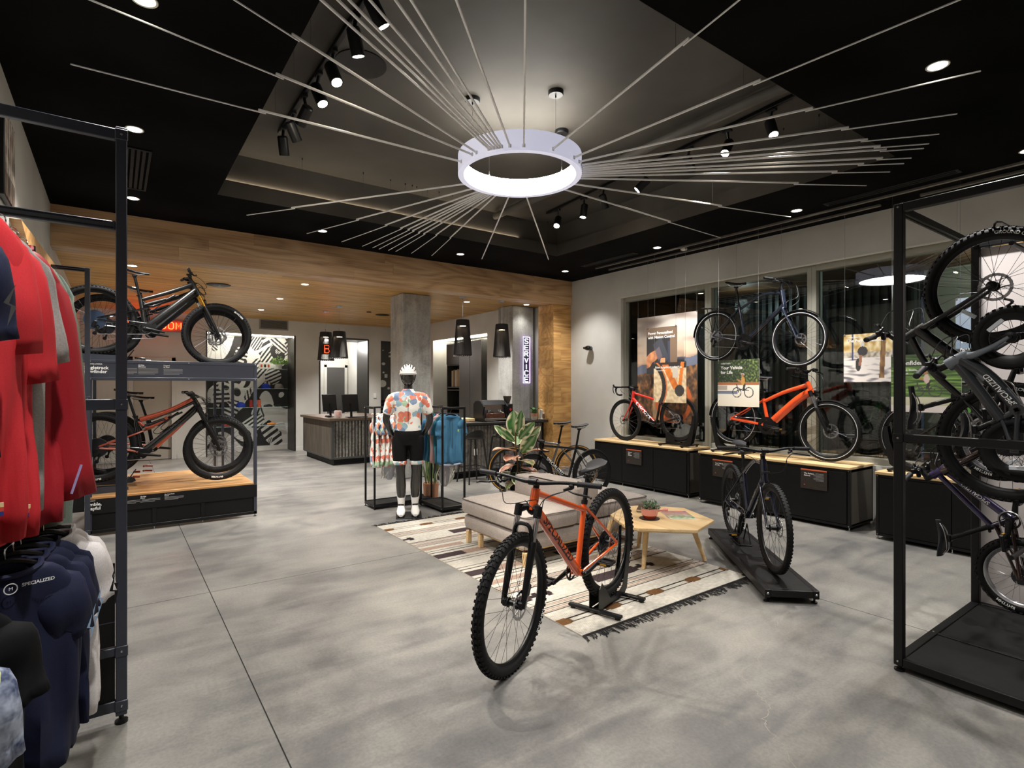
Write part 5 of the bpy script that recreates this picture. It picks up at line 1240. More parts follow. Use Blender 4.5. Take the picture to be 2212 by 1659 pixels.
for i, x in enumerate((2.72, 2.79, 2.86, 2.93, 3.02)):
    garment(['floral jersey leftmost on the left garment rack', 'floral jersey second from left on the left garment rack', 'floral jersey third from left on the left garment rack', 'floral jersey fourth from left on the left garment rack', 'floral jersey nearest the mannequin shoulder on the left garment rack'][i], (x, 6.785, 1.188), math.radians(90 - 14), .21, .66 - .02 * (i % 2), .2, FLOR, 10 + i, 14, FLOR, name='cycling_jersey', group='floral jerseys on the left rack', depth=.03, taper=.96, sr=.075)
garment('black bib shorts hanging among the floral jerseys', (3.12, 6.785, 1.188), math.radians(84), .15, .58, 0, BIB, 30, name='bib_shorts')
for i, (y, mm, nm_) in enumerate(((6.05, JB, 'steel blue zip jersey hung at the front of the right garment rack'), (6.15, JT, 'teal jersey second on the right garment rack'), (6.24, JP, 'dusty pink jersey third on the right garment rack'), (6.33, JT, 'teal jersey behind the dusty pink one on the right rack'), (6.42, JB, 'deep blue jersey at the back of the right garment rack'))):
    t = garment(nm_, (3.418 - .0 * i, y, 1.188), math.radians(-8 + 5 * (i % 2)), .18, .60, .2, mm, 40 + i, 15, mm, name='cycling_jersey', depth=.028, taper=.98, sr=.07)
    if i == 0:
        MB().bb((-.002, -.047, -.55), (.002, -.043, -.03)).build('zip', DST, t, False)
        MB().bb((.075, -.046, -.20), (.09, -.043, -.17)).build('chest_mark', mat('lime_mark', (190, 220, 90), .5), t, False)
        m_ = MB(); m_.tube([(-.16, -.02, -.60), (-.05, -.03, -.615), (.06, -.03, -.61), (.165, -.02, -.60)], .012, 8); m_.build('hem_lining', JW, t)
for x, y, z, lb in ((2.88, 6.70, .60, 'crumpled clear garment bag under the floral jerseys'), (3.44, 6.25, .52, 'white mesh bag hanging under the blue jersey')):
    t = thing('mesh_bag', lb, 'bag', (x, y, z)); m_ = MB()
    for k in range(9):
        a = R_.uniform(-.10, .10); m_.tube(spline([(a, R_.uniform(-.05, .05), 0.0), (a + R_.uniform(-.06, .06), R_.uniform(-.05, .05), -.12), (a + R_.uniform(-.06, .06), R_.uniform(-.05, .05), -.22), (a + R_.uniform(-.09, .09), R_.uniform(-.05, .05), -.05)], 6), .006, 5)
    m_.build('straps', WHP, t); m_ = MB(); m_.loft([[Vector((.07 * s_ * math.cos(q), .04 * s_ * math.sin(q), z_)) for q in [2 * PI * k / 14 for k in range(14)]] for z_, s_ in ((.18, .5), (.1, .7), (0, 1.0), (-.1, 1.15), (-.2, .9), (-.25, .4))], True, True); m_.build('mesh_pouch', mat('bag_mesh', (206, 208, 220), .6, alpha=.7), t)
# ================================================================ MANNEQUIN (one continuous remeshed body)
def fused(name, m, mats, parent, voxel, smooth=2):
    me = m.mesh('tmp', mats, True, 180); o = bpy.data.objects.new('tmp', me); COL.objects.link(o)
    r = o.modifiers.new('r', 'REMESH'); r.mode = 'VOXEL'; r.voxel_size = voxel; r.use_smooth_shade = True
    s = o.modifiers.new('s', 'SMOOTH'); s.factor = .6; s.iterations = smooth * 3
    bpy.context.view_layer.update(); dg = bpy.context.evaluated_depsgraph_get()
    n = bpy.data.meshes.new_from_object(o.evaluated_get(dg)); n.name = name; bpy.data.objects.remove(o); bpy.data.meshes.remove(me)
    n.materials.clear(); n.materials.append(mats); n.polygons.foreach_set('use_smooth', [True] * len(n.polygons)); n.update(); return obj(name, n, parent)
def ell(cx_, cy_, z, rx, ry, n=20): return [Vector((cx_ + rx * math.cos(2 * PI * k / n), cy_ + ry * math.sin(2 * PI * k / n), z)) for k in range(n)]
man = thing('mannequin', 'dark grey mannequin in floral cycling jersey, black shorts and white helmet', 'mannequin', (2.875, 6.13, .012), math.radians(-25))
SKIN = mat('graphite_gloss', (42, 41, 40), .22, coat=.5)
b = MB()
b.loft([ell(0, .01, z, rx, ry) for z, rx, ry in ((.84, .10, .08), (.90, .158, .118), (.97, .165, .122), (1.04, .148, .108), (1.10, .132, .098), (1.18, .138, .102), (1.27, .155, .115), (1.35, .168, .112), (1.41, .165, .096), (1.455, .12, .075), (1.485, .07, .06), (1.52, .054, .056), (1.56, .052, .056), (1.60, .05, .055))])
# head with the featureless face of a shop dummy: chin, brow, nose ridge, ears
b.sphere((0, -.012, 1.672), 1, 24, 16, (.074, .094, .112)); b.sphere((0, -.045, 1.605), 1, 16, 10, (.045, .05, .04)); b.sphere((0, -.098, 1.655), 1, 12, 8, (.012, .02, .03)); b.sphere((0, -.078, 1.70), 1, 14, 8, (.055, .03, .02)); b.sphere((0, -.092, 1.622), 1, 12, 6, (.022, .014, .01))
for sd in (-1, 1):
    b.sphere((sd * .074, .0, 1.66), 1, 10, 8, (.012, .02, .032)); b.sphere((sd * .028, -.088, 1.682), 1, 10, 6, (.016, .012, .009))
    b.tube(spline([(sd * .13, 0, 1.41), (sd * .19, .012, 1.385), (sd * .225, .03, 1.28), (sd * .262, .055, 1.16), (sd * .245, .06, 1.08), (sd * .205, .085, .99), (sd * .165, .12, .93)], 4), [.055, .058, .058, .057, .056, .054, .053, .052, .050, .049, .047, .046, .045, .044, .044, .042, .040, .037, .034, .032, .030, .028, .026, .025, .025], 14)
    w = Vector((sd * .165, .12, .93)); d = Vector((-sd * .55, .45, -.7)).normalized()
    b.tube([w, w + d * .045, w + d * .085], [.025, .034, .03], 12, flat=(1, .6))
    side = d.cross(Vector((0, 1, 0))).normalized()
    for k, (of, ln_) in enumerate(((-.027, .062), (-.010, .075), (.008, .07), (.025, .055))):
        p0 = w + d * .075 + side * of; b.tube([p0, p0 + d * ln_ * .55, p0 + d * ln_ * .9 + Vector((0, -.018, -.008))], [.0095, .009, .0075], 8)
    p0 = w + d * .02 - side * .028; b.tube([p0, p0 - side * .028 + d * .03, p0 - side * .03 + d * .06], [.011, .01, .008], 8)
    lx = sd * .088; fx = sd * .012
    b.tube(spline([(lx, .012, .92), (lx + fx, .0, .78), (lx + fx * .6, -.012, .62), (lx + fx * .2, -.012, .50), (lx - fx * .2, .012, .38), (lx - fx * .5, .03, .22), (lx - fx * .7, .028, .10), (lx - fx * .7, .03, .05)], 4), [.094, .094, .093, .092, .090, .086, .081, .076, .071, .066, .061, .058, .056, .056, .057, .059, .061, .061, .059, .055, .050, .046, .042, .038, .036, .034, .034, .034, .035], 16)
fused('body', b, SKIN, man, .0085)
# jersey, shorts
b = MB(); b.loft([ell(0, .008, z, rx, ry, 28) for z, rx, ry in ((1.0, .160, .124), (1.06, .156, .118), (1.10, .150, .114), (1.18, .152, .116), (1.27, .168, .128), (1.35, .178, .124), (1.41, .170, .104), (1.45, .120, .082), (1.485, .074, .066), (1.515, .064, .064))])
for sd in (-1, 1): b.tube(spline([(sd * .07, .0, 1.425), (sd * .185, .010, 1.39), (sd * .225, .03, 1.28), (sd * .247, .045, 1.215)], 4), [.058, .064, .068, .071, .072, .072, .071, .069, .068, .066, .064, .063, .062], 16)
fused('jersey', b, FLOR, man, .009, 1)
b = MB(); b.loft([ell(0, .01, z, rx, ry, 28) for z, rx, ry in ((.84, .12, .10), (.90, .168, .126), (.97, .172, .130), (1.025, .160, .122))])
for sd in (-1, 1):
    lx = sd * .088; b.tube(spline([(lx, .012, .93), (lx + sd * .012, .0, .80), (lx + sd * .009, -.01, .64)], 4), [.1, .1, .1, .098, .096, .093, .089, .085, .082], 18)
fused('shorts', b, BIB, man, .009, 1)
for sd in (-1, 1):
    lx = sd * .088
    MB().loft([ell(lx + sd * .008, -.011, z, r, r, 20) for z, r in ((.605, .075), (.61, .079), (.645, .085), (.652, .082))], False, False).build('leg_band', FLOR, man)
    MB().loft([ell(lx - sd * .006, .028 + .01 * (z > .2), z, r, r * 1.04, 20) for z, r in ((.04, .040), (.10, .038), (.16, .044), (.22, .052), (.285, .058), (.29, .052))], True, False).build('sock', mat('white_knit', (228, 226, 224), .85), man)
    # shoe
    x0 = lx - sd * .004; m = MB(); rg = []
    for i in range(10):
        q = i / 9; y = .075 - .27 * q; hw_ = .036 + .012 * math.sin(q * PI) + (.004 if q > .5 else 0) - (.018 if q > .95 else 0); h = .085 * (1 - q) ** .8 + .04 - (.012 if q > .95 else 0)
        rg.append([Vector((x0 + hw_ * math.cos(a), y, .012 + h * .5 + h * .5 * math.sin(a))) for a in [2 * PI * k / 16 for k in range(16)]])
    m.loft(rg); so = m.build('shoe', mat('white_shoe', (226, 224, 220), .4), man)
    MB().prism([(x0 - .038, -.19), (x0 + .038, -.19), (x0 + .046, -.06), (x0 + .036, .08), (x0 - .036, .08), (x0 - .046, -.06)], .0, .014).build('sole', BPL, so)
    m = MB(); m.sphere((x0, .02, .115), .04, 14, 8, (.95, 1.2, .5)); m.box((x0, -.05, .083), (.05, .03, .012), Matrix.Rotation(.35, 3, 'X'), .004); m.box((x0, -.10, .066), (.055, .02, .01), Matrix.Rotation(.3, 3, 'X'), .004); m.build('shoe_strap', BPL, so)
# helmet: white shell with long dark vents
HC = Vector((0, .006, 1.700)); m = MB(); rg = []
for th in (3, 14, 26, 38, 50, 62, 74, 86, 97):
    q = math.radians(th); rg.append([HC + Vector((.100 * math.sin(q) * math.cos(a), .132 * math.sin(q) * math.sin(a), .118 * math.cos(q))) for a in [2 * PI * k / 36 for k in range(36)]])
m.loft(rg[::-1], False, True); hl = m.build('helmet', mat('helmet_white', (226, 224, 220), .3, coat=.4), man)
c0 = Vector((0, .006, 1.700))
def vent(ph0, t0, t1, wd):
    vs = []; n = 10
    for k in range(n + 1):
        q = k / n; th = math.radians(t0 + (t1 - t0) * q); w_ = math.radians(wd) * math.sin(PI * q) ** .8; a0 = math.radians(ph0 * (1 - .25 * q))
        for e in (-1, -.4, .4, 1):
            a = a0 + e * w_; s_ = Vector((math.sin(a) * math.sin(th), -math.cos(th), math.cos(a) * math.sin(th))); k_ = 1.012; vs.append(HC + Vector((s_.x * .100, s_.y * .132, s_.z * .118)) * k_)
    MB().add(vs, [(k * 4 + i, k * 4 + i + 1, (k + 1) * 4 + i + 1, (k + 1) * 4 + i) for k in range(n) for i in range(3)]).build('helmet_vent', BPL, hl)
for ph, a0, a1, wd in ((0, 52, 84, 6), (22, 36, 82, 4.5), (-22, 36, 82, 4.5), (46, 34, 92, 5), (-46, 34, 92, 5), (72, 44, 104, 4.5), (-72, 44, 104, 4.5), (12, 100, 150, 6), (-12, 100, 150, 6), (36, 108, 150, 6), (-36, 108, 150, 6)): vent(ph, a0, a1, wd)
P = [c0 + Vector((.099 * math.cos(q), .131 * math.sin(q), -.004 - .008 * math.sin(q))) for q in [2 * PI * k / 36 for k in range(36)]]
MB().tube(P, .009, 8, closed=True).build('helmet_rim', MC['helmet_white'], hl)
m = MB()
for sd in (-1, 1): m.tube(spline([(sd * .09, -.02, 1.70), (sd * .075, -.03, 1.62), (sd * .03, -.035, 1.556), (0, -.04, 1.55)], 5), .005, 6); m.tube(spline([(sd * .085, .06, 1.69), (sd * .078, .0, 1.63), (sd * .075, -.03, 1.62)], 5), .004, 6)
m.box((.01, -.048, 1.55), (.03, .016, .018), None, .004); m.build('chin_strap', BPL, hl)
m = MB(); m.cyl((-.052, -.108, 1.395), (-.052, -.112, 1.395), .022, n=20); m.build('chest_patch', WHT, man)
MB().bb((-.002, -.122, 1.10), (.002, -.114, 1.44)).build('jersey_zip', DST, man, False)
tag(MB().box((2.87, 6.10, .006), (.30, .34, .012), Matrix.Rotation(math.radians(-25), 3, 'Z'), .002).build('base_plate', BLACK), 'black square steel plate under the mannequin feet', 'plate')
# ================================================================ SERVICE COUNTER, STOOLS, REGISTER DESK
def corrugated(x0, x1, z0, z1, y, pitch=.066, amp=.011):
    m = MB(); n = int((x1 - x0) / pitch * 6); P = []
    for k in range(n + 1):
        x = x0 + (x1 - x0) * k / n; P.append((x, y - amp * math.cos(2 * PI * (x - x0) / pitch)))
    for (a, b_) in zip(P[:-1], P[1:]): m.add([(a[0], a[1], z0), (b_[0], b_[1], z0), (b_[0], b_[1], z1), (a[0], a[1], z1)], [(0, 1, 2, 3)])
    return m
def _galv():
    g = NT('galvanised_steel', .42, .9); p = g.pos(); a = g.noise(p, 22, 5, .65); c = g.noise(p, 3, 3); g.set('Base Color', g.ramp(g.math('ADD', g.math('MULTIPLY', a, .6), g.math('MULTIPLY', c, .4)), [(.35, (96, 92, 88)), (.55, (160, 156, 150)), (.7, (196, 194, 190))])); return g.m
GALV = _galv()
t = thing('service_counter', 'long dark service counter faced with corrugated steel', 'counter', (4.35, 8.0, 0)); Lc = 2.15
corrugated(.03, Lc - .03, .12, .88, .012).build('corrugated_front', GALV, t, True, 80)
m = MB().bb((0, .025, .10), (Lc, .55, .90)).bb((.02, .06, 0), (Lc - .02, .5, .10)); m.build('carcass', BLK2, t, False)
m = MB().bb((0, -.004, .09), (Lc, .024, .125), .003).bb((0, -.004, .125), (.03, .024, .9), .003).bb((Lc - .03, -.004, .125), (Lc, .024, .9), .003); m.build('steel_trim', BLACK, t)
MB().bb((-.03, -.12, .90), (Lc + .02, .58, .945), .004).build('counter_top', DKMET, t)
t2 = MB().bb((.62, -.006, .38), (.69, .0, .49), .002).build('power_outlet', WHP, t)
def stool(x, y, rz, lb):
    t = thing('bar_stool', lb, 'stool', (x, y, 0), rz); ST = mat('stool_black', (24, 23, 22), .45)
    m = MB(); m.lathe([(0, .705), (.12, .705), (.165, .715), (.172, .73), (.165, .742), (.1, .735), (0, .733)], 28); m.build('seat', ST, t)
    m = MB(); vs = []; n = 14
    for k in range(n + 1):
        a = math.radians(10 + 160 * k / n); h = .13 * math.sin(math.radians(180 * k / n)) ** .7
        for r, z in ((.17, .73), (.175, .73 + h), (.163, .73 + h), (.158, .735)): vs.append((r * math.cos(a), r * math.sin(a), z))
    m.add(vs, [(k * 4 + i, k * 4 + (i + 1) % 4, (k + 1) * 4 + (i + 1) % 4, (k + 1) * 4 + i) for k in range(n) for i in range(4)]); m.build('backrest', ST, t)
    for sx in (-1, 1):
        for sy in (-1, 1): MB().cyl((sx * .12, sy * .12, .71), (sx * .19, sy * .19, 0), .016, .012, 10).build('leg', ST, t)
    for a, c in (((-1, -1), (1, -1)), ((1, -1), (1, 1)), ((1, 1), (-1, 1)), ((-1, 1), (-1, -1))): MB().cyl((a[0] * .167, a[1] * .167, .25), (c[0] * .167, c[1] * .167, .25), .008, n=8).build('foot_rail', ST, t)
stool(5.30, 7.62, math.radians(180), 'black bar stool at the counter behind the rubber plant')
stool(4.72, 7.62, math.radians(180), 'black bar stool half hidden behind the blue jerseys')
# coffee machine, grinder, wooden boards, small plant, card reader
t = thing('espresso_machine', 'steel and black espresso machine on the service counter', 'coffee machine', (5.42, 8.12, .947))
for x in (-.26, .235): MB().prism([(-.14, 0), (.2, 0), (.2, .30), (.12, .36), (-.02, .36), (-.14, .26), (-.1, .12)], x, x + .03, frame((0, 0, 0), (0, 1, 0), (0, 0, 1)) @ Matrix.Identity(4)).build('side_panel', BPL, t, False)
m = MB(); m.bb((-.235, -.05, .02), (.24, .19, .30), .01).bb((-.23, -.12, .02), (.235, -.04, .05), .004); m.build('body', STL, t)
MB().prism([(-.08, .29), (.19, .29), (.19, .355), (.10, .37), (-.02, .365)], -.23, .235, frame((0, 0, 0), (0, 1, 0), (0, 0, 1))).build('hood', BPL, t, False)
for x in (-.12, .10):
    m = MB(); m.cyl((x, -.09, .20), (x, -.09, .16), .035, n=16); m.cyl((x, -.11, .17), (x, -.22, .155), .012, n=8); m.build('group_head', CHR, t)
MB().bb((-.2, -.124, .06), (.2, -.118, .14), .003).build('drip_panel', mat('copper_panel', (150, 110, 96), .25, .9), t)
t = thing('coffee_grinder', 'narrow black coffee grinder with red crest beside the espresso machine', 'grinder', (5.77, 8.14, .947)); MB().bb((-.06, -.1, 0), (.06, .1, .30), .01).build('body', BPL, t); MB().lathe([(0, .30), (.04, .30), (.075, .42), (.075, .44), (0, .44)], 20).build('hopper', mat('smoked_hopper', (60, 54, 48), .2), t); MB().cyl((0, -.101, .20), (0, -.105, .20), .024, n=16).build('crest', mat('crest_red', (176, 40, 40), .5), t)
box_thing('cutting_board', 'pale wooden boards on the counter left of the espresso machine', 'board', (4.72, 8.2, .947), (5.12, 8.5, 1.0), ASHT)
t = thing('potted_plant', 'little green plant in cream and terracotta pot on the counter', 'plant', (6.30, 8.02, .947)); MB().lathe([(0, 0), (.05, 0), (.065, .06)], 24).build('pot_base', mat('cream_pot', (206, 190, 170), .7), t); MB().lathe([(.065, .06), (.07, .12), (.062, .12), (.058, .10), (0, .10)], 24).build('pot', MC['terracotta'], t); MB().sphere((0, 0, .15), .045, 14, 10, (1, 1, 1.1)).build('bulb', LEAFD, t)
for k in range(6): a = k * 1.1; leaf('leaf', t, (0, 0, .15), (math.cos(a), math.sin(a), .6 + .2 * (k % 2)), (0, 0, 1), .15, .03, ((60, 104, 50), (70, 120, 60), (90, 140, 70)), .2)
t = thing('card_reader', 'white card terminal on a stand at the end of the counter', 'card reader', (6.44, 8.0, .947)); MB().bb((-.03, -.04, 0), (.03, .04, .012), .003).build('base', WHP, t); MB().box((0, 0, .10), (.025, .07, .17), Matrix.Rotation(.2, 3, 'X'), .004).build('terminal', WHP, t); MB().box((.08, .02, .06), (.11, .02, .12), Matrix.Rotation(-.15, 3, 'X'), .003).build('screen_frame', WHP, t); MB().box((.08, .008, .06), (.085, .006, .09), Matrix.Rotation(-.15, 3, 'X')).build('screen', STL, t)
# register desk
t = thing('register_desk', 'dark register desk with corrugated steel side under two pendants', 'desk', (3.44, 10.80, 0)); Wd, Dd = 1.35, 2.0
MB().bb((.02, .02, .13), (Wd - .02, Dd - .02, .87)).bb((.06, .06, 0), (Wd - .06, Dd - .06, .13)).build('carcass', BLK2, t, False)
corrugated(.05, Wd - .05, .16, .87, .012).build('corrugated_front', GALV, t, True, 80)
MB().bb((.0, .06, .16), (.018, Dd - .06, .87)).build('side_panel', wood('smoked_wood', [(50, 44, 36), (78, 70, 60), (98, 90, 78)], 'z', .6), t, False)
m = MB()
for x, y in ((-.005, -.005), (Wd - .05, -.005), (-.005, Dd - .05)): m.bb((x, y, .13), (x + .055, y + .055, .88), .003)
m.bb((.05, -.005, .12), (Wd - .05, .02, .16), .003).bb((-.005, .05, .12), (.02, Dd - .05, .16), .003); m.build('steel_trim', mat('grey_steel_trim', (62, 62, 60), .45), t)
MB().bb((-.06, -.06, .88), (Wd + .04, Dd + .04, .93), .004).build('desk_top', mat('brown_laminate', (84, 70, 56), .35), t)
def monitor(x, y, rz, lb):
    t = thing('monitor', lb, 'monitor', (x, y, .932), rz); MB().box((0, 0, .29), (.40, .03, .36), Matrix.Rotation(.12, 3, 'X'), .01).build('screen', BPL, t); MB().lathe([(0, 0), (.1, 0), (.1, .01), (0, .012)], 20).build('foot', BPL, t); MB().bar((0, .03, .01), (0, .02, .28), .05, .02, .003).build('stand', BPL, t)
monitor(3.60, 11.45, math.radians(-150), 'left of two black monitors on the register desk'); monitor(3.90, 11.05, math.radians(-160), 'right of two black monitors on the register desk')
t = thing('goods_jar', 'clear jar of colourful goods on the register desk', 'jar', (3.62, 10.98, .932)); MB().lathe([(0, 0), (.07, 0), (.08, .05), (.08, .13), (.06, .15)], 20).build('jar', mat('clear_plastic', (220, 224, 226), .1, alpha=.4), t)
m = MB()
for k in range(14): m.box((R_.uniform(-.045, .045), R_.uniform(-.045, .045), R_.uniform(.02, .14)), (.04, .03, .03), Matrix.Rotation(R_.random() * 3, 3, 'Z'), .004)
o = m.build('snacks', mat('orange_snack', (220, 110, 50), .5), t); o['kind'] = 'stuff'
box_thing('barcode_scanner', 'small black scanner lying on the register desk', 'scanner', (3.50, 11.25, .932), (3.58, 11.42, .97), BPL, .01)
box_thing('keyboard', 'flat black keyboard on the register desk', 'keyboard', (3.78, 10.86, .932), (4.20, 11.0, .95), BPL, .005)
# neon SERVICE sign on the second column
NEO = mat('violet_neon', (236, 220, 255), .4, emit=(206, 170, 255), es=1.6); NEW = mat('white_neon', (255, 255, 255), .4, emit=(236, 240, 255), es=3.0)
t = thing('neon_sign', 'vertical white and violet neon sign reading SERVICE on the column', 'sign', (6.475, 8.626, 1.63)); ws, hs = .165, .90
m = MB()
for a, b_ in (((0, 0), (ws, 0)), ((ws, 0), (ws, hs)), ((ws, hs), (0, hs)), ((0, hs), (0, 0))): m.cyl((a[0], -.03, a[1]), (b_[0], -.03, b_[1]), .007, n=8)
m.build('neon_border', NEO, t)
MB().bb((.0, -.012, .0), (ws, -.004, hs), .002).build('backing', mat('sign_backing', (34, 32, 40), .4), t)
STK = {'S': [[(1, .85), (.8, 1), (.2, 1), (0, .8), (.2, .55), (.8, .45), (1, .2), (.8, 0), (.2, 0), (0, .15)]], 'E': [[(1, 1), (0, 1), (0, 0), (1, 0)], [(0, .5), (.85, .5)]], 'R': [[(0, 0), (0, 1), (.75, 1), (1, .78), (.75, .55), (0, .5)], [(.5, .5), (1, 0)]], 'V': [[(0, 1), (.5, 0), (1, 1)]], 'I': [[(.5, 1), (.5, 0)]], 'C': [[(1, .85), (.8, 1), (.2, 1), (0, .8), (0, .2), (.2, 0), (.8, 0), (1, .15)]], 'B': [[(0, 0), (0, 1), (.8, 1), (1, .8), (.8, .55), (0, .52)], [(.8, .55), (1, .25), (.8, 0), (0, 0)]], 'T': [[(0, 1), (1, 1)], [(.5, 1), (.5, 0)]], 'O': [[(.2, 0), (.8, 0), (1, .2), (1, .8), (.8, 1), (.2, 1), (0, .8), (0, .2), (.2, 0)]], 'M': [[(0, 0), (0, 1), (.5, .4), (1, 1), (1, 0)]]}
def neon(t, ch_, x, z, w, h, m_, r=.006, y=-.03):
    m = MB()
    for s in STK[ch_]: m.tube([(x + a * w, y, z + b_ * h) for a, b_ in s], r, 7)
    m.build('neon_letter', m_, t)
for i, ch_ in enumerate('SERVICE'): neon(t, ch_, .04, hs - .125 - i * .125, .085, .09, NEW)
# ================================================================ ALCOVES, DOORS, WALL PIECES
def blob_mural(seed):
    rr = random.Random(seed); S = []
    for k in range(46): S.append((rr.random(), rr.random() * 1.25, rr.uniform(.03, .11), rr.uniform(.5, 2.2), rr.uniform(0, 3.14), rr.randint(0, 3), rr.randint(0, 1)))
    def f(u, v):
        y = v * 1.25; c = 1 if nz(u * 2.2 + seed, y * 2.2) > .02 else 0
        for (a, b_, r, asp, th, ty, iv) in S:
            dx, dy = u - a, y - b_; x2 = (dx * math.cos(th) + dy * math.sin(th)) / asp; y2 = -dx * math.sin(th) + dy * math.cos(th)
            if x2 * x2 + y2 * y2 < r * r:
                if ty == 0: c = iv
                elif ty == 1: c = 1 if int((x2 + 9) / .016) % 2 else 0
                elif ty == 2: c = 1 if int((y2 + 9) / .02) % 2 else 0
                else: c = iv if math.hypot(x2, y2) < r * .5 else 1 - iv
        return (232, 232, 228) if c else (16, 16, 17)
    return f
MUR = picture_mat('mural_paint', .6)
YA = 14.45; t = thing('wall_mural', 'black and white abstract mural at the back of the display alcove', 'mural', (1.65, YA, .12))
paint('mural_panel', 1.87, 2.64, 190, 270, blob_mural(3), MUR, t, frame((0, -.004, 0), (1, 0, 0), (0, 0, 1)))
m = MB().bb((1.60, YA, 0), (3.6, YA + .05, 2.9)).bb((1.60, YW + .12, 0), (1.65, YA, 2.9)).bb((1.60, YW + .12, 2.78), (3.6, YA, 2.85)); struct(m.build('wall_alcove', PAINT, smooth=False))
struct(boxobj('trim_4', (3.50, YW - .012, 0), (3.54, YA, 2.79), DKMET)); struct(boxobj('trim_5', (1.63, YW - .012, 0), (1.655, YA, 2.79), DKMET))
LED = mat('led_strip', (255, 250, 240), .5, emit=(255, 246, 230), es=22)
tag(MB().bb((1.68, YW + .13, 2.755), (3.48, YW + .17, 2.775), .003).build('strip_light', LED), 'bright white strip light along the top of the mural alcove', 'light')
SHG = mat('shelf_glass', (190, 220, 212), .1, alpha=.35); 
for z, lb in ((1.98, 'top glass shelf in the mural alcove'), (1.50, 'second glass shelf in the mural alcove'), (1.06, 'third glass shelf in the mural alcove'), (.62, 'lowest glass shelf in the mural alcove')):
    box_thing('glass_shelf', lb, 'shelf', (1.72, 14.08, z), (3.42, 14.42, z + .012), SHG, .002)
def cap(x, z, col, lb):
    t = thing('baseball_hat', lb, 'hat', (x, 14.25, z + .012)); mm = cloth('cap_%d_%d' % (col[0], col[2]), col)
    MB().lathe([(.105, 0), (.105, .035), (.09, .085), (.05, .115), (0, .122)], 20).build('crown', mm, t); MB().loft([[Vector((.095 * math.cos(a), -.07 + (-.0) + s * -.09 * math.sin(a) * 1.0 if True else 0, .012 - .012 * s)) for a in [PI * k / 12 for k in range(13)]] for s in (.2, 1.0)], False, False).build('brim', mm, t)
cap(1.95, 1.98, (30, 30, 32), 'black cap left on the top glass shelf'); cap(2.62, 1.98, (36, 36, 38), 'black cap beside the white box on the top glass shelf'); cap(2.95, 1.50, (34, 60, 160), 'blue cap on the second glass shelf'); cap(3.25, 1.50, (130, 130, 128), 'grey cap on the second glass shelf'); cap(2.05, 1.06, (28, 28, 30), 'black cap on the third glass shelf'); cap(2.40, 1.06, (38, 60, 150), 'blue cap on the third glass shelf')
t = thing('gift_box', 'small white carrier box with red prints on the top glass shelf', 'box', (2.92, 14.25, 1.992)); MB().bb((-.12, -.06, 0), (.12, .06, .15), .004).build('carton', WHP, t)
for x in (-.08, 0, .08): MB().bb((x - .02, -.063, .03), (x + .02, -.0605, .10)).build('print', mat('rust_print', (190, 70, 44), .6) if x else BPL, t, False)
t = thing('trailing_plant', 'leafy green trailing plant on the top glass shelf', 'plant', (3.24, 14.2, 1.992)); MB().lathe([(0, 0), (.06, 0), (.08, .11), (.07, .11), (0, .09)], 16).build('pot', WHP, t); m = MB(); leaf_blob(m, (0, 0, .12), 240, .19, .055, 8, .25); o = m.build('leaves', mat('fresh_leaf', (112, 148, 74), .5), t, False); o['kind'] = 'stuff'
for x, lb in ((2.62, 'dark red water bottle on the third glass shelf'), (2.80, 'orange water bottle on the third glass shelf')):
    t = thing('water_bottle', lb, 'bottle', (x, 14.25, 1.072)); MB().lathe([(0, 0), (.037, 0), (.037, .07), (.033, .09), (.037, .11), (.037, .155), (.03, .17)], 18).build('bottle', mat('bottle_%s' % lb.split()[0], (150, 40, 34) if 'red' in lb else (208, 96, 60), .35), t); MB().lathe([(.03, .17), (.03, .19), (.012, .2), (.012, .215), (0, .215)], 14).build('cap', BPL, t)
for x, z, c_, lb in ((3.08, .62, (216, 130, 40), 'orange shoe lying on the lowest glass shelf'), (3.28, .62, (190, 188, 180), 'pale grey shoe on the lowest glass shelf'), (3.0, 1.06, (24, 24, 26), 'black sunglasses case on the third glass shelf'), (3.25, 1.06, (24, 24, 26), 'flat black gadget at right of the third glass shelf'), (2.1, .62, (190, 60, 50), 'red and white box on the lowest glass shelf')):
    m = MB(); m.loft([[Vector((.10 - .2 * i / 6, .035 * w_ * math.cos(a), .03 * w_ + .03 * w_ * math.sin(a))) for a in [2 * PI * k / 12 for k in range(12)]] for i, w_ in enumerate((.5, .9, 1.05, 1, .9, .85, .6))]); o = m.build('shelf_item', mat('item_%d' % (c_[0] + int(x * 10)), c_, .4)); o.location = (x, 14.25, z + .012); tag(o, lb, 'shoe' if 'shoe' in lb else ('box' if 'box' in lb else ('case' if 'case' in lb else 'gadget')))
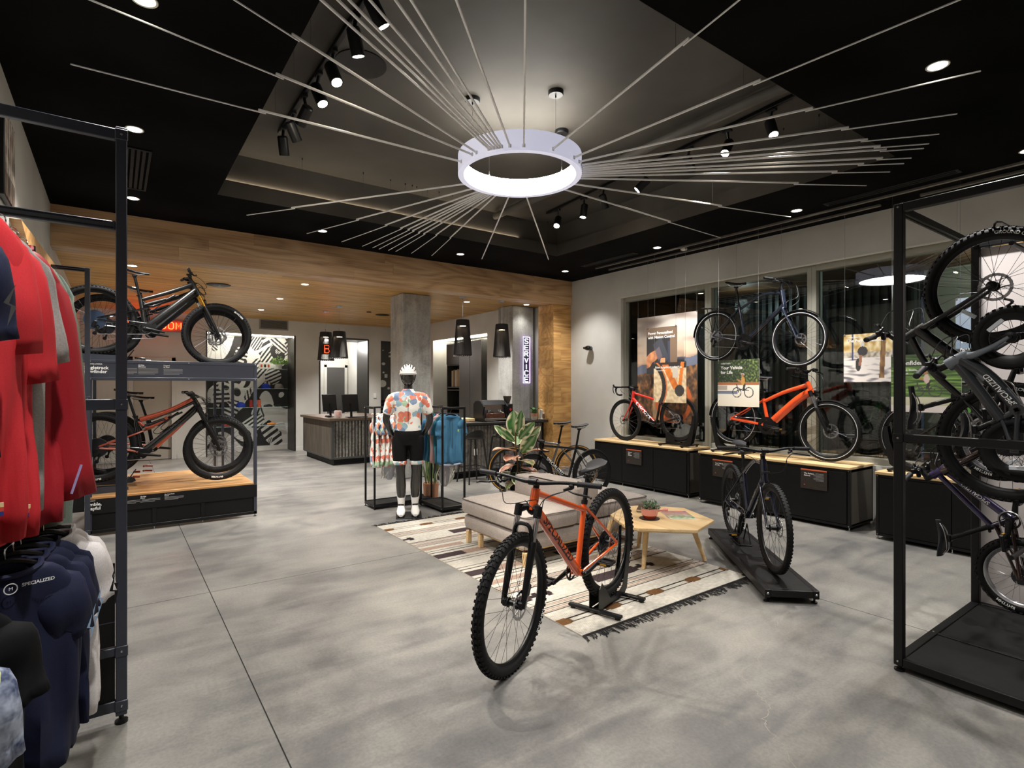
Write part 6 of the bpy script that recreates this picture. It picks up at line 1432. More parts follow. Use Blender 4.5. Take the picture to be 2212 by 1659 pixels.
# doorway with corridor behind
struct(boxobj('trim_6', (5.34, YW - .012, 0), (5.38, 14.62, 2.79), DKMET)); struct(boxobj('trim_7', (4.10, YW - .012, 0), (4.13, 14.62, 2.79), DKMET)); struct(boxobj('trim_8', (4.12, YW - .012, 2.76), (5.36, 14.62, 2.80), DKMET))
m = MB().bb((3.62, 16.1, 0), (5.9, 16.2, 3.1)).bb((3.62, YW + .12, 0), (3.72, 16.1, 3.1)).bb((5.62, 14.62, 0), (5.72, 16.1, 3.1)).bb((3.62, YW + .12, 3.0), (5.9, 16.2, 3.1)); struct(m.build('wall_corridor', PAINT, smooth=False))
lamp('corridor_lamp', 'POINT', (4.75, 15.2, 2.7), 30 * LK, SOFT, None, .1)
DOORM = mat('door_grey', (74, 72, 70), .5)
for i, (x0, x1) in enumerate(((4.10, 4.62), (4.98, 5.50))):
    fo = struct(MB().bb((x0 - .08, 16.06, 0), (x0, 16.1, 2.2), .004).bb((x1, 16.06, 0), (x1 + .08, 16.1, 2.2), .004).bb((x0 - .08, 16.06, 2.12), (x1 + .08, 16.1, 2.2), .004).build('door_%d' % (i + 1), PAINT))
    MB().bb((x0, 16.075, .01), (x1, 16.098, 2.12), .003).build('door_leaf', DOORM, fo); MB().cyl((x0 + .06, 16.075, 1.0), (x0 + .06, 16.03, 1.0), .02, n=10).build('door_handle', STL, fo)
RNE = mat('red_neon', (255, 90, 50), .4, emit=(255, 60, 24), es=8)
t = thing('neon_letters', 'glowing letters standing for a red neon reflection beside the pendant shade', 'sign', (4.42, 14.6, 2.55)); neon(t, 'E', -.16, -.1, .12, .2, RNE, .009, -.02); neon(t, 'B', .04, -.1, .12, .2, RNE, .009, -.02)  # mirrored red neon reflection, built as glowing letters
MB().bb((-.2, .012, -.14), (.2, .02, .14), .002).bb((-.005, .014, .14), (.005, .02, .44)).build('backing', BPL, t)
# left door with red glow
fo = struct(MB().bb((.22, YW - .02, 0), (.30, YW + .12, 2.18), .004).bb((.98, YW - .02, 0), (1.06, YW + .12, 2.18), .004).bb((.22, YW - .02, 2.1), (1.06, YW + .12, 2.18), .004).build('door_3', PAINT)); MB().bb((.30, YW + .05, .01), (.98, YW + .09, 2.1), .003).build('door_leaf', mat('door_beige', (176, 168, 156), .5), fo); MB().cyl((.90, YW + .05, 1.0), (.90, YW - .0, 1.0), .022, n=12).build('door_handle', STL, fo); MB().bb((.26, YW + .0, 2.1), (.262, YW + .01, 2.102)).build('hinge', STL, fo)
t = thing('neon_letters', 'red neon wall sign glowing behind the upper left bicycle', 'sign', (.62, YW - .03, 2.86)); [neon(t, c_, -.54 + i_ * .14, -.07, .09, .14, RNE, .008, -.04) for i_, c_ in enumerate('RESTROOM')]; MB().bb((-.6, -.015, -.13), (.6, .028, .13), .003).build('backing', mat('neon_backing', (120, 100, 92), .6), t)
# narrow alcove with dotted panel
def dots(u, v):
    for a, b_, r in ((.25, .28, .16), (.3, .62, .07), (.75, .55, .09), (.28, .85, .03), (.3, .47, .04), (.55, .2, .05), (.8, .3, .08), (.6, .75, .05)):
        if (u - a) ** 2 + ((v - b_) * 3.2) ** 2 < r * r * 1.4: return (232, 232, 228)
    if .35 < u < .5 and .38 < v < .44 or (.5 < u < .95 and .80 < v < .9 and (u - .5) * .22 > (v - .80)): return (232, 232, 228)
    return (62, 62, 60)
t = thing('dotted_panel', 'dark grey panel with white dots and shapes beside the column', 'mural', (5.71, 14.1, 1.2)); paint('panel', .59, 1.58, 50, 130, dots, MUR, t, frame((0, -.004, 0), (1, 0, 0), (0, 0, 1)))
struct(MB().bb((5.68, 14.1, 0), (6.35, 14.16, 2.9)).bb((5.66, YW + .12, 0), (5.71, 14.1, 2.9)).bb((5.68, YW + .12, 2.78), (6.35, 14.1, 2.86)).build('wall_niche', BLK2, smooth=False))
for z, lb in ((1.10, 'upper black shelf in the dotted niche'), (1.0, 'middle black shelf in the dotted niche'), (.9, 'lower black shelf in the dotted niche')): box_thing('niche_shelf', lb, 'shelf', (5.72, YW + .02, z), (6.28, 14.08, z + .02), BLACK, .002)
# service recess: murals and tall cabinets
paint('mural_panel', 2.40, 2.6, 150, 170, blob_mural(11), MUR, tag(bpy.data.objects.new('wall_mural', None), 'black and white mural behind the cabinets in the service recess', 'mural'), frame((7.04, 12.22, .08), (0, -1, 0), (0, 0, 1)))
COL.objects.link([o for o in bpy.data.objects if o.name.startswith('wall_mural') and not o.users_collection][0])
CAB = mat('charcoal_cabinet', (58, 57, 54), .45)
t = thing('tall_cabinet', 'charcoal tall cabinet with open book shelves in the service recess', 'cabinet', (6.52, 11.10, 0)); m = MB()
m.bb((0, 0, .02), (.5, .03, 2.6)).bb((0, .6, .02), (.5, .63, 2.6)).bb((.47, .03, .02), (.5, .6, 2.6)); m.build('carcass', CAB, t, False)
for z in (.9, 1.02, 1.46, 1.53, 2.06, 2.57): MB().bb((.005, .03, z), (.47, .6, z + .03), .002).build('shelf', CAB, t)
MB().bb((-.018, .01, 2.09), (0, .62, 2.58), .003).build('door', CAB, t); MB().bb((-.018, .01, .04), (0, .62, .9), .003).build('door', CAB, t)
t = thing('tall_cabinet', 'plain charcoal tall cabinet with flat doors in the service recess', 'cabinet', (6.50, 10.12, 0)); MB().bb((0, 0, .02), (.5, .96, 2.6)).build('carcass', CAB, t, False)
for a in (.005, .485): MB().bb((-.02, a, .04), (0, a + .47, 2.59), .003).build('door', mat('grey_cabinet_door', (92, 90, 85), .4), t)
for i, (c_, h) in enumerate((((200, 186, 160), .40), ((176, 150, 118), .41), ((214, 206, 190), .39), ((150, 130, 104), .40), ((196, 180, 150), .38))):
    y = 11.16 + i * .085; t = thing('binder', ['leftmost', 'second', 'middle', 'fourth', 'rightmost'][4 - i] + ' of the tall paper binders on the cabinet shelf', 'binder', (6.56, y, 1.56)); MB().bb((0, 0, 0), (.3, .012, h), .002).bb((0, .058, 0), (.3, .07, h), .002).bb((0, .012, 0), (.01, .058, h)).build('cover', mat('binder_%d' % i, c_, .7), t); MB().bb((.012, .013, .005), (.29, .057, h - .01)).build('papers', WHP, t, False)
tag(MB().bb((6.54, 9.86, 2.665), (6.58, 12.2, 2.695), .003).build('strip_light', LED), 'bright strip light at the top of the service recess', 'light')
# vent, thermostat, dome cameras
t = thing('wall_vent', 'grey louvred wall vent above the mural alcove', 'vent', (2.72, YW - .02, 2.90)); MB().bb((0, 0, 0), (.65, .018, .03), .002).bb((0, 0, .22), (.65, .018, .25), .002).bb((0, 0, .03), (.03, .018, .22), .002).bb((.62, 0, .03), (.65, .018, .22), .002).build('vent_frame', mat('vent_grey', (150, 148, 142), .5), t)
MB().bb((.03, .014, .03), (.62, .018, .22)).build('vent_back', mat('vent_dark', (40, 39, 37), .8), t, False)
for k in range(12): MB().box((.325, .008, .04 + k * .0155), (.59, .012, .003), Matrix.Rotation(.6, 3, 'X')).build('slat', MC['vent_grey'], t, False)
box_thing('thermostat', 'white thermostat on the back wall beside the column', 'thermostat', (5.50, YW - .025, 1.26), (5.58, YW - .001, 1.38), WHP, .004)
def dome_camera(p, d, lb):
    t = thing('security_camera', lb, 'camera', p); d = Vector(d); m = MB(); m.cyl((0, 0, 0), d * .03, .035, n=18); m.build('mount', BPL, t); m = MB(); m.sphere(d * .075, .062, 20, 14, (1.0, 1.25 if abs(d.x) > .5 else 1, .72)); m.build('shade', BGL, t); MB().sphere(d * .11 + Vector((0, .06 if abs(d.x) > .5 else 0, .004)), .024, 12, 8).build('lens', BGL, t)
dome_camera((6.968, 7.21, 2.25), (-1, 0, 0), 'small black dome camera on the pale wall left of the windows'); dome_camera((5.05, 16.058, 2.45), (0, -1, 0), 'small black dome camera in the corridor beyond the register')
# ================================================================ LEFT: two-deck bike display
def slotted(m, p, q, w=.04, h=.04):
    m.bar(p, q, w, h, .003)
def slots(parent, p, q, off, n, m_):
    p, q = Vector(p), Vector(q); d = (q - p).normalized(); m = MB(); L = (q - p).length
    for k in range(n):
        c = p + d * (L * (k + .5) / n) + Vector(off); m.bar(c - d * .018, c + d * .018, .006, .006, 0)
    o = m.build('slots', m_, parent, False); o['kind'] = 'stuff'
SLOT = mat('slot_shadow', (6, 6, 8), .8)
t = thing('bike_display', 'two-deck dark steel bike display with wood lower deck at left', 'display rack', (-.23, 7.14, 0)); Wp, Dp = 1.61, 1.60
for x in (0, Wp - .035):
    for y in (0, Dp - .035): MB().bb((x, y, .03), (x + .035, y + .035, 1.83), .003).build('post', BLACKB, t)
for x in (Wp - .16, Wp - .26): MB().bb((x, Dp - .05, .40), (x + .03, Dp - .02, 1.62), .003).build('post', BLACKB, t)
MB().bb((.035, 0, 1.625), (Wp - .035, .02, 1.83), .003).build('upper_fascia', BLACKB, t)
m = MB()
for z in (1.62, 1.80): m.bb((.0, -.006, z), (Wp, .026, z + .034), .003)
m.bb((0, .035, 1.78), (.03, Dp - .035, 1.82), .003).bb((Wp - .03, .035, 1.78), (Wp, Dp - .035, 1.82), .003); m.build('upper_rails', BLACKB, t)
for a, b_ in ((.03, .58), (.64, 1.58)): MB().bb((.035, a, 1.80), (Wp - .035, b_, 1.832), .003).build('upper_deck', BLACKB, t)
MB().bb((0, -.004, .235), (Wp, .03, .385), .002).build('lower_fascia', BLACK, t)
for i, (a, b_) in enumerate(((.035, .555), (.595, 1.02), (1.06, Wp - .035))): MB().bb((a, .012, .065), (b_, .02, .235), .001).build('kick_panel', BLK2, t)
m = MB().bb((0, 0, .03), (Wp, .03, .065), .003)
for x in (.555, 1.02): m.bb((x, 0, .065), (x + .04, .03, .235), .003)
m.build('base_frame', BLACK, t)
for x in (.02, .575, 1.04, Wp - .02): MB().lathe([(0, 0), (.018, 0), (.018, .008), (.007, .012), (.007, .032)], 10, (x, .02, 0)).build('levelling_foot', STL, t)
for a, b_ in ((-.004, .555), (.60, 1.10), (1.105, 1.58)): MB().bb((.01, a, .386), (Wp - .036, b_, .41), .003).build('deck_board', ASHX, t)
bolts(t, [(x, -.0062, z) for x in (.3, .9, Wp - .02, .02) for z in (1.637, 1.817)], (0, -1, 0), .007)
FT = lambda x, z: frame((x, -.0062, z), (1, 0, 0), (0, 0, 1))
text(t, 'STUMPJUMPER', .022, FT(-.02, 1.787), WHT, align='LEFT'); text(t, 'Singletrack', .046, FT(-.03, 1.75), WHT, align='LEFT', bold=.0012); text(t, 'Powfinder', .046, FT(-.03, 1.71), WHT, align='LEFT', bold=.0012)
for x, a_, b_ in ((.24, 'Efficient', 'Design'), (.43, 'All-Day', 'Efficiency'), (.66, 'Control', 'to Flow')):
    text(t, a_, .018, FT(x, 1.785), WHT, align='LEFT', bold=.0003); text(t, b_, .018, FT(x, 1.767), WHT, align='LEFT', bold=.0003)
    m = MB()
    for k in range(5): m.bb((x, -.0066, 1.745 - k * .014), (x + .18 - .03 * (k == 4), -.0060, 1.745 - k * .014 + .004))
    o = m.build('small_print', GRP, t, False); o['kind'] = 'stuff'
FT2 = lambda x, z: frame((x, -.0045, z), (1, 0, 0), (0, 0, 1))
text(t, 'LEVO SL SPOTLIGHT', .018, FT2(-.10, .372), WHT, align='LEFT'); text(t, 'Light, Nimble,', .046, FT2(-.145, .335), WHT, align='LEFT', bold=.0012); text(t, 'and Playful', .046, FT2(-.09, .292), WHT, align='LEFT', bold=.0012)
for x, a_, b_ in ((.28, 'Light', 'Weight'), (.45, 'Go Max', 'Power'), (.67, 'Go Anywhere', 'Range')):
    text(t, a_, .016, FT2(x, .368), WHT, align='LEFT', bold=.0003); text(t, b_, .016, FT2(x, .352), WHT, align='LEFT', bold=.0003)
    m = MB()
    for k in range(3): m.bb((x, -.005, .333 - k * .013), (x + .18 - .05 * (k == 2), -.0043, .333 - k * .013 + .004))
    o = m.build('small_print', GRP, t, False); o['kind'] = 'stuff'
def wheel_shoe(x, y, z, lb):
    t = thing('wheel_holder', lb, 'holder', (x, y, z))
    for sd in (-1, 1): MB().prism([(-.26, 0), (.24, 0), (.28, .02), (.26, .06), (-.22, .075), (-.27, .05)], sd * .045 - .003, sd * .045 + .003, frame((0, 0, 0), (1, 0, 0), (0, 0, 1))).build('cheek_plate', BLACKB, t, False)
    MB().bb((-.25, -.042, .0), (.24, .042, .012), .002).build('tray', BLACKB, t); MB().tube([(.18, -.06, .0), (.28, -.06, .16)], .006, 8).build('strut', BLACKB, t)
wheel_shoe(-.176, 7.38, 1.833, 'steel wheel holder under the gold-fork bike rear wheel, upper deck'); wheel_shoe(-.16, 7.38, .411, 'steel wheel holder under the rust red bike rear wheel, lower deck')
wheel_shoe(-.10, 8.0, 1.833, 'steel wheel holder at the back of the upper deck'); wheel_shoe(-.08, 8.0, .411, 'steel wheel holder at the back of the lower deck')
# ================================================================ LEFT: clothes racks along the wall
def wallrack(lb, x1, y1, y0, bars, name='clothes_rack'):
    t = thing(name, lb, 'clothes rack', (x1, y1, 0)); w = x1 + .55; L = y1 - y0
    MB().bb((-.022, -.022, .04), (.022, .022, 2.745), .003).build('post', BLACKB, t); MB().bb((-w, -.022, .04), (-w + .04, .022, 2.745), .003).build('post', BLACKB, t)
    for z, h, sl in bars:
        MB().bb((-w + .04, -.016, z - h / 2), (-.022, .016, z + h / 2), .003).build('cross_bar', BLACKB, t)
        if sl:
            slots(t, (-w + .08, -.0165, z + h * .28), (-.05, -.0165, z + h * .28), (0, 0, 0), 12, SLOT); slots(t, (-w + .10, -.0165, z - h * .28), (-.03, -.0165, z - h * .28), (0, 0, 0), 12, SLOT)
    MB().lathe([(0, 0), (.026, 0), (.026, .012), (.01, .018), (.01, .042)], 16).build('levelling_foot', BPL, t)
    for z in [b_[0] for b_ in bars if not b_[2]] : MB().box((0, -.024, z), (.05, .006, .05), None, .004).build('corner_plate', BLACKB, t); 
    bolts(t, [(0, -.027, b_[0]) for b_ in bars if not b_[2]], (0, -1, 0), .006)
    return t, w, L
t, w, L = wallrack('tall dark steel clothes rack in the left foreground', .023, 3.12, -1.5, [(2.71, .05, False), (2.29, .04, True), (1.47, .05, False), (.335, .04, False), (.085, .05, False)])
for z in (2.135, 1.10): MB().cyl((-.36, -L, z), (-.36, -.016, z), .013, n=12).build('hang_rail', BLACKB, t)
for z in (2.135, 1.10): MB().bb((-.42, -.014, z - .02), (-.30, .0, z + .02), .002).build('rail_bracket', BLACKB, t)
MB().bb((-w + .04, -.008, .36), (-.024, .008, .74), .002).build('end_panel', BLK2, t); MB().bb((-w + .04, -.008, .11), (-.024, .006, .315), .002).build('end_panel', BLK2, t)
for z in (.47, .60): MB().bb((-w + .04, -.0095, z), (-.024, -.0075, z + .004)).build('panel_seam', BLACKB, t, False)
t, w, L = wallrack('farther dark steel clothes rack against the left bike display', -.227, 6.98, 4.2, [(2.725, .04, True), (1.43, .04, False), (.085, .05, False)])
MB().bb((-w + .04, -.01, .3), (-.024, .01, 1.35), .002).build('end_panel', BLK2, t); MB().cyl((-.16, -L, 2.1), (-.16, -.016, 2.1), .013, n=12).build('hang_rail', BLACKB, t)
# garments: upper rail
REDM = cloth('red_melange', (188, 44, 50), .8, 500); REDJ = cloth('red_shell', (166, 34, 44), .55, 400); NAVM = cloth('navy_jersey', (30, 34, 58), .7); GRYM = cloth('grey_melange', (150, 146, 142), .85, 160); OLV = cloth('olive_grey', (134, 138, 124), .8); SAGE = cloth('pale_sage', (150, 168, 158), .8); WTE = cloth('white_tee', (232, 226, 224), .75); BLKC = cloth('black_cotton', (16, 16, 18), .8)
def stripe_tag(t, x, z):
    m = MB(); 
    for k, c_ in enumerate(((226, 206, 150), (200, 70, 50), (40, 50, 120))): MB().bb((x, -.062, z - .012 * k), (x + .028, -.058, z - .012 * k + .012)).build('hem_label', mat('label_%d' % k, c_, .7), t, False)
def mark(t, x, z, s=.05, m=WHT, y=-.075, rot=0.0, part='reflective_mark'):
    MB().prism([(-.3 * s, -s), (.25 * s, -.1 * s), (.0, .1 * s), (.45 * s, s), (-.2 * s, .15 * s), (.05 * s, -.05 * s)], 0, .001, frame((x, y, z), (math.cos(rot), 0, math.sin(rot)), (-math.sin(rot), 0, math.cos(rot)))).build(part, m, t, False)
t = garment('navy short-sleeved shirt hung first at the top left edge', (-.39, 1.80, 1.97), .4, .16, .60, .26, NAVM, 71, 10, NAVM, depth=.045, sr=.08); mark(t, .17, -.22, .05, STL, -.06, .2)
t = garment('red melange shirt hung second on the upper left rail', (-.365, 2.0, 2.03), .4, .165, .90, .34, REDM, 72, 8, REDM, depth=.055, sr=.085, fold=.016, name='shirt'); stripe_tag(t, .08, -.80)
t = garment('red melange shirt hung third on the upper left rail', (-.355, 2.16, 2.03), .42, .165, .93, .42, REDM, 73, 9, REDM, depth=.055, sr=.085, fold=.016); stripe_tag(t, .11, -.84)
t = garment('grey melange shirt between the red shirts and red jacket', (-.345, 2.32, 2.03), .4, .165, .88, .36, GRYM, 74, 14, GRYM, depth=.045, sr=.085)
t = garment('dark red shell jacket with long sleeve on the upper left rail', (-.32, 2.52, 2.03), .42, .165, .96, .84, REDJ, 75, 7, REDJ, depth=.075, sr=.105, fold=.014, name='jacket')
MB().tube([(.17, -.095, -.86), (.20, -.095, -.76)], .004, 5).build('reflective_piping', mat('violet_reflective', (170, 160, 210), .3), t)
t = garment('olive grey jacket behind the red shell jacket', (-.31, 2.72, 2.03), .4, .165, 1.0, .80, OLV, 76, 6, OLV, depth=.06, sr=.10, name='jacket')
t = garment('pale sage trousers hanging at the end of upper left rail', (-.30, 2.88, 2.03), .4, .17, 1.09, 0, SAGE, 77, depth=.05, name='trousers')
# lower rail
t = garment('lime and blue camouflage jersey at the bottom left corner', (-.37, 1.74, .93), .4, .165, .66, .24, fabric('camo_print', (44, 56, 92), (196, 206, 226), 16, .1, .7), 80, 12, None, depth=.05, sr=.075, name='cycling_jersey')
MB().loft([[Vector((.165 * math.cos(a) * s, .064 * math.sin(a) * s, z)) for a in [2 * PI * k / 28 for k in range(28)]] for z, s in ((.004, .5), (-.03, .86), (-.10, 1.05))], False, False).build('shoulder_yoke', mat('lime_yoke', (214, 226, 168), .7), t)
t = garment('black shirt behind the camouflage jersey, low left', (-.36, 1.95, .96), .4, .17, .70, .22, BLKC, 81, 12, BLKC, depth=.04)
for i, (y, lb) in enumerate(((2.36, 'frontmost navy tee on the lower left rail, neck label showing'), (2.46, 'second navy tee on the lower left rail'), (2.55, 'third navy tee on the lower left rail'), (2.64, 'rearmost navy tee on the lower left rail'))):
    t = garment(lb, (-.272 + .008 * i, y - .1, .995), .36 + .03 * i, .18, .64, .22, NAVM, 90 + i, 14, NAVM, depth=.04, sr=.078, fold=.014, group='navy tees on the lower rail', name='tee_shirt')
    if i == 0:
        MB().lathe([(.014, 0), (.017, 0)], 20, (.0, .0, 0), 'y').build('size_ring', WHT, t).location = (.0, -.052, -.05); text(t, 'M', .014, frame((.0, -.053, -.05), (1, 0, 0), (0, 0, 1)), WHT); text(t, 'SPECIALIZED', .014, frame((.065, -.055, -.045), (1, 0, 0), (0, 0, 1)), WHT, bold=.0004)
    mark(t, .20, -.24, .04, mat('blue_reflective', (150, 176, 206), .25), -.05, .3)
for i, (y, lb) in enumerate(((2.78, 'white tee with black logo on the sleeve, lower left rail'), (2.88, 'second white tee at the end of the lower left rail'))):
    t = garment(lb, (-.215, y - .12, .99), .4, .165, .72, .25, WTE, 96 + i, 17, WTE, depth=.04, sr=.08, name='tee_shirt'); mark(t, .205, -.25, .06, BPL, -.052, .35, 'sleeve_logo')
# wall pieces on the left
t = thing('wall_photo', 'framed forest photograph high on the left wall', 'picture', (-.565, 4.42, 2.70)); MB().bb((0, 0, 0), (.03, .42, .52), .003).build('frame', BLACK, t)
paint('photo', .40, .50, 40, 50, lambda u, v: mixc((250, 240, 224), (66, 40, 22), 1.2 * abs(nz(u * 14, v * 3)) + (.9 if abs((u * 5) % 1 - .5) < .12 + .1 * nz(u, v * 5) else 0) + (.4 if v < .3 else 0)), PRINT, t, frame((.0312, .01, .01), (0, 1, 0), (0, 0, 1)))
t = thing('wood_wall_sign', 'long slanting pale wood board fixed along the left wall', 'board', (-.57, 4.9, 2.53)); MB().prism([(0, .14), (2.5, .30), (2.56, .05), (2.2, .0), (.7, .0), (.35, .05)], 0, .06, frame((0, 0, 0), (0, 1, 0), (0, 0, 1))).build('board', ASHX, t, False)
# ================================================================ RIGHT: tall black bike rack
t = thing('bike_rack', 'tall black steel rack holding hanging bikes at the right edge', 'rack', (3.484, 1.198, 0)); xb = 1.32; yb = -2.4
def post(x, y): MB().bb((x - .022, y - .022, .03), (x + .022, y + .022, 2.55), .003).build('post', BLACK, t)
post(0, 0); post(xb, 0); post(0, yb); post(xb, yb)
m = MB()
m.bb((-.022, yb, 2.505), (.022, -.022, 2.55), .003); m.build('top_bar', BLACK, t); MB().bb((xb - .022, yb, 2.505), (xb + .022, -.022, 2.55), .003).build('top_bar', BLACK, t)
MB().bb((.022, -.02, 2.50), (xb - .022, .02, 2.54), .003).build('top_cross_bar', BLACK, t); slots(t, (.06, 0, 2.4985), (xb - .06, 0, 2.4985), (0, 0, 0), 26, SLOT); slots(t, (.0205, .023, .2), (.0205, .023, 2.45), (0, 0, 0), 44, SLOT)
m = MB().bb((-.02, yb, 1.25), (.02, -.022, 1.295), .003); m.build('middle_bar', BLACK, t)
MB().box((-.023, 0, 1.272), (.006, .05, .05), None, .003).build('corner_plate', BLACK, t)
m = MB(); m.bb((-.022, yb, .03), (.022, -.022, .075), .003).bb((xb - .022, yb, .03), (xb + .022, -.022, .075), .003).bb((.022, -.022, .03), (xb - .022, .022, .075), .003).bb((.50, yb, .035), (.53, -.022, .075), .003); m.build('base_frame', BLACK, t)
for a, b_ in ((.022, .50), (.53, xb - .022)): MB().bb((a, yb, .045), (b_, -.022, .068), .001).build('base_tray', BLK2, t)
for p_ in ((0, 0), (xb, 0)): MB().lathe([(0, 0), (.026, 0), (.026, .01), (.01, .014), (.01, .032)], 14, (*p_, 0)).build('levelling_foot', BPL, t)
bolts(t, [(-.0265, 0, z) for z in (.055, 1.272, 2.53)], (-1, 0, 0), .006); bolts(t, [(.515, -.0, .0755)], (0, 0, 1), .006)
MB().bb((xb + .024, yb, .012), (xb + .045, -.02, 2.50), .002).build('back_board', mat('white_board', (216, 208, 206), .6), t)
for z in (2.30, 1.36, .66): MB().cyl((.30, -.40, z), (xb - .02, -.40, z), .012, n=10).build('hook_arm', BLACK, t)
for x, y, z in ((.566, -.30, 2.45), (.136, -.44, 1.945), (.916, -.24, 1.42)):
    MB().tube(spline([(xb - .02 if x > .3 else .0, y, z + .03), (x, y, z + .03), (x, y + .03, z), (x, y, z - .02)], 4), .006, 8).build('bike_hook', BLACK, t)
# ================================================================ POSTERS on wires
def rider(u, v, cx_, cy_, s, shirt=(206, 150, 70), bikec=(40, 40, 44), helm=(190, 196, 206)):
    x, y = (u - cx_) / s, (v - cy_) / s
    for wx in (-.42, .42):
        d = math.hypot(x - wx, y + .2)
        if abs(d - .30) < .028: return bikec
    if abs(y - (.0 - .2 * abs(x))) < .03 and abs(x) < .42: return bikec
    if abs(x + .35 + (y) * .3) < .03 and -.2 < y < .32: return bikec
    if (x - .02) ** 2 / .02 + (y - .52) ** 2 / .07 < 1 and True: return shirt
    if abs((y - .50) + .5 * (x + .18)) < .05 and -.40 < x < .0: return (196, 134, 92)
    if abs(x - .10 - .2 * (y - .2)) < .075 and -.1 < y < .36: return (46, 40, 44)
    if (x + .02) ** 2 + (y - .86) ** 2 < .010: return (180, 120, 86)
    if (x + .02) ** 2 / .016 + (y - .93) ** 2 / .007 < 1 and y > .90: return helm
    return None
def P_land(u, v):
    if v > .45 + .08 * u:
        s = (v - .45) / .55; k = nz(u * 2, v * 14) ; c = mixc((214, 170, 130), (222, 214, 204), s * 1.3); c = mixc(c, (120, 100, 92), max(0, k) * 1.4)
        return c if v > .52 + .1 * u + .03 * nz(u * 5, 0) else (96, 104, 124)
    k = nz(u * 16, v * 16) + .6 * nz(u * 40, v * 40, 2); c = mixc((52, 38, 28), (176, 120, 66), .35 + .8 * k)
    if .28 < u < .42 and v < .34 + .1 * nz(u * 3, 0): c = mixc(c, (206, 176, 140), .6)
    if abs(math.hypot(u - .62, (v - .20) * 1.45) - .27) < .03: c = (196, 96, 40)
    return c
def P_power(u, v):
    c = (112, 90, 70) if u > .78 or v > .8 else (26, 24, 28)
    if u < .5 and abs(v - (.25 + .55 * u)) < .13 + .05 * nz(u * 6, v * 6) : c = mixc((206, 140, 92), (150, 90, 56), nz(u * 9, v * 9) + .4)
    x, y = u - .48, v - .48; a = .5; xr, yr = x * math.cos(a) + y * math.sin(a), -x * math.sin(a) + y * math.cos(a)
    if abs(xr) < .16 and abs(yr) < .27: c = (52, 56, 66) if abs(yr) > .12 or xr > .0 else (96, 84, 92)
    if .38 < u < .62 and v < .34 and abs(u - .5 - .3 * (v - .1)) < .09: c = (214, 150, 104)
    if .70 < u < .78 and v < .7: c = (44, 50, 74)
    return c
def P_rider(u, v):
    c = mixc((236, 214, 176), (190, 160, 120), nz(u * 12, v * 12) + .3)
    if v > .86: c = (40, 30, 28)
    d = math.hypot(u + .35, (v - .38) * 1.0)
    if .62 < d < .74: c = (30, 28, 28)
    if .74 <= d < .78: c = (206, 116, 50)
    t_ = (v - .95) / -.62
    if 0 < t_ < 1 and abs(u - (.36 + .36 * t_)) < .10: c = mixc((226, 128, 40), (196, 96, 26), nz(u * 8, v * 8) + .4)
    if v > .34 and abs(u - (.80 + .14 * (v - .34))) < .05: c = (220, 122, 36)
    if math.hypot(u - .80, v - .30) < .14: c = (54, 48, 46)
    if .56 < u < .78 and .62 < v < .9 and abs(u - .67) < .08: c = (206, 196, 180)
    return c
def P_veh(u, v):
    if v > .52: c = mixc((26, 44, 24), (150, 170, 84), max(0, nz(u * 26, v * 26) + .15 + .5 * (u - .5)))
    elif v > .46: c = (176, 110, 66)
    else: c = mixc((246, 236, 216), (250, 244, 232), v * 2)
    if v < .46 and abs(v - .30) < .03 and u < .5: c = (120, 128, 150)
    if v <= .46 and u < .24 and abs(v - .40) < .05: c = (190, 176, 160)
    r = rider(u, v, .62, .37, .34); return r or c
def P_bal(u, v):
    if v > .62: c = mixc((178, 140, 70), (232, 218, 176), nz(u * 12, v * 9) + .5)
    elif v > .5: c = mixc((200, 190, 176), (120, 110, 90), nz(u * 16, v * 16) + .3)
    else: c = mixc((226, 218, 212), (96, 92, 100), max(0, nz(u * 4, v * 16) * 2.2 - (.0 if v < .3 else .5)))
    if abs(u - .80 - .05 * (v - .4)) < .05 and v > .08: c = mixc((150, 110, 60), (90, 60, 34), nz(u * 20, v * 6) + .5)
    if abs(u - .19) < .018 and v > .45: c = (40, 60, 110)
    if (u - .40) ** 2 / .011 + (v - .64) ** 2 / .010 < 1: c = (44, 42, 46)
    if (u - .40) ** 2 + (v - .78) ** 2 < .0016: c = (190, 190, 196)
    if (u - .31) ** 2 / .0035 + (v - .36) ** 2 / .018 < 1: c = (36, 34, 36)
    if abs(u - .36 - .1 * (v - .5)) < .03 and .34 < v < .56: c = (150, 100, 74)
    return c
def P_conf(u, v):
    c = mixc((30, 52, 22), (150, 196, 90), .5 + .9 * nz(u * 3, v * 34)) if v > .26 else (mixc((196, 200, 150), (226, 220, 196), v * 4) if v > .12 else (238, 228, 222))
    if v > .78: c = mixc(c, (28, 44, 22), .5)
    r = rider(u, v, .52, .42, .30, (226, 200, 190), (70, 66, 66), (220, 220, 220)); return r or c
def P_cargo(u, v):
    if v > .55: return mixc((96, 120, 146), (150, 164, 180), v)
    return mixc((16, 22, 16), (70, 110, 50), max(0, nz(u * 20, v * 20) + .2 - (.3 if v > .3 else 0))) if v > .1 else (90, 150, 60)
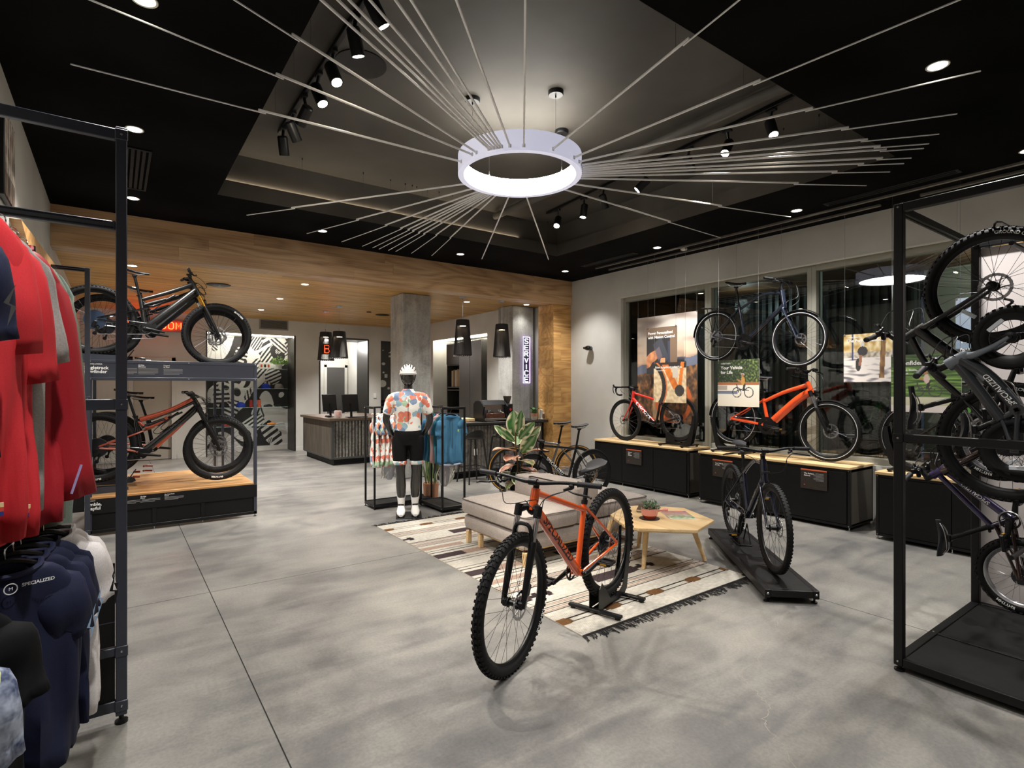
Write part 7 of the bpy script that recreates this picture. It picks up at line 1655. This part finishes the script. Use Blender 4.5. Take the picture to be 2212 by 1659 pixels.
def poster(label, X, ya, yb_, z0, z1, f, nx, ny, wires, lines=(), name='hanging_poster', ztop=None):
    """ya is the left edge (larger y) as seen from the room"""
    t = thing(name, label, 'poster', (X, ya, z0)); w = ya - yb_; h = z1 - z0
    MB().bb((.0005, -w, 0), (.004, 0, h)).build('panel', WHP, t, False)
    paint('print', w, h, nx, ny, f, PRINT, t, frame((-.0008, 0, 0), (0, -1, 0), (0, 0, 1)))
    zt = (ztop or (ZC - .026)) - z0
    for q in wires:
        MB().cyl((.002, -w * q, h - .008), (.002, -w * q, zt), .0014, n=5).build('wire', STL, t); MB().box((.001, -w * q, h - .004), (.012, .014, .024), None, .002).build('clip', STL, t)
    for s, size, x, z, b_ in lines: text(t, s, size, frame((-.002, -x * w, z * h), (0, -1, 0), (0, 0, 1)), WHT, align='LEFT', bold=b_)
    return t
poster('large landscape poster of rocky hills hanging against the far window', 6.93, 6.09, 4.95, 1.0, 2.67, P_land, 110, 150, (.0 + .01, .99), ztop=3.07)
poster('poster of hands holding a phone, Power Personalized with Mission Control', 6.71, 5.71, 5.14, 1.75, 2.457, P_power, 80, 90, (.04, .96), (('Power Personalized', .058, .05, .88, .0014), ('with Mission Control', .058, .05, .79, .0014)))
poster('poster of an orange bike frame, Rider Amplification for You', 6.455, 5.36, 4.79, 1.325, 1.905, P_rider, 80, 80, (.03, .97), (('Rider Amplification for You', .042, .05, .88, .001), ('Smooth power delivery', .02, .05, .80, .0004), ('S-WORKS', .001, .5, .5, 0)))
poster('poster of a commuter in yellow, Your Vehicle for Life', 6.455, 4.295, 3.72, 1.30, 1.90, P_veh, 90, 95, (.02, .98), (('TURBO VADO', .022, .08, .92, .0006), ('Your Vehicle', .058, .08, .83, .0016), ('for Life', .058, .08, .73, .0016)))
poster('poster of a cyclist leaning into a bend, The Perfect Balance', 6.71, 2.855, 2.37, 1.605, 2.14, P_bal, 84, 92, (.02, .98), (('TURBO VADO SL', .018, .08, .93, .0005), ('The Perfect Balance', .045, .07, .86, .0012)))
poster('green blurred poster of a woman cycling, Confidence', 6.455, 2.295, 1.715, 1.30, 1.875, P_conf, 90, 90, (.02, .98), (('Confidence', .06, .1, .85, .0016), ('Planted, Stable,', .028, .1, .73, .0006), ('and Fast', .028, .1, .67, .0006)))
poster('dark poster about part mountain goat seen through the bike wheel', 6.71, 1.83, 1.25, 1.30, 2.42, P_cargo, 50, 80, (.02, .98), (('TURBO TERO', .05, .06, .62, .001), ('Part Mountain Goat', .034, .06, .55, .0008), ('Part Getaway Vehicle', .034, .06, .51, .0008), ('Part Freight Train', .034, .06, .47, .0008)))
# wires of the hanging commuter bike
hb_ = [o for o in bpy.data.objects if o.name == 'hanging_bike'][0]; Mi = hb_.matrix_world.inverted()
for y, z in ((4.12, 2.86), (3.52, 2.86)): MB().cyl(Mi @ Vector((6.6, y, z)), Mi @ Vector((6.6, y, ZC)), .0016, n=5).build('hanging_wire', STL, hb_)
# ================================================================ OUTSIDE the windows: leafy plant, neighbour's display
t = thing('window_plant', 'tall leafy dracaena standing behind the window glass', 'plant', (8.1, 3.0, 0)); MB().lathe([(0, 0), (.14, 0), (.17, .35), (.15, .35), (0, .3)], 20).build('pot', BPL, t); MB().tube([(0, 0, .3), (.02, 0, 1.3)], .02, 8).build('stem', MC['plant_stem'], t)
for k in range(46):
    a = k * 2.4; z = .75 + .75 * ((k * 7) % 46) / 46; leaf('leaf', t, (0, 0, z), (math.cos(a), math.sin(a), .7 - .02 * k), (0, 0, 1), .42, .022, ((46, 74, 40), (54, 84, 46), (60, 92, 50)), .45)
t = thing('outside_shelf', 'metal shelf unit with goods seen through the window', 'shelf', (8.5, 1.35, 0))
for x in (0, .36):
    for y in (0, 1.1): MB().bb((x, y, 0), (x + .03, y + .03, 1.5), .002).build('upright', STL, t)
for z in (.3, .62, .95, 1.28): MB().bb((0, 0, z), (.39, 1.13, z + .02), .002).build('shelf_board', mat('shelf_grey', (140, 138, 132), .5), t)
rr = random.Random(4)
for z in (.64, .97, 1.30):
    for k in range(6):
        c_ = rr.choice(((200, 200, 196), (60, 64, 80), (190, 80, 50), (40, 60, 140), (120, 150, 130))); h = rr.uniform(.08, .15)
        box_thing('goods_box', 'small %s box on the outside shelf, %s board, place %s from left' % ({200: 'white', 60: 'slate', 190: 'orange', 40: 'blue', 120: 'sage'}[c_[0]], {.64: 'low', .97: 'middle', 1.30: 'top'}[z], ('six', 'five', 'four', 'three', 'two', 'one')[k]), 'box', (8.56, 1.42 + k * .175, z + .001), (8.78, 1.42 + k * .175 + .13, z + h), mat('goods_%d' % c_[0], c_, .5), .004)
struct(boxobj('wall_neighbour', (9.3, -3, 0), (9.4, 2.9, 3.2), mat('neighbour_wall', (120, 124, 112), .7)))
lamp('outside_fill_lamp', 'POINT', (8.4, 1.6, 2.9), 16 * LK, (.95, 1, .9), None, .12); lamp('outside_fill_lamp', 'POINT', (8.5, 5.2, 2.9), 4 * LK, (.8, 1, 1), None, .12)  # added fill lamps without fixtures, brightening the shelf and cladding outside
flush_text()
